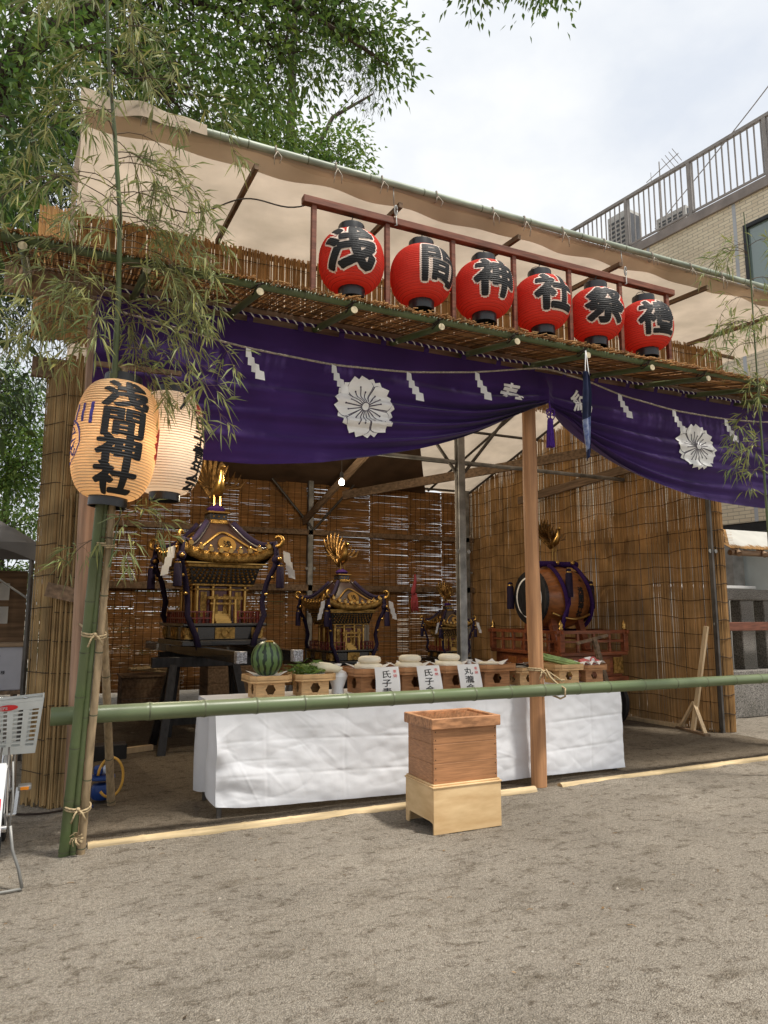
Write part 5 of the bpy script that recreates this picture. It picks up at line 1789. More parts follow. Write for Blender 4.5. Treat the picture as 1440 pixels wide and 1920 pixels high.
    while stack:
        o = stack.pop()
        stack += list(o.children)
        co = np.empty(len(o.data.vertices) * 3)
        o.data.vertices.foreach_get('co', co)
        co = co.reshape(-1, 3)
        z = co[:, 2] / s
        z = np.where(z < .28, z, np.where(z < 1.245, .28 + (z - .28) * .80, z - .193))
        co[:, 2] = z * s
        o.data.vertices.foreach_set('co', co.ravel())
        o.data.update()
    return t
m1 = mikoshi('largest gold and black portable shrine, at the left of the stage', (1.93, 9.45, 1.20), 0.98, (-1.95, 1.9))
m2 = mikoshi('middle sized portable shrine between the large one and the steel post', (3.78, 9.55, 0.90), 0.71, (-1.25, 1.4))
m1.rotation_euler = (0, 0, R(7)); m2.rotation_euler = (0, 0, R(7))
m3 = mikoshi('smallest portable shrine, half hidden behind the steel post', (5.62, 9.7, 0.90), 0.46, (-.8, .9))
def trestle(label, x, y, top, w, spread, h2=None):
    t = thing('trestle', label, 'trestle', (x, y, 0), 'black trestles under the shrines')
    MB().bbox(x - w / 2, x + w / 2, y - .06, y + .06, top - .12, top, .006).build('top_beam', 'black_wood', t)
    for sx in (-1, 1):
        for sy in (-1, 1):
            MB().beam((x + sx * w * .30, y + sy * .03, top - .10), (x + sx * w * .42, y + sy * spread, 0.0), .07, .09).build('leg', 'black_wood', t)
        MB().beam((x + sx * w * .385, y - spread * .62, top * .36), (x + sx * w * .385, y + spread * .62, top * .36), .05, .07).build('side_brace', 'black_wood', t)
    MB().beam((x - w * .39, y - spread * .66, top * .33), (x + w * .39, y - spread * .66, top * .33), .05, .08).build('front_brace', 'black_wood', t)
trestle('black trestle under the front of the largest shrine', 1.75, 8.95, 1.075, 1.25, .38)
trestle('black trestle under the rear of the largest shrine', 2.0, 10.2, 1.075, 1.25, .38)
trestle('black trestle under the front of the middle shrine', 3.78, 9.1, 0.805, 0.95, .3)
trestle('black trestle under the rear of the middle shrine', 3.78, 10.2, 0.805, 0.95, .3)
trestle('black trestle under the smallest shrine', 5.62, 9.7, 0.84, 0.75, .3)

# ------------------------------------------------------------------ drum on its railed cart
cart = thing('drum_cart', 'red brown railed cart with gold fittings carrying the drum', 'cart', (7.0, 8.85, 0))
x0, x1, y0, y1 = 6.45, 7.60, 8.02, 9.70
MB().bbox(x0 + .03, x1 - .03, y0 + .03, y1 - .03, .70, 1.0, .01).build('side_panel', 'stage_red', cart)
MB().bbox(x0 - .03, x1 + .03, y0 - .03, y1 + .03, 1.0, 1.05, .008).build('deck', 'stage_red', cart)
MB().bbox(x0 - .03, x1 + .03, y0 - .03, y1 + .03, .64, .70, .008).build('sill', 'stage_red', cart)
for (px, py) in ((x0, y0), (x1, y0), (x0, y1), (x1, y1)):
    q = MB().bbox(px - .04, px + .04, py - .04, py + .04, 1.05, 1.36, .006).build('corner_post', 'stage_red', cart)
    MB().lathe([(.034, 1.36), (.036, 1.39), (.022, 1.40), (.036, 1.425), (.03, 1.45), (.012, 1.475), (.003, 1.50)], (px, py, 0), 12).build('gold_cap', 'gold_smooth', q, smooth=True)
for zz, th in ((1.33, .045), (1.20, .03)):
    for a, b in (((x0, y0), (x1, y0)), ((x0, y0), (x0, y1)), ((x1, y0), (x1, y1)), ((x0, y1), (x1, y1))):
        d = nrm(V3(b[0] - a[0], b[1] - a[1], 0))
        MB().beam(V3(*a, zz) + d * (.041 if zz < 1.3 else -.08), V3(*b, zz) - d * (.041 if zz < 1.3 else -.08), th, th).build('rail', 'stage_red', cart)
for i in range(1, 4):
    MB().bbox(lerp(x0, x1, i / 4) - .02, lerp(x0, x1, i / 4) + .02, y0 - .018, y0 + .018, 1.05, 1.31, .003).build('baluster', 'stage_red', cart)
for i in range(1, 6):
    MB().bbox(x0 - .018, x0 + .018, lerp(y0, y1, i / 6) - .02, lerp(y0, y1, i / 6) + .02, 1.05, 1.31, .003).build('baluster', 'stage_red', cart)
for px in (x0 + .12, x1 - .12):
    MB().bbox(px - .09, px + .09, y0 + .012, y0 + .028, .74, .97, .003).build('gold_plate', 'gold', cart)
MB().bbox(x0 + .012, x0 + .028, y0 + .06, y0 + .28, .74, .97, .003).build('gold_plate', 'gold', cart)
for yy in (8.5, 8.85, 9.2):
    MB().bbox(x0 + .008, x0 + .028, yy - .1, yy + .1, .77, .94, .004).build('carved_panel', 'drum_wood', cart)
for k in range(3):
    MB().bbox(6.78 + .2 * k, 6.92 + .2 * k, y0 + .008, y0 + .028, .77, .94, .004).build('carved_panel', 'drum_wood', cart)
for px in (x0 + .1, x1 - .1):
    for py in (y0 + .2, y1 - .2):
        wv = MB().lathe([(.05, -.04), (.30, -.035), (.32, -.03), (.32, .03), (.30, .035), (.05, .04)], (px, py, .325), 24, 'x').build('wheel', 'black_wood', cart, smooth='auto')
        MB().lathe([(.06, -.06), (.06, .06)], (px, py, .325), 14, 'x').build('hub', 'gold_smooth', wv)
dr = thing('festival_drum', 'big barrel drum with black head and purple ropes on the cart', 'drum', (7.0, 8.85, 1.8))
dc = (7.0, 8.85, 1.83)
n = 20
prof = [(.36 + .125 * math.sin(math.pi * (i / n)) ** .9, -.44 + .88 * i / n) for i in range(n + 1)]
MB().lathe(prof, dc, 40, 'x').build('barrel', 'drum_wood', dr, smooth='auto')
hd = MB().lathe([(.415, -.40), (.405, -.445), (.37, -.455), (.001, -.457)], dc, 40, 'x', False).build('drum_head', 'black_wood', dr, smooth='auto')
for k in range(2):          # white swirl on the head
    pts_o, pts_i = [], []
    for i in range(25):
        a = R(-70 + 200 * i / 24 + 180 * k)
        w = .014 * math.sin(math.pi * min(1, i / 24 * 1.0)) + .002
        pts_o.append((dc[0] - .462, dc[1] + (.30 + w) * math.cos(a), dc[2] + (.30 + w) * math.sin(a)))
        pts_i.append((dc[0] - .462, dc[1] + (.30 - w) * math.cos(a), dc[2] + (.30 - w) * math.sin(a)))
    MB().add(pts_o + pts_i, [(i, i + 1, 26 + i, 25 + i) for i in range(24)]).build('white_swirl', 'white_print', hd)
for k in range(32):
    a = 2 * math.pi * k / 32
    MB().ball((dc[0] - .41, dc[1] + .412 * math.cos(a), dc[2] + .412 * math.sin(a)), .013, 6).build('tack', 'black_wood', hd)
MB().lathe([(.415, .40), (.405, .445), (.37, .455), (.001, .457)], dc, 40, 'x', False).build('drum_head', 'lacquer', dr, smooth='auto')
for xo in (-.16, .30):
    prs = [(dc[0] + xo + .05 * math.sin(a * 2), dc[1] + .505 * math.cos(a), dc[2] + .505 * math.sin(a)) for a in np.linspace(0, 6.28, 40)]
    MB().tube(prs, .030, 8).build('rope', 'purple_rope', dr, smooth=True)
MB().tube([(dc[0] + q, dc[1] - .1 + .04 * math.sin(q * 14), dc[2] + .51) for q in np.linspace(-.36, .36, 14)], .045, 8).build('rope', 'purple_rope', dr, smooth=True)
for q in (-.03, .26):
    MB().ball((dc[0] + q, dc[1] - .16, dc[2] + .53), .035, 10).build('bell', 'gold_smooth', dr, smooth=True)
for q in ((-.10, -.50, .42), (.44, -.34, .25), (-.50, .42, .25)):
    tt = tassel(dr, (dc[0] + q[0] - 7.0, dc[1] + q[1] - 8.85, dc[2] + q[2] - 1.8), .42, .055, 'purple_dark')
MB().tube([(dc[0] - .10, dc[1] - .49, dc[2] + .05), (dc[0] - .12, dc[1] - .51, dc[2] - .1), (dc[0] - .22, dc[1] - .50, dc[2] - .3), (dc[0] - .25, dc[1] - .50, dc[2] - .5)], .026, 8).build('rope', 'purple_rope', dr, smooth=True)
def drum_wrap(dx, zc, size, off=.004):
    def fn(P):
        out = np.zeros((len(P), 3))
        for i, (px, py) in enumerate(P):
            h = px * size + dx
            r = .36 + .125 * math.sin(math.pi * (h + .44) / .88) ** .9 + off
            a = (zc + py * size) / r
            out[i] = (dc[0] + h, dc[1] - r * math.cos(a), dc[2] + r * math.sin(a))
        return out
    return fn
for k, ch in enumerate('浅間神社'):
    put_text(ch, drum_wrap(.14, .10 - .115 * k, .125), 'painted_character', 'ink', dr, .05, 4, 6)
put_text('奉', drum_wrap(.19, .26, .07), 'painted_character', 'ink', dr, .02, 3, 4)
for sd in (-1, 1):
    MB().beam((dc[0] + sd * .25, dc[1] - .42, 1.05), (dc[0] + sd * .25, dc[1] - .26, 1.50), .09, .10).build('cradle', 'stage_red', dr)
    MB().beam((dc[0] + sd * .25, dc[1] + .42, 1.05), (dc[0] + sd * .25, dc[1] + .26, 1.50), .09, .10).build('cradle', 'stage_red', dr)
MB().tube([(dc[0] + q, dc[1] - .47 + .12 * abs(q), dc[2] - .22 - .10 * math.cos(q * 4)) for q in np.linspace(-.36, .36, 14)], .02, 6).build('gold_trim', 'gold_smooth', dr, smooth=True)
phx = thing('phoenix_ornament', 'gilded phoenix with spread wings perched on top of the drum', 'ornament', (dc[0], dc[1] - .05, dc[2] + .50))
MB().cyl((0.03, 0, .02), (.03, 0, .25), .009, n=6).build('stand', 'gold_smooth', phx, local=True)
MB().cyl((-.03, 0, .02), (-.03, 0, .25), .009, n=6).build('stand', 'gold_smooth', phx, local=True)
phoenix(phx, (0, 0, .22), .95)
# mallet rest leaning in front of the cart
ml = thing('wooden_mallet_rest', 'slanting brown timber prop with a crosspiece before the cart', 'prop', (6.6, 7.6, 0))
MB().beam((6.98, 7.5, 0.0), (6.66, 7.60, 1.27), .045, .065).build('shaft', 'wood_old', ml)
MB().beam((6.38, 7.60, 1.20), (6.92, 7.62, 1.30), .035, .035).build('crosspiece', 'wood_old', ml)

# ------------------------------------------------------------------ offering table
tbl = thing('offering_table', 'long folding table standing under the white cloth', 'table', (3.3, 6.15, 0))
TZ = 0.875
MB().bbox(1.27, 5.40, 5.84, 6.5, TZ - .035, TZ - .004, .004).build('tabletop', 'wood_pale', tbl)
for px in (1.30, 3.2, 3.45, 5.35):
    for py in (5.87, 6.45):
        MB().bbox(px - .018, px + .018, py - .018, py + .018, 0, TZ - .036, .003).build('leg', 'steel_dark', tbl)
def hemz(x):
    return interp(x, [(1.15, .10), (1.5, .07), (3.0, .035), (4.2, .05), (5.45, .04)])
CREASE = []
for _ in range(34):
    a_ = random.uniform(-.9, .9) if random.random() < .7 else random.uniform(0, 3.1)
    CREASE.append((random.uniform(1.2, 5.4) if random.random() < .65 else random.uniform(1.2, 2.1), random.uniform(.08, .85), math.cos(a_), math.sin(a_), random.uniform(.08, .35), random.uniform(.006, .016), random.uniform(.001, .003) * random.choice((-1, 1))))
def wr(x, z):
    q = 0.0
    for cx_, cz_, c_, s_, l_, w_c, am in CREASE:
        dx, dz = x - cx_, z - cz_
        u = dx * c_ + dz * s_
        if abs(u) < l_ * 1.6:
            v = -dx * s_ + dz * c_ + .04 * u * u / l_
            if abs(v) < w_c * 3.5:
                q += am * math.exp(-(v / w_c) ** 2 - (u / l_) ** 2 * 1.5)
    return q + wr0(x, z)
def wr0(x, z):
    w = noise.noise(Vector((x * 1.6 + z, z * 2.2, 5))) * .011 + noise.noise(Vector((x * 4 - z * 2, z * 6, 9))) * .004 + noise.noise(Vector((x * 11, z * 14, 1))) * .004
    w += .010 * abs(noise.noise(Vector((x * 1.8 + z * 2.5, z * 2 - x, 2)))) ** .6 + .007 * abs(noise.noise(Vector((x * 2.1 - z * 3.5, z * 3 + x, 12)))) ** .6
    w += .035 * math.exp(-(x - 1.235) / .4) * noise.noise(Vector((x * 4 + z * 3, z * 5 - x * 2, 6)))
    for fx in (1.66, 2.35, 3.05, 3.75, 4.45, 5.0):           # fold creases
        w += -.005 * (.4 + .6 * abs(noise.noise(Vector((z * 4, fx, 0))))) * math.exp(-((x - fx - .012 * math.sin(z * 5 + fx)) / .014) ** 2)
    for fz in (.55, .28):
        w += -.005 * (.2 + abs(noise.noise(Vector((x * 2, fz, 4))))) * math.exp(-((z - fz - .03 * math.sin(x * 1.3)) / .012) ** 2)
    return w
def cloth_front(u, v):
    x = lerp(1.235, 5.42, u)
    z = lerp(TZ + .002, hemz(x), v)
    lean = .02 + .03 * v
    corner = math.exp(-(x - 1.235) / .25)
    y = 5.83 - lean * .6 - wr(x, z) * min(1, v * 4) - .04 * corner * v * math.sin(v * 5)
    return (x + .05 * corner * v * 0.6, y, z)
tc_ = thing('white_tablecloth', 'creased white sheet draped over the long offering table', 'tablecloth', (3.3, 6.15, 0))
MB().sheet(cloth_front, 420, 90).build('front_drop', 'white_cloth', tc_, smooth=True)
MB().sheet(lambda u, v: (lerp(1.235, 5.42, u), lerp(5.818, 6.52, v), TZ + .002 + .0015 * noise.noise(Vector((u * 30, v * 6, 0)))), 60, 8).build('top_sheet', 'white_cloth', tc_, smooth=True)
def cloth_side(u, v):
    e = cloth_front(0, v)
    k = min(1, u * 3)
    return (e[0] - k * (.02 * v + .045 * v * math.sin(u * 6.5 + .5) + .03 * math.sin(v * 3.1) * math.sin(u * 9)), lerp(e[1], 6.52, u), lerp(e[2], lerp(TZ + .002, .12 + .04 * math.sin(u * 5), v), k))
MB().sheet(cloth_side, 40, 90).build('side_drop', 'white_cloth', tc_, smooth=True)
MB().sheet(lambda u, v: (5.42 + .01 * math.sin(u * 9) * v, lerp(5.818, 6.52, u), lerp(TZ + .002, .05, v)), 12, 8).build('side_drop', 'white_cloth', tc_, smooth=True)

def plate_hole(mb, o, a, b, w, h, r, th, nrm_):
    """panel with a round opening: centre o, axes a and b, half sizes w, h"""
    n = 24
    o, a, b, nn = V3(*o), V3(*a), V3(*b), V3(*nrm_)
    ring, sq = [], []
    for k in range(n):
        an_ = 2 * math.pi * (k + .5) / n
        c, s_ = math.cos(an_), math.sin(an_)
        ring.append((c * r * (1 + .10 * math.cos(an_ * 6)), s_ * r * (1 + .10 * math.cos(an_ * 6))))
        m_ = max(abs(c) / w, abs(s_) / h)
        sq.append((c / m_, s_ / m_))
    for cx in ((w, h), (-w, h), (-w, -h), (w, -h)):
        i = min(range(n), key=lambda q: (sq[q][0] - cx[0]) ** 2 + (sq[q][1] - cx[1]) ** 2)
        sq[i] = cx
    P = [o + a * p[0] + b * p[1] for p in ring] + [o + a * p[0] + b * p[1] for p in sq]
    P2 = [p - nn * th for p in P]
    f = []
    for k in range(n):
        k2 = (k + 1) % n
        f += [(k, k2, n + k2, n + k), (2 * n + k2, 2 * n + k, 3 * n + k, 3 * n + k2), (k2, k, 2 * n + k, 2 * n + k2), (n + k, n + k2, 3 * n + k2, 3 * n + k)]
    mb.add(P + P2, f)
def sanbo(label, x, y, s, m, rot=0.0):
    t = thing('offering_stand', label, 'offering stand', (x, y, TZ + .0035), 'wooden offering stands on the table')
    hw, hh = .125 * s, .15 * s
    for nx_, ny_ in ((0, -1), (-1, 0), (0, 1), (1, 0)):
        mb = MB()
        ww = hw if nx_ == 0 else hw - .009
        plate_hole(mb, (nx_ * hw, ny_ * hw, hh / 2), (-ny_, nx_, 0), (0, 0, 1), ww, hh / 2, .042 * s, .008, (nx_, ny_, 0))
        mb.build('stand_side', m, t, local=True)
    e, c = .185 * s, .05 * s
    poly = [(-e + c, -e), (e - c, -e), (e, -e + c), (e, e - c), (e - c, e), (-e + c, e), (-e, e - c), (-e, -e + c)]
    MB().prism(poly, hh + .001, hh + .012, 'z').build('tray_board', m, t, local=True)
    th = .009
    for i in range(8):
        p, q = V3(*poly[i], 0), V3(*poly[(i + 1) % 8], 0)
        inn = nrm(V3(-(p + q)[0], -(p + q)[1], 0))
        v = [p, q, q + inn * th, p + inn * th]
        v = [k + V3(0, 0, hh - .012 * s) for k in v] + [k + V3(0, 0, hh + .045 * s) for k in v]
        MB().add(v, [(3, 2, 1, 0), (4, 5, 6, 7), (0, 1, 5, 4), (1, 2, 6, 5), (2, 3, 7, 6), (3, 0, 4, 7)]).build('tray_rim', m, t, local=True)
    t.rotation_euler = (0, 0, rot)
    return t, TZ + .0035 + hh + .013
def tray_paper(x, y, z, s, lab):
    t = thing('folded_paper', lab, 'paper', (x, y, z), 'white papers lining the trays')
    for a, l in ((0.1, .2), (.85, .19), (1.6, .2), (2.5, .18)):
        c, sn = math.cos(a), math.sin(a)
        e = l * s
        P = [(c * -e * .8, sn * -e * .8, .035 * s), (c * e * .2 - sn * e * .5, sn * e * .2 + c * e * .5, .004 + .002 * a), (c * e * 1.08, sn * e * 1.08, .062 * s), (c * e * .2 + sn * e * .5, sn * e * .2 - c * e * .5, .006 + .002 * a)]
        P2 = [(p[0], p[1], p[2] - .0012) for p in P]
        MB().add(P + P2, [(0, 1, 3), (1, 2, 3), (4, 7, 5), (5, 7, 6), (0, 4, 5, 1), (1, 5, 6, 2), (2, 6, 7, 3), (3, 7, 4, 0)]).build('sheet', 'paper', t, local=True)
YS = 6.13
stand_spec = [(1.735, 1.0, 'hinoki', 'pale wooden stand under the watermelon'), (2.14, 1.0, 'hinoki', 'pale wooden stand under the green vegetables'), (2.70, 1.17, 'hinoki_dark', 'reddish stand under the leftmost rice cakes'), (3.12, 1.17, 'hinoki_dark', 'reddish stand under the middle rice cakes'), (3.55, 1.17, 'hinoki_dark', 'reddish stand under the rightmost rice cakes'),
              (4.02, 1.15, 'hinoki_dark', 'wide reddish stand with only a flat white disc on it'), (4.42, .92, 'hinoki', 'small stand under the dark dried squid, left of the log post'), (4.92, 1.0, 'hinoki', 'wooden stand under the bunch of scallions'), (5.26, .92, 'hinoki_dark', 'last stand on the table, under red and white rolls')]
tops = []
for x, s_, m_, lab in stand_spec:
    t, z = sanbo(lab, x, YS, s_, m_, random.uniform(-.04, .04))
    tops.append((x, z, s_))
for i, nm in ((0, 'the watermelon'), (1, 'the vegetables'), (2, 'the leftmost rice cakes'), (3, 'the middle rice cakes'), (4, 'the rightmost rice cakes'), (5, 'the flat white disc'), (6, 'the dried squid'), (8, 'the red and white rolls')):
    tray_paper(tops[i][0], YS, tops[i][1], tops[i][2] * 1.0, 'folded white paper lining the tray below ' + nm)
# offerings
x, z, _ = tops[0]
wm = thing('watermelon', 'striped green watermelon resting on the first stand', 'watermelon', (x, YS, z + .165))
MB().ball((0, 0, 0), .138, 32, (1, 1, 1.13)).build('rind', 'melon', wm, smooth=True, local=True)
MB().ball((0.01, -.035, .148), .03, 10, (1.4, .8, .35)).build('sticker', 'hose_yellow', wm, smooth=True, local=True)
x, z, _ = tops[1]
vg = thing('vegetable_bundle', 'bundle of leafy greens piled on the second stand', 'vegetables', (x, YS, z))
mb = MB()
N_ = 260
P = np.stack([rng.normal(0, .075, N_) - .03, rng.normal(0, .05, N_), np.abs(rng.normal(.045, .03, N_))], 1)
add_leaves(mb, P, np.stack([rng.normal(0, 1, N_), rng.normal(0, .6, N_), rng.normal(.1, .4, N_)], 1), rng.uniform(.05, .11, N_), rng.uniform(.015, .03, N_), .1)
mb.build('foliage', 'greens', vg, kind='stuff', local=True)
for k in range(9):
    MB().tube([(-.14 + .008 * k, -.05 + .012 * k, .04), (-.02, -.06 + .015 * k, .06 + .003 * k), (.12, -.05 + .012 * k, .045)], .009, 6).build('stalk', 'scallion', vg, smooth=True, local=True)
MB().ball((-.04, -.01, .055), .06, 12, (1.9, 1, .8)).build('core', 'greens', vg, smooth=True, local=True)
dk = thing('radish', 'pale white radish lying beside the leafy greens', 'radish', (x + .10, YS - .02, z + .06))
MB().tube([(-.10, .06, .02), (-.02, .01, .02), (.06, -.03, .01), (.13, -.055, .0), (.17, -.065, .01)], [.03, .045, .045, .03, .005], 12).build('root', 'daikon', dk, smooth=True, local=True)
for i, nm in ((2, 'leftmost'), (3, 'middle'), (4, 'rightmost')):
    x, z, s_ = tops[i]
    t = thing('rice_cakes', 'two stacked round white rice cakes on the %s papered stand' % nm, 'rice cake', (x, YS, z + .01), 'stacked rice cakes on the table')
    for k, (r_, h_, zz) in enumerate(((.135, .065, 0), (.108, .068, .060))):
        MB().lathe([(r_ * .75, zz), (r_ * .97, zz + h_ * .25), (r_, zz + h_ * .5), (r_ * .93, zz + h_ * .82), (r_ * .7, zz + h_ * .98), (r_ * .2, zz + h_ * 1.03), (.001, zz + h_ * 1.03)], (.01 * k, 0, 0), 28).build('cake', 'mochi', t, smooth=True, local=True)
names = (('氏子青年', 'leftmost rice cakes'), ('氏子会', 'middle rice cakes'), ('丸瀧会', 'rightmost rice cakes'))
for i, (txt, nm) in enumerate(names):
    x, z, s_ = tops[2 + i]
    t = thing('name_slip', 'white slip with brushed characters hanging below the ' + nm, 'paper', (x + .06, YS - .22, z), 'brushed name slips on the stands')
    W_, Hh = .118, .36
    def slip(u, v, dy=0.0):
        a = (u - .5) * 2
        return (a * W_ * (1 + .04 * v) + .035 * v * v * (1 if i else -.3), -.055 + .045 * math.sin(v * 2.6) * -1 + (.10 if False else 0) - dy + .012 * a * a, .055 - Hh * v)
    MB().sheet(slip, 10, 16).build('sheet', 'paper', t, smooth=True, local=True)
    for k, ch in enumerate(txt):
        def fn(Pp, k=k):
            return np.array([slip(.43 + p[0] * .40, .17 + .205 * k - p[1] * .19, .003) for p in Pp])
        put_text(ch, fn, 'brushed_character', 'ink', t, .008, 3, 3).location = (0, 0, 0)
    for k, ch in enumerate('奉納'):
        def fn(Pp, k=k):
            return np.array([slip(.80 + p[0] * .17, .11 + .10 * k - p[1] * .085, .003) for p in Pp])
        put_text(ch, fn, 'red_character', 'ink_red', t, .0, 2, 2).location = (0, 0, 0)
for x, lab in ((2.405, 'white ceramic sake jar between the vegetables and rice cakes'), (3.80, 'white ceramic sake jar behind the rightmost name slip')):
    t = thing('sake_jar', lab, 'jar', (x, YS + .02, TZ + .0035), 'white sake jars on the table')
    s_ = 1.05
    MB().lathe([(.05 * s_, 0), (.055 * s_, .01), (.05 * s_, .05), (.075 * s_, .12), (.088 * s_, .155), (.075 * s_, .19), (.03 * s_, .215), (.022 * s_, .225), (.022 * s_, .245), (.032 * s_, .255), (.032 * s_, .265), (.001, .268)], (0, 0, 0), 28).build('jar_body', 'ceramic', t, smooth='auto', local=True)
x, z, _ = tops[5]
t = thing('flat_disc_offering', 'flat white disc offering on the wide reddish stand', 'offering', (x, YS, z + .02))
MB().lathe([(.09, 0.01), (.105, .02), (.10, .03), (.001, .034)], (0, 0, 0), 24).build('disc', 'mochi', t, smooth=True, local=True)
x, z, _ = tops[6]
t = thing('dried_squid', 'dark flat dried squid laid across the small stand', 'squid', (x, YS, z + .03))
for k in range(3):
    MB().sheet(lambda u, v: (lerp(-.17, .17, u), (v - .5) * .12 * (1 - .7 * abs(u - .4)) + .03 * (k - 1), .012 * k + .01 * math.sin(u * 5 + k) + .02 * abs(v - .5)), 12, 4).build('body', 'squid', t, smooth=True, local=True)
x, z, _ = tops[7]
t = thing('scallion_bunch', 'bunch of pale green scallions on a stand right of the log post', 'vegetables', (x, YS, z))
for k in range(22):
    yy, zz = random.uniform(-.07, .07), random.uniform(.02, .08)
    MB().tube([(-.23 + random.uniform(-.03, .03), yy * .9, zz + .06), (-.1, yy, zz + .03), (.05, yy * 1.1, zz), (.16 + random.uniform(-.03, .03), yy * 1.3, zz * .6)], [.006, .012, .012, .010], 6).build('stalk', 'scallion', t, smooth=True, local=True)
x, z, _ = tops[8]
t = thing('red_white_rolls', 'red and white rolled offering wrapped in paper on the last stand', 'offering', (x, YS, z))
for k, (dx, dz) in enumerate(((-.06, .045), (.04, .06), (.10, .035))):
    MB().tube([(dx - .05, -.02 + .03 * k, dz), (dx, -.03 + .02 * k, dz + .01), (dx + .05, -.02, dz)], .035, 12).build('roll', 'fish_red' if k != 1 else 'paper', t, smooth='auto', local=True)
MB().sheet(lambda u, v: (lerp(-.15, .15, u), lerp(-.13, .0, v), .02 + .05 * (1 - v) * abs(math.sin(u * 9)) + .03 * v), 14, 5).build('wrapper', 'paper', t, local=True)
MB().tube([(.04 + .036 * math.cos(a), -.06, .065 + .036 * math.sin(a)) for a in np.linspace(0, 6.28, 16)], .008, 6).build('rim', 'fish_red', t, smooth=True, local=True)

# ------------------------------------------------------------------ offering box on its plywood base
ob = thing('offering_box', 'reddish brown wooden money box with a slatted top', 'offering box', (2.92, 4.98, 0.348))
ax0, ax1, ay0, ay1 = 2.625, 3.205, 4.775, 5.21
h0, h1 = .348, .773
PL = [h0, .49, .63, h1]
for a, b in zip(PL, PL[1:]):
    MB().bbox(ax0 + .012, ax1 - .012, ay0 + .010, ay0 + .032, a + .0008, b - .0008, .002).build('front_plank', 'wood_box', ob)
    MB().bbox(ax0 + .012, ax1 - .012, ay1 - .032, ay1 - .010, a + .0008, b - .0008, .002).build('back_plank', 'wood_box', ob)
    MB().bbox(ax0 + .010, ax0 + .030, ay0 + .034, ay1 - .034, a + .0008, b - .0008, .002).build('side_plank', 'wood_box', ob)
    MB().bbox(ax1 - .030, ax1 - .010, ay0 + .034, ay1 - .034, a + .0008, b - .0008, .002).build('side_plank', 'wood_box', ob)
e = .014
MB().bbox(ax0 - e, ax1 + e, ay0 - e, ay0 + .022, h1 - .032, h1 + .045, .004).build('top_frame', 'wood_boxtop', ob)
MB().bbox(ax0 - e, ax1 + e, ay1 - .022, ay1 + e, h1 - .032, h1 + .045, .004).build('top_frame', 'wood_boxtop', ob)
MB().bbox(ax0 - e, ax0 + .022, ay0 + .0225, ay1 - .0225, h1 - .032, h1 + .044, .004).build('top_frame', 'wood_boxtop', ob)
MB().bbox(ax1 - .022, ax1 + e, ay0 + .0225, ay1 - .0225, h1 - .032, h1 + .044, .004).build('top_frame', 'wood_boxtop', ob)
for k in range(6):
    xx = lerp(ax0 + .06, ax1 - .06, k / 5)
    MB().prism([(xx - .03, h1 - .02), (xx + .03, h1 - .02), (xx, h1 + .036)], ay0 + .0225, ay1 - .0225).build('slat', 'wood_boxtop', ob)
MB().box(ax0 + .033, ax1 - .033, ay0 + .033, ay1 - .033, h0 + .002, h1 - .03).build('dark_inside', 'dark_fill', ob)
for zz in (.38, .46, .52, .60, .66, .72):
    for xx in (ax0 + .028, ax1 - .028):
        MB().lathe([(.0045, 0), (.0045, .003)], (xx, ay0 + .0085, zz), 8, 'y').build('nail', 'cord_dark', ob)
bs = thing('box_base', 'pale plywood base with a lipped top under the money box', 'stand', (2.92, 4.98, 0))
MB().bbox(ax0 - .012, ax1 + .012, ay0 - .018, ay1 + .012, .322, .334, .003).build('lip_board', 'plywood', bs)
MB().bbox(ax0 - .002, ax1 + .002, ay0 - .005, ay1 + .003, .3345, .3475, .003).build('top_board', 'plywood', bs)
MB().bbox(ax0 - .004, ax1 + .004, ay0 - .012, ay0 + .004, 0.0, .3215, .002).build('front_panel', 'plywood', bs)
MB().bbox(ax0 - .004, ax1 + .004, ay1 - .008, ay1 + .006, 0.0, .3215, .002).build('back_panel', 'plywood', bs)
for sx, xx in ((0, ax0 - .004), (1, ax1 - .010)):
    MB().prism([(ay0 + .0045, .075), (ay0 + .045, .085), (ay1 - .06, .085), (ay1 - .04, .0), (ay1 - .0085, 0), (ay1 - .0085, .3215), (ay0 + .0045, .3215)], xx, xx + .014, 'x').build('side_panel', 'plywood', bs)

# ------------------------------------------------------------------ things on the stage floor
pr_ = thing('angled_prop_stand', 'plain timber prop with a three legged foot by the right reed wall', 'stand', (8.05, 7.2, 0))
MB().beam((7.98, 7.22, 0.03), (8.10, 7.0, 1.42), .06, .035).build('upright', 'wood_pale', pr_)
MB().beam((7.86, 6.88, 0.02), (8.06, 7.55, 0.02), .08, .03).build('foot_bar', 'wood_old', pr_)
MB().beam((7.9, 6.95, 0.03), (8.0, 7.2, .40), .045, .03).build('strut', 'wood_pale', pr_)
MB().beam((8.05, 7.5, 0.03), (8.0, 7.2, .40), .045, .03).build('strut', 'wood_pale', pr_)
MB().beam((8.0, 8.8, .03), (8.12, 7.5, .03), .07, .05).build('floor_batten', 'wood_pale', label='pale timber batten lying along the foot of the right wall', cat='timber')
lb_ = thing('loose_timber', 'pale square timber lying on the stage floor at left', 'timber', (0.95, 8.9, 0))
MB().beam((0.70, 8.82, .04), (1.18, 8.98, .04), .07, .06).build('plank', 'wood_pale', lb_)
MB().bbox(.42, .86, 8.55, 8.75, .0, .17, .01).build('black_case', 'black_plastic', label='flat black case on the floor behind the corner bamboos', cat='case')
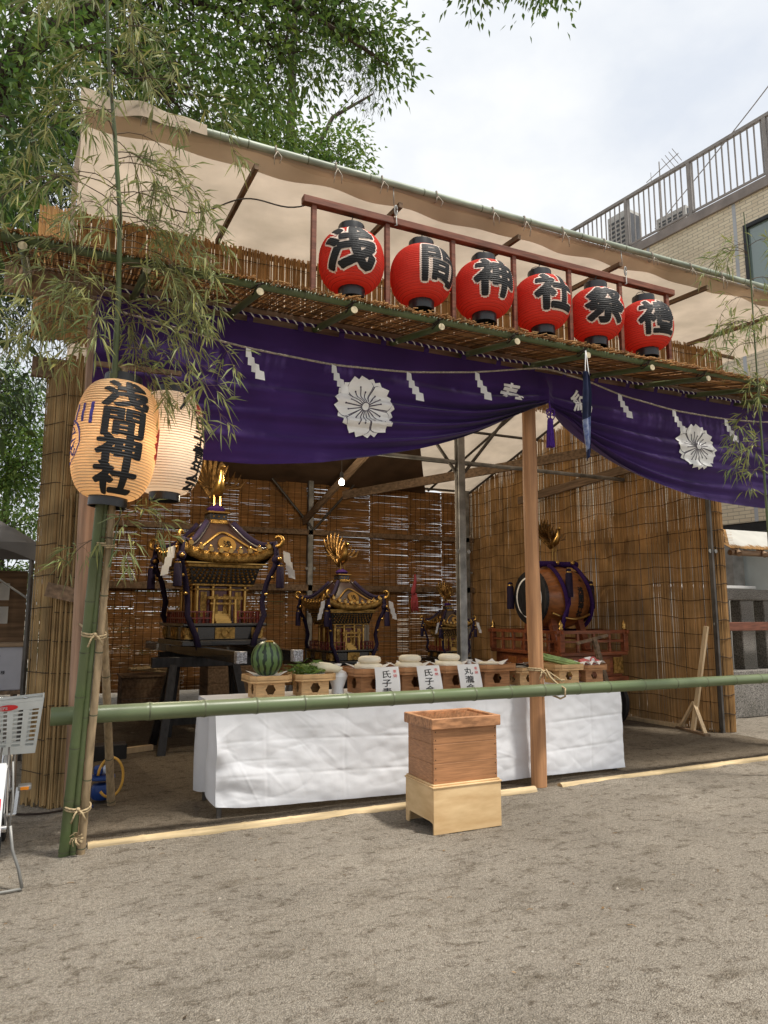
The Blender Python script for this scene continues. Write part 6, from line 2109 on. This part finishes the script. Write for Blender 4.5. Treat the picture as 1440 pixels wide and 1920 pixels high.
for (a, b, c, d, h, lab) in ((1.05, 1.9, 11.6, 12.3, .62, 'brown wooden crate on the floor behind the largest shrine'), (2.35, 3.3, 11.7, 12.4, .95, 'large plain wooden chest between the large and middle shrines')):
    cr = thing('wooden_crate', lab, 'crate', ((a + b) / 2, c, 0), 'crates at the back of the stage')
    nn = 4
    for k in range(nn):
        MB().bbox(a, b, c, c + .03, h * k / nn + .002, h * (k + 1) / nn - .002, .004).build('plank', 'wood_old', cr)
        MB().bbox(a, a + .03, c + .031, d, h * k / nn + .002, h * (k + 1) / nn - .002, .004).build('side_plank', 'wood_old', cr)
    MB().bbox(a - .02, b + .02, c - .02, d, h + .001, h + .03, .004).build('lid', 'wood_old', cr)
rope_h = thing('rope_heap', 'tangled pale rope heaped on top of the wooden crate', 'rope', (1.45, 11.9, .66))
MB().tube([(1.45 + .3 * math.cos(a * 2.3) * (.6 + .4 * math.sin(a * .7)), 11.9 + .2 * math.sin(a * 1.9), .68 + .05 * abs(math.sin(a * 1.3)) + .01 * a / 3) for a in np.linspace(0, 14, 90)], .018, 6).build('coil', 'straw_rope', rope_h, smooth=True)
# blue pump with hose
bp_ = thing('air_pump', 'small blue machine with a clear dome on the stage floor', 'machine', (0.50, 6.75, 0))
MB().lathe([(.08, .03), (.095, .05), (.095, .12), (.08, .15), (.03, .16)], (.50, 6.78, 0), 20).build('body', 'blue_plastic', bp_, smooth='auto')
MB().lathe([(.10, .19), (.108, .20), (.105, .22), (.03, .23)], (.49, 6.78, 0), 20).build('tray', 'blue_plastic', bp_, smooth='auto')
MB().ball((.53, 6.74, .275), .042, 14).build('dome', 'clear_plastic', bp_, smooth=True)
MB().bbox(.42, .49, 6.72, 6.82, .23, .30, .015).build('housing', 'blue_plastic', bp_)
MB().tube([(.35 + .02, 6.62, .20), (.33, 6.62, .06), (.30, 6.62, .02), (.42, 6.6, .015)], .012, 8).build('handle', 'blue_plastic', bp_, smooth=True)
hs_ = thing('yellow_hose', 'looped yellow hose standing on the blue machine', 'hose', (0.55, 6.7, .2))
MB().tube([(.545 + .10 * math.cos(a), 6.62, .23 + .16 * math.sin(a)) for a in np.linspace(-2.4, 3.0, 26)], .011, 8).build('loop', 'hose_yellow', hs_, smooth=True)
wc = thing('white_cable', 'loose white cable hanging down inside the left corner', 'cable', (.33, 6.6, 1))
MB().tube([(.30, 6.6, 2.3), (.32, 6.58, 1.8), (.29, 6.56, 1.2), (.34, 6.55, .7), (.28, 6.55, .45), (.36, 6.5, .3), (.30, 6.5, .1)], .006, 6).build('cable', 'paper', wc, smooth=True)

# ------------------------------------------------------------------ neighbouring tent, boxes
tn = thing('grey_tent', 'grey folding market tent at the left edge beyond the reed column', 'tent', (-1.5, 9.5, 0))
def tent_top(u, v):
    a = lerp(-3.4, -0.17, u)
    y = lerp(8.9, 11.8, v)
    pk_ = 1 - max(abs((a + 1.78) / 1.62), abs((y - 10.35) / 1.45))
    return (a, y, 2.38 + .95 * max(0, pk_) ** .9)
MB().sheet(tent_top, 24, 20).build('roof', 'grey_tarp', tn, smooth=True)
MB().sheet(lambda u, v: (lerp(-3.4, -.17, u), 8.9, lerp(2.385, 2.17 + .22 * abs(2 * ((u * 1.0) % 1) - 1) ** 2 * 0 + .16 * math.sin(math.pi * ((u * 3) % 1)), v)), 48, 4).build('valance', 'grey_tarp', tn, smooth=True)
MB().sheet(lambda u, v: (-.17, lerp(8.9, 11.8, u), lerp(2.385, 2.18, v)), 8, 3).build('valance', 'grey_tarp', tn)
for px, py in ((-.22, 8.95), (-.22, 11.75), (-3.35, 8.95)):
    MB().cyl((px, py, 0), (px, py, 2.25), .026, n=8).build('leg', 'steel_dark', tn, smooth='auto')
MB().cyl((-.22, 8.95, 1.75), (-.75, 8.95, 2.12), .013, n=6).build('scissor_bar', 'steel', tn)
MB().cyl((-.52, 8.95, 1.72), (-1.3, 8.95, 2.14), .013, n=6).build('scissor_bar', 'steel', tn)
MB().cyl((-.22, 8.95, 1.75), (-.22, 9.6, 2.14), .013, n=6).build('scissor_bar', 'steel', tn)
MB().sheet(lambda u, v: (-.20 + .03 * math.sin(v * 6 + u * 3), lerp(9.6, 10.2, u), lerp(2.2, 1.05, v)), 6, 10).build('side_flap', 'tarp_white', tn, smooth=True)
tb2 = thing('side_table', 'plain table holding a white carton under the grey tent', 'table', (-.7, 9.4, 0))
MB().bbox(-1.6, -.22, 9.1, 9.9, .70, .74, .004).build('tabletop', 'wood_old', tb2)
for px in (-1.5, -.3):
    MB().bbox(px - .02, px + .02, 9.15, 9.19, 0, .699, .003).build('leg', 'steel_dark', tb2)
bx = thing('carton', 'white printed carton standing on the table under the tent', 'carton', (-.6, 9.3, .74))
MB().bbox(-.9, -.25, 9.15, 9.6, .742, 1.22, .008).build('box', 'box_white', bx)
MB().bbox(-.92, -.23, 9.13, 9.62, 1.221, 1.26, .008).build('lid', 'cardboard', bx)
for k, (ch, px, pz, sz) in enumerate((('商', -.52, 1.09, .10), ('品', -.50, .94, .045), ('名', -.50, .89, .045), ('様', -.44, .94, .045))):
    put_text(ch, lambda P: np.array([(px + p[0] * sz, 9.147, pz + p[1] * sz) for p in P]), 'printed_character', 'ink', bx, .01)
bd = thing('notice_board', 'wooden board with white paper notices behind the tent', 'notice board', (-1.0, 11.5, 1))
MB().bbox(-2.6, -.32, 11.5, 11.54, 1.0, 2.2, .004).build('board', 'wood_beam', bd)
for k, px in enumerate((-.72, -1.2, -1.7)):
    for pz in (1.45, 1.78):
        MB().box(px - .18, px + .18, 11.488, 11.498, pz, pz + .24).build('notice', 'paper', bd)
for px in (-.4, -2.5):
    MB().bbox(px - .04, px + .04, 11.545, 11.62, 0, 2.2, .004).build('post', 'wood_beam', bd)

# ------------------------------------------------------------------ bicycle at the left edge
bk = thing('bicycle', 'white shopping bicycle with a pale plastic basket at the left edge', 'bicycle', (-0.24, 5.3, 0))
ry, fy_, bxx, wr_ = 4.93, 5.98, -0.207, .325
def wheel(y, nm):
    w = MB().tube([(bxx, y + wr_ * math.cos(a), wr_ + wr_ * math.sin(a) + .018) for a in np.linspace(0, 6.2832, 41)], .018, 8, False).build('wheel', 'rubber', bk, smooth=True)
    MB().tube([(bxx, y + (wr_ - .022) * math.cos(a), wr_ + .018 + (wr_ - .022) * math.sin(a)) for a in np.linspace(0, 6.2832, 41)], .011, 6, False).build('rim', 'chrome', w, smooth=True)
    mb = MB()
    for k in range(28):
        a = 2 * math.pi * k / 28
        mb.cyl((bxx + (.02 if k % 2 else -.02), y + .02 * math.cos(a + .8), wr_ + .018 + .02 * math.sin(a + .8)), (bxx, y + (wr_ - .03) * math.cos(a), wr_ + .018 + (wr_ - .03) * math.sin(a)), .0013, n=3)
    mb.build('spokes', 'chrome', w, kind='stuff')
    MB().cyl((bxx - .05, y, wr_ + .018), (bxx + .05, y, wr_ + .018), .02, n=10).build('hub', 'chrome', w, smooth='auto')
    return w
wheel(ry, 'rear'); wheel(fy_, 'front')
def fender(y, a0, a1, m):
    n = 24
    vs = []
    for i in range(n + 1):
        a = lerp(a0, a1, i / n)
        for q, dr in ((-.034, -.012), (-.022, .008), (.022, .008), (.034, -.012)):
            r_ = wr_ + .035 + dr
            vs.append((bxx + q, y + r_ * math.cos(a), wr_ + .018 + r_ * math.sin(a)))
    return MB().add(vs, [(i * 4 + k, i * 4 + k + 1, i * 4 + 5 + k, i * 4 + 4 + k) for i in range(n) for k in range(3)]).build('fender', m, bk, smooth=True)
fr_ = fender(ry, R(60), R(172), 'bike_white')
MB().bbox(bxx - .026, bxx + .026, ry - wr_ - .05, ry - wr_ - .018, wr_ + .20, wr_ + .27, .008).build('reflector', 'reflector_red', fr_)
fender(fy_, R(20), R(170), 'chrome')
MB().tube([(bxx, ry + .50, .30), (bxx - .095, ry + .38, .82)], .016, 8).build('seat_tube', 'bike_white', bk, smooth='auto')
MB().tube([(bxx, ry + .50, .30), (bxx, fy_ - .18, .72)], .018, 8).build('down_tube', 'bike_white', bk, smooth='auto')
for sd in (-.05, .05):
    MB().tube([(bxx + sd, ry, wr_ + .018), (bxx + sd * .4, ry + .50, .30)], .008, 6).build('chain_stay', 'steel_dark', bk)
    MB().tube([(bxx + sd, ry, wr_ + .018), (bxx + sd * .4, ry + .40, .74)], .006, 6).build('seat_stay', 'steel_dark', bk)
    MB().tube([(bxx + sd, fy_, wr_ + .018), (bxx + sd * .9, fy_ - .08, .66)], .011, 6).build('fork_blade', 'chrome', bk)
MB().tube([(bxx, fy_ - .08, .66), (bxx, fy_ - .16, 1.0)], .015, 8).build('head_tube', 'bike_white', bk)
MB().tube([(bxx - .28, fy_ - .42, .98), (bxx - .24, fy_ - .22, 1.02), (bxx, fy_ - .16, 1.0), (bxx + .10, fy_ - .19, 1.0)], .011, 8).build('handlebar', 'chrome', bk, smooth=True)
MB().ball((bxx - .10, ry + .36, .85), .1, 12, (.7, 1.3, .35)).build('saddle', 'black_plastic', bk, smooth=True)
MB().cyl((bxx - .08, ry + .50, .30), (bxx + .08, ry + .50, .30), .012, n=8).build('crank_axle', 'chrome', bk)
MB().beam((bxx + .075, ry + .50, .30), (bxx + .085, ry + .53, .46), .012, .02).build('crank', 'chrome', bk)
pd = MB().bbox(bxx + .085, bxx + .165, ry + .48, ry + .57, .445, .475, .006).build('pedal', 'steel', bk)
MB().bbox(bxx + .10, bxx + .15, ry + .472, ry + .480, .45, .47, .002).build('reflector', 'reflector_orange', pd)
MB().tube([(bxx + .07, ry, wr_ + .03), (bxx + .09, ry - .01, .22), (bxx + .13, ry - .04, .12), (bxx + .155, ry - .06, .015)], .009, 8).build('kickstand', 'steel', bk, smooth=True)
MB().tube([(bxx + .155, ry - .06, .012), (bxx - .05, ry - .08, .012), (bxx - .15, ry - .07, .012)], .008, 6).build('stand_foot', 'steel', bk, smooth=True)
MB().tube([(bxx + .06, ry + .01, .72), (bxx + .075, ry + .0, .50), (bxx + .065, ry, wr_)], .006, 6).build('stay_wire', 'steel', bk, smooth=True)
# basket: slats and bands
bsk = thing('bicycle_basket', 'pale grey woven plastic basket mounted on the bicycle', 'basket', (-.20, 5.72, .6))
BT = [(-.38, 5.50), (.0, 5.50), (.0, 5.80), (-.38, 5.80)]
BB_ = [(-.34, 5.53), (-.035, 5.53), (-.035, 5.75), (-.34, 5.75)]
zt, zb = 1.0, .66
def bas(k, u, v):
    a, b = BT[k], BT[(k + 1) % 4]
    c, d = BB_[k], BB_[(k + 1) % 4]
    t_ = V3(lerp(a[0], b[0], u), lerp(a[1], b[1], u), zt + .03 * (a[0] * (1 - u) + b[0] * u + .38) / .38)
    q_ = V3(lerp(c[0], d[0], u), lerp(c[1], d[1], u), zb)
    return t_ + (q_ - t_) * v
def band(k, u0, u1, v0, v1, th, nm):
    ctr = V3(-.19, 5.64, .8)
    P = [bas(k, u0, v0), bas(k, u1, v0), bas(k, u1, v1), bas(k, u0, v1)]
    nn = nrm(np.cross(P[1] - P[0], P[3] - P[0]))
    if np.dot(nn, P[0] - ctr) < 0:
        nn = -nn
    v = P + [p - nn * th for p in P]
    return MB().add(v, [(0, 1, 2, 3), (7, 6, 5, 4), (0, 4, 5, 1), (1, 5, 6, 2), (2, 6, 7, 3), (3, 7, 4, 0)]).build(nm, 'basket_plastic', bsk)
for k in range(4):
    band(k, 0, 1, 0, .05, .010, 'rim')
    band(k, 0, 1, .055, .19, .006, 'upper_band')
    band(k, 0, 1, .86, 1.0, .008, 'lower_band')
    for i in range(8 if k < 2 else 0):
        v0 = .225 + .08 * i
        band(k, 0, 1, v0, v0 + .028, .004, 'cross_band')
    for i in range(5):
        u0 = [0, .17, .42, .68, .94][i]
        u1 = [.05, .27, .52, .78, 1.0][i]
        band(k, u0, u1, .192, .858, .003, 'upright_band')
MB().add([tuple(bas(k, 0, .99)) for k in range(4)], [(0, 1, 2, 3)]).build('floor', 'basket_plastic', bsk)
def onb(u, v, o):
    p = bas(0, u, v)
    return (p[0], p[1] - .006 - o, p[2])
lg = MB().add([onb(.42 + .17 * math.cos(a), .125 + .055 * math.sin(a), 0) for a in np.linspace(0, 6.28, 21)[:-1]], [tuple(range(20))]).build('logo_plate', 'ink_red', bsk)
put_text('STEPS', lambda P: np.array([onb(.42 + p[0] * .082, .125 - p[1] * .075, .002) for p in P]), 'logo_lettering', 'white_print', bsk, .02)

# ------------------------------------------------------------------ leafy bamboo at both ends
def leafy_bamboo(label, path, r0, zlo, zhi, nbr, lenr, bias, leaf_m, nleaf=1.0, seed=3, low=()):
    rr = np.random.default_rng(seed)
    t = thing('leafy_bamboo', label, 'bamboo', path[0])
    P = np.array(path, float)
    zz = np.linspace(P[0][2], P[-1][2], 40)
    pts = [V3(np.interp(z, P[:, 2], P[:, 0]), np.interp(z, P[:, 2], P[:, 1]), z) for z in zz]
    MB().tube(pts, [lerp(r0, r0 * .25, i / 39) * (1.12 if i % 3 == 0 else 1) for i in range(40)], 9).build('culm', 'bamboo_green', t, smooth='auto')
    bm_, lf = MB(), MB()
    LP, LD = [], []
    specs = [(rr.uniform(zlo, zhi), None) for _ in range(nbr)] + [(z, az) for z, az in low]
    for z, az in specs:
        o = V3(np.interp(z, P[:, 2], P[:, 0]), np.interp(z, P[:, 2], P[:, 1]), z)
        a = rr.uniform(0, 2 * math.pi) if az is None else az
        d = V3(math.cos(a), math.sin(a) * .55, 0) + np.array(bias) * rr.uniform(0, 1)
        d = nrm(d)
        L_ = rr.uniform(*lenr) * (1.0 if z < lerp(zlo, zhi, .7) else .75)
        br_ = []
        p = o.copy()
        dirv = nrm(d + V3(0, 0, rr.uniform(.3, 1.0)))
        n = 8
        for k in range(n + 1):
            br_.append(p.copy())
            dirv = nrm(dirv + V3(rr.normal(0, .10), rr.normal(0, .10), -.20 - .02 * k))
            p = p + dirv * L_ / n
        bm_.tube(br_, [lerp(.0042, .0012, k / n) for k in range(n + 1)], 4, False)
        for k in range(2, n + 1):
            for _ in range(int(rr.integers(2, 4) * nleaf) + (2 if k == n else 0)):
                # small twig with a fan of leaves
                base = br_[k]
                td = nrm(nrm(br_[k] - br_[k - 1]) * .8 + rr.normal(0, .65, 3) + V3(0, 0, -.05))
                tl_ = rr.uniform(.03, .15)
                tip = base + td * tl_ + V3(0, 0, -.02)
                bm_.tube([base, (base + tip) / 2 + V3(0, 0, .008), tip], [.0014, .001, .0008], 3, False)
                for q in range(rr.integers(2, 6)):
                    LP.append(tip - td * tl_ * rr.uniform(0, .35))
                    LD.append(td * .9 + rr.normal(0, .5, 3) + V3(0, 0, -.25))
    LP, LD = np.array(LP), np.array(LD)
    n = len(LP)
    add_leaves(lf, LP, LD, rr.uniform(.07, .165, n), rr.uniform(.008, .0155, n), 0.22, rr)
    bm_.build('branches', 'twig', t, kind='stuff')
    lf.build('leaves', leaf_m, t, kind='stuff')
    return n
nl = leafy_bamboo('tall leafy bamboo drying above the left lanterns, brushing the eave', [(0.291, 4.80, 3.13), (0.283, 4.704, 3.63), (0.257, 4.60, 4.16), (0.193, 4.50, 4.645), (0.137, 4.426, 5.02), (0.094, 4.34, 5.43), (0.0, 4.2, 6.4)], 0.019, 3.45, 6.1, 44, (.4, 1.0), (0.15, -.15, 0), 'bamboo_leaf', 1.05, 5, low=[(3.2, 0.3), (3.2, 0.0), (3.3, 3.0), (3.35, 3.3), (3.3, -.4), (3.45, 2.7), (3.5, .2), (3.55, .1), (3.7, 3.1), (3.8, .2), (3.6, 3.4), (3.75, 2.9), (3.9, 3.2), (4.0, .1), (4.05, 2.8), (3.95, -.3), (4.15, .4), (4.2, 3.3)])
leafy_bamboo('small leafy bamboo shoot below the pale lantern', [(0.34, 5.02, 1.9), (0.36, 4.98, 2.1), (0.40, 4.96, 2.35)], 0.008, 2.0, 2.3, 3, (.25, .45), (1.2, -.2, 0), 'bamboo_leaf', .7, 9)
leafy_bamboo('green leafy bamboo leaning in at the right end of the eave', [(6.62, 4.95, 0.0), (6.5, 4.8, 1.5), (6.38, 4.7, 3.2), (6.28, 4.62, 4.3), (6.2, 4.55, 5.0), (6.1, 4.5, 5.6)], 0.018, 2.75, 5.3, 28, (.35, .72), (-.55, -.1, 0), 'bamboo_leaf_fresh', .9, 21)

# ------------------------------------------------------------------ trees
def tree(name, label, trunk, tr, blobs, leaf, size, wid, bark='bark', per=60, seed=1, clump=.38, droop=.25, cat='tree', flat=.7):
    rr = np.random.default_rng(seed)
    t = thing(name, label, cat, trunk[0])
    n = len(trunk)
    wood = MB()
    TP = [V3(*p) for p in trunk]
    wood.tube(TP, [lerp(tr, tr * .35, i / (n - 1)) for i in range(n)], 10)
    LP, LD = [], []
    tw_ = MB()
    for (cx, cy, cz, rx, ry_, rz, nc) in blobs:
        c = V3(cx, cy, cz)
        src = min(TP[1:], key=lambda p: np.linalg.norm(p - c) + .8 * max(0, p[2] - c[2]))
        dist = np.linalg.norm(c - src)
        mid = (src + c) / 2 + rr.normal(0, .1, 3) * dist * .5 + V3(0, 0, .1 * dist)
        limb = [src, src * .6 + mid * .4, mid, mid * .4 + c * .6, c]
        lr = max(.02, min(tr * .5, .018 * dist + .02))
        wood.tube(limb, [lr, lr * .8, lr * .6, lr * .42, lr * .25], 6)
        for _ in range(nc):
            v = rr.normal(0, 1, 3)
            v = v / np.linalg.norm(v) * rr.random() ** (1 / 2.4)
            q = c + v * V3(rx, ry_, rz)
            a = limb[rr.integers(2, 5)]
            m_ = (a + q) / 2 + rr.normal(0, .08, 3) + V3(0, 0, .08)
            tw_.tube([a, m_, q], [.014, .009, .004], 4, False)
            k = int(per * rr.uniform(.6, 1.4))
            off = rr.normal(0, clump, (k, 3)) * np.array([1, 1, flat])
            LP.append(q + off)
            od = off / (np.linalg.norm(off, axis=1, keepdims=True) + 1e-6)
            LD.append(od * .8 + rr.normal(0, .5, (k, 3)) + np.array([0, 0, -droop]) + v * .3)
    wood.build('trunk', bark, t, smooth='auto')
    tw_.build('twigs', bark, t, kind='stuff')
    LP, LD = np.concatenate(LP), np.concatenate(LD)
    lf = MB()
    k = len(LP)
    add_leaves(lf, LP, LD, rr.uniform(size * .65, size * 1.2, k), rr.uniform(wid * .7, wid * 1.2, k), .18, rr)
    lf.build('crown', leaf, t, kind='stuff')
    return k
cnt = 0
cnt += tree('shade_tree', 'big broadleaf tree arching over the left end of the canvas roof', [(-2.6, 9.5, 0), (-2.5, 9.5, 2.5), (-2.2, 9.6, 5), (-1.5, 9.8, 7.5), (-.6, 10, 9.5), (.6, 10.2, 11)], .32,
            [(1.0, 10, 10.9, 2.2, 1.8, 1.5, 105), (2.9, 10.2, 10.7, 1.05, 1.1, 1.4, 44), (-.8, 9.2, 8.4, 1.1, 1.4, 1.9, 62), (1.0, 9.6, 8.9, 1.8, 1.0, .8, 40), (-.9, 8.6, 6.1, .5, .8, 1.0, 14),
             (4.45, 10, 11.45, .42, .4, .30, 13), (4.75, 10, 11.0, .15, .2, .25, 4), (3.8, 10, 11.8, .7, .5, .5, 20), (6.45, 10, 13.45, .40, .4, .14, 7), (8.2, 10, 14.25, .85, .5, .2, 14), (7.3, 10.2, 14.9, 1.8, .8, .5, 20)],
            'tree_leaf', .15, .06, per=50, seed=4, clump=.29)
cnt += tree('near_branch_tree', 'dark leafed tree whose low branch hangs in at the left edge', [(-1.9, 6.6, 0), (-1.85, 6.6, 2), (-1.6, 6.6, 4), (-1.2, 6.6, 6)], .16,
            [(-.72, 6.6, 3.25, .22, .3, .22, 5), (-.75, 6.7, 4.4, .28, .4, .6, 12), (-.9, 6.8, 5.9, .45, .5, .7, 16)], 'tree_leaf_dark', .15, .06, per=24, seed=8, clump=.16)
cnt += tree('sunlit_tree', 'lighter green tree rising behind the canvas roof', [(5.6, 17, 0), (5.6, 17, 4), (5.5, 17, 8), (5.5, 17, 12)], .22,
            [(5.0, 16.5, 12.9, 1.6, 1.3, 1.6, 60), (6.3, 16.5, 13.2, 1.0, 1.0, 1.5, 36), (4.2, 16.5, 13.6, 1.4, 1.2, 1.4, 40), (6.9, 16.6, 12.2, .7, .8, .8, 16)], 'tree_leaf_light', .17, .08, per=56, seed=12, clump=.30)
cnt += tree('dark_conifer', 'dark feathery conifer standing behind the left tree', [(-2.4, 17.5, 0), (-2.4, 17.5, 5), (-2.3, 17.5, 10), (-2.0, 17.5, 16)], .25,
            [(-.8, 17, 8.6, 1.6, 1.3, 1.2, 26), (-.7, 17, 10.8, 1.9, 1.3, 1.4, 42), (-.2, 17, 13.2, 2.0, 1.3, 1.6, 46), (.9, 17, 14.8, 1.8, 1.2, 1.3, 36), (-1.2, 17, 6.6, .7, 1, .8, 8), (2.2, 17, 12.8, 1.3, 1.2, 1.4, 26)], 'conifer_leaf', .20, .04, per=105, seed=15, clump=.36, droop=.7)
cnt += tree('drooping_conifer', 'tall conifer with drooping sprays against the sky', [(5.3, 18, 0), (5.3, 18, 6), (5.4, 18, 13), (5.5, 18, 19.5)], .25,
            [(6.9, 17.5, 18.6, 1.0, .5, .35, 16), (7.3, 17.5, 17.6, 1.0, .5, .35, 15), (5.9, 17.5, 19.2, .9, .6, .8, 18), (5.2, 17.6, 17.2, 1.2, .8, 1.3, 30), (7.8, 17.5, 16.9, .45, .4, .3, 6)], 'conifer_leaf', .17, .02, per=46, seed=18, clump=.22, droop=.9, flat=.9)
cnt += tree('garden_tree', 'bright green tree in the distance left of the reed column', [(-1.4, 23, 0), (-1.4, 23, 3), (-1.3, 23, 6)], .2,
            [(-1.3, 22.5, 7.6, 1.2, 1.0, 1.3, 56), (-1.1, 22, 5.5, 1.2, 1.0, 1.4, 70), (-2.6, 22.5, 6.5, 1.3, 1, 1.8, 50), (.2, 23, 6.6, 1.0, 1, 1.6, 36)], 'tree_leaf_light', .16, .07, per=60, seed=22, clump=.3)
cnt += tree('garden_shrub', 'low yellow green shrub behind the grey tent', [(-1.2, 19, 0), (-1.2, 19, 1.2), (-1.2, 19, 2.6)], .08,
            [(-1.0, 18.8, 3.6, .9, .7, .55, 22), (-.9, 19, 2.6, 1.1, .7, .8, 26), (-2.3, 19, 3.0, 1.0, .7, .9, 18)], 'tree_leaf_light', .12, .05, per=60, seed=25, clump=.25, cat='shrub')
cnt += tree('added_dimming_shrub', 'added dark shrub that dims the slits of the back blinds', [(3.0, 17, 0), (3.0, 17, .8), (3.0, 17, 1.4)], .08,  # added behind the stage to darken the gaps in the blinds
            [(1.6, 16.5, 1.4, 1.2, .8, 1.3, 22), (3.6, 16.5, 1.6, 1.2, .8, 1.4, 22), (-.2, 16.5, 1.6, 1.0, .8, 1.4, 18)], 'tree_leaf_dark', .14, .06, per=60, seed=27, clump=.3, cat='shrub')
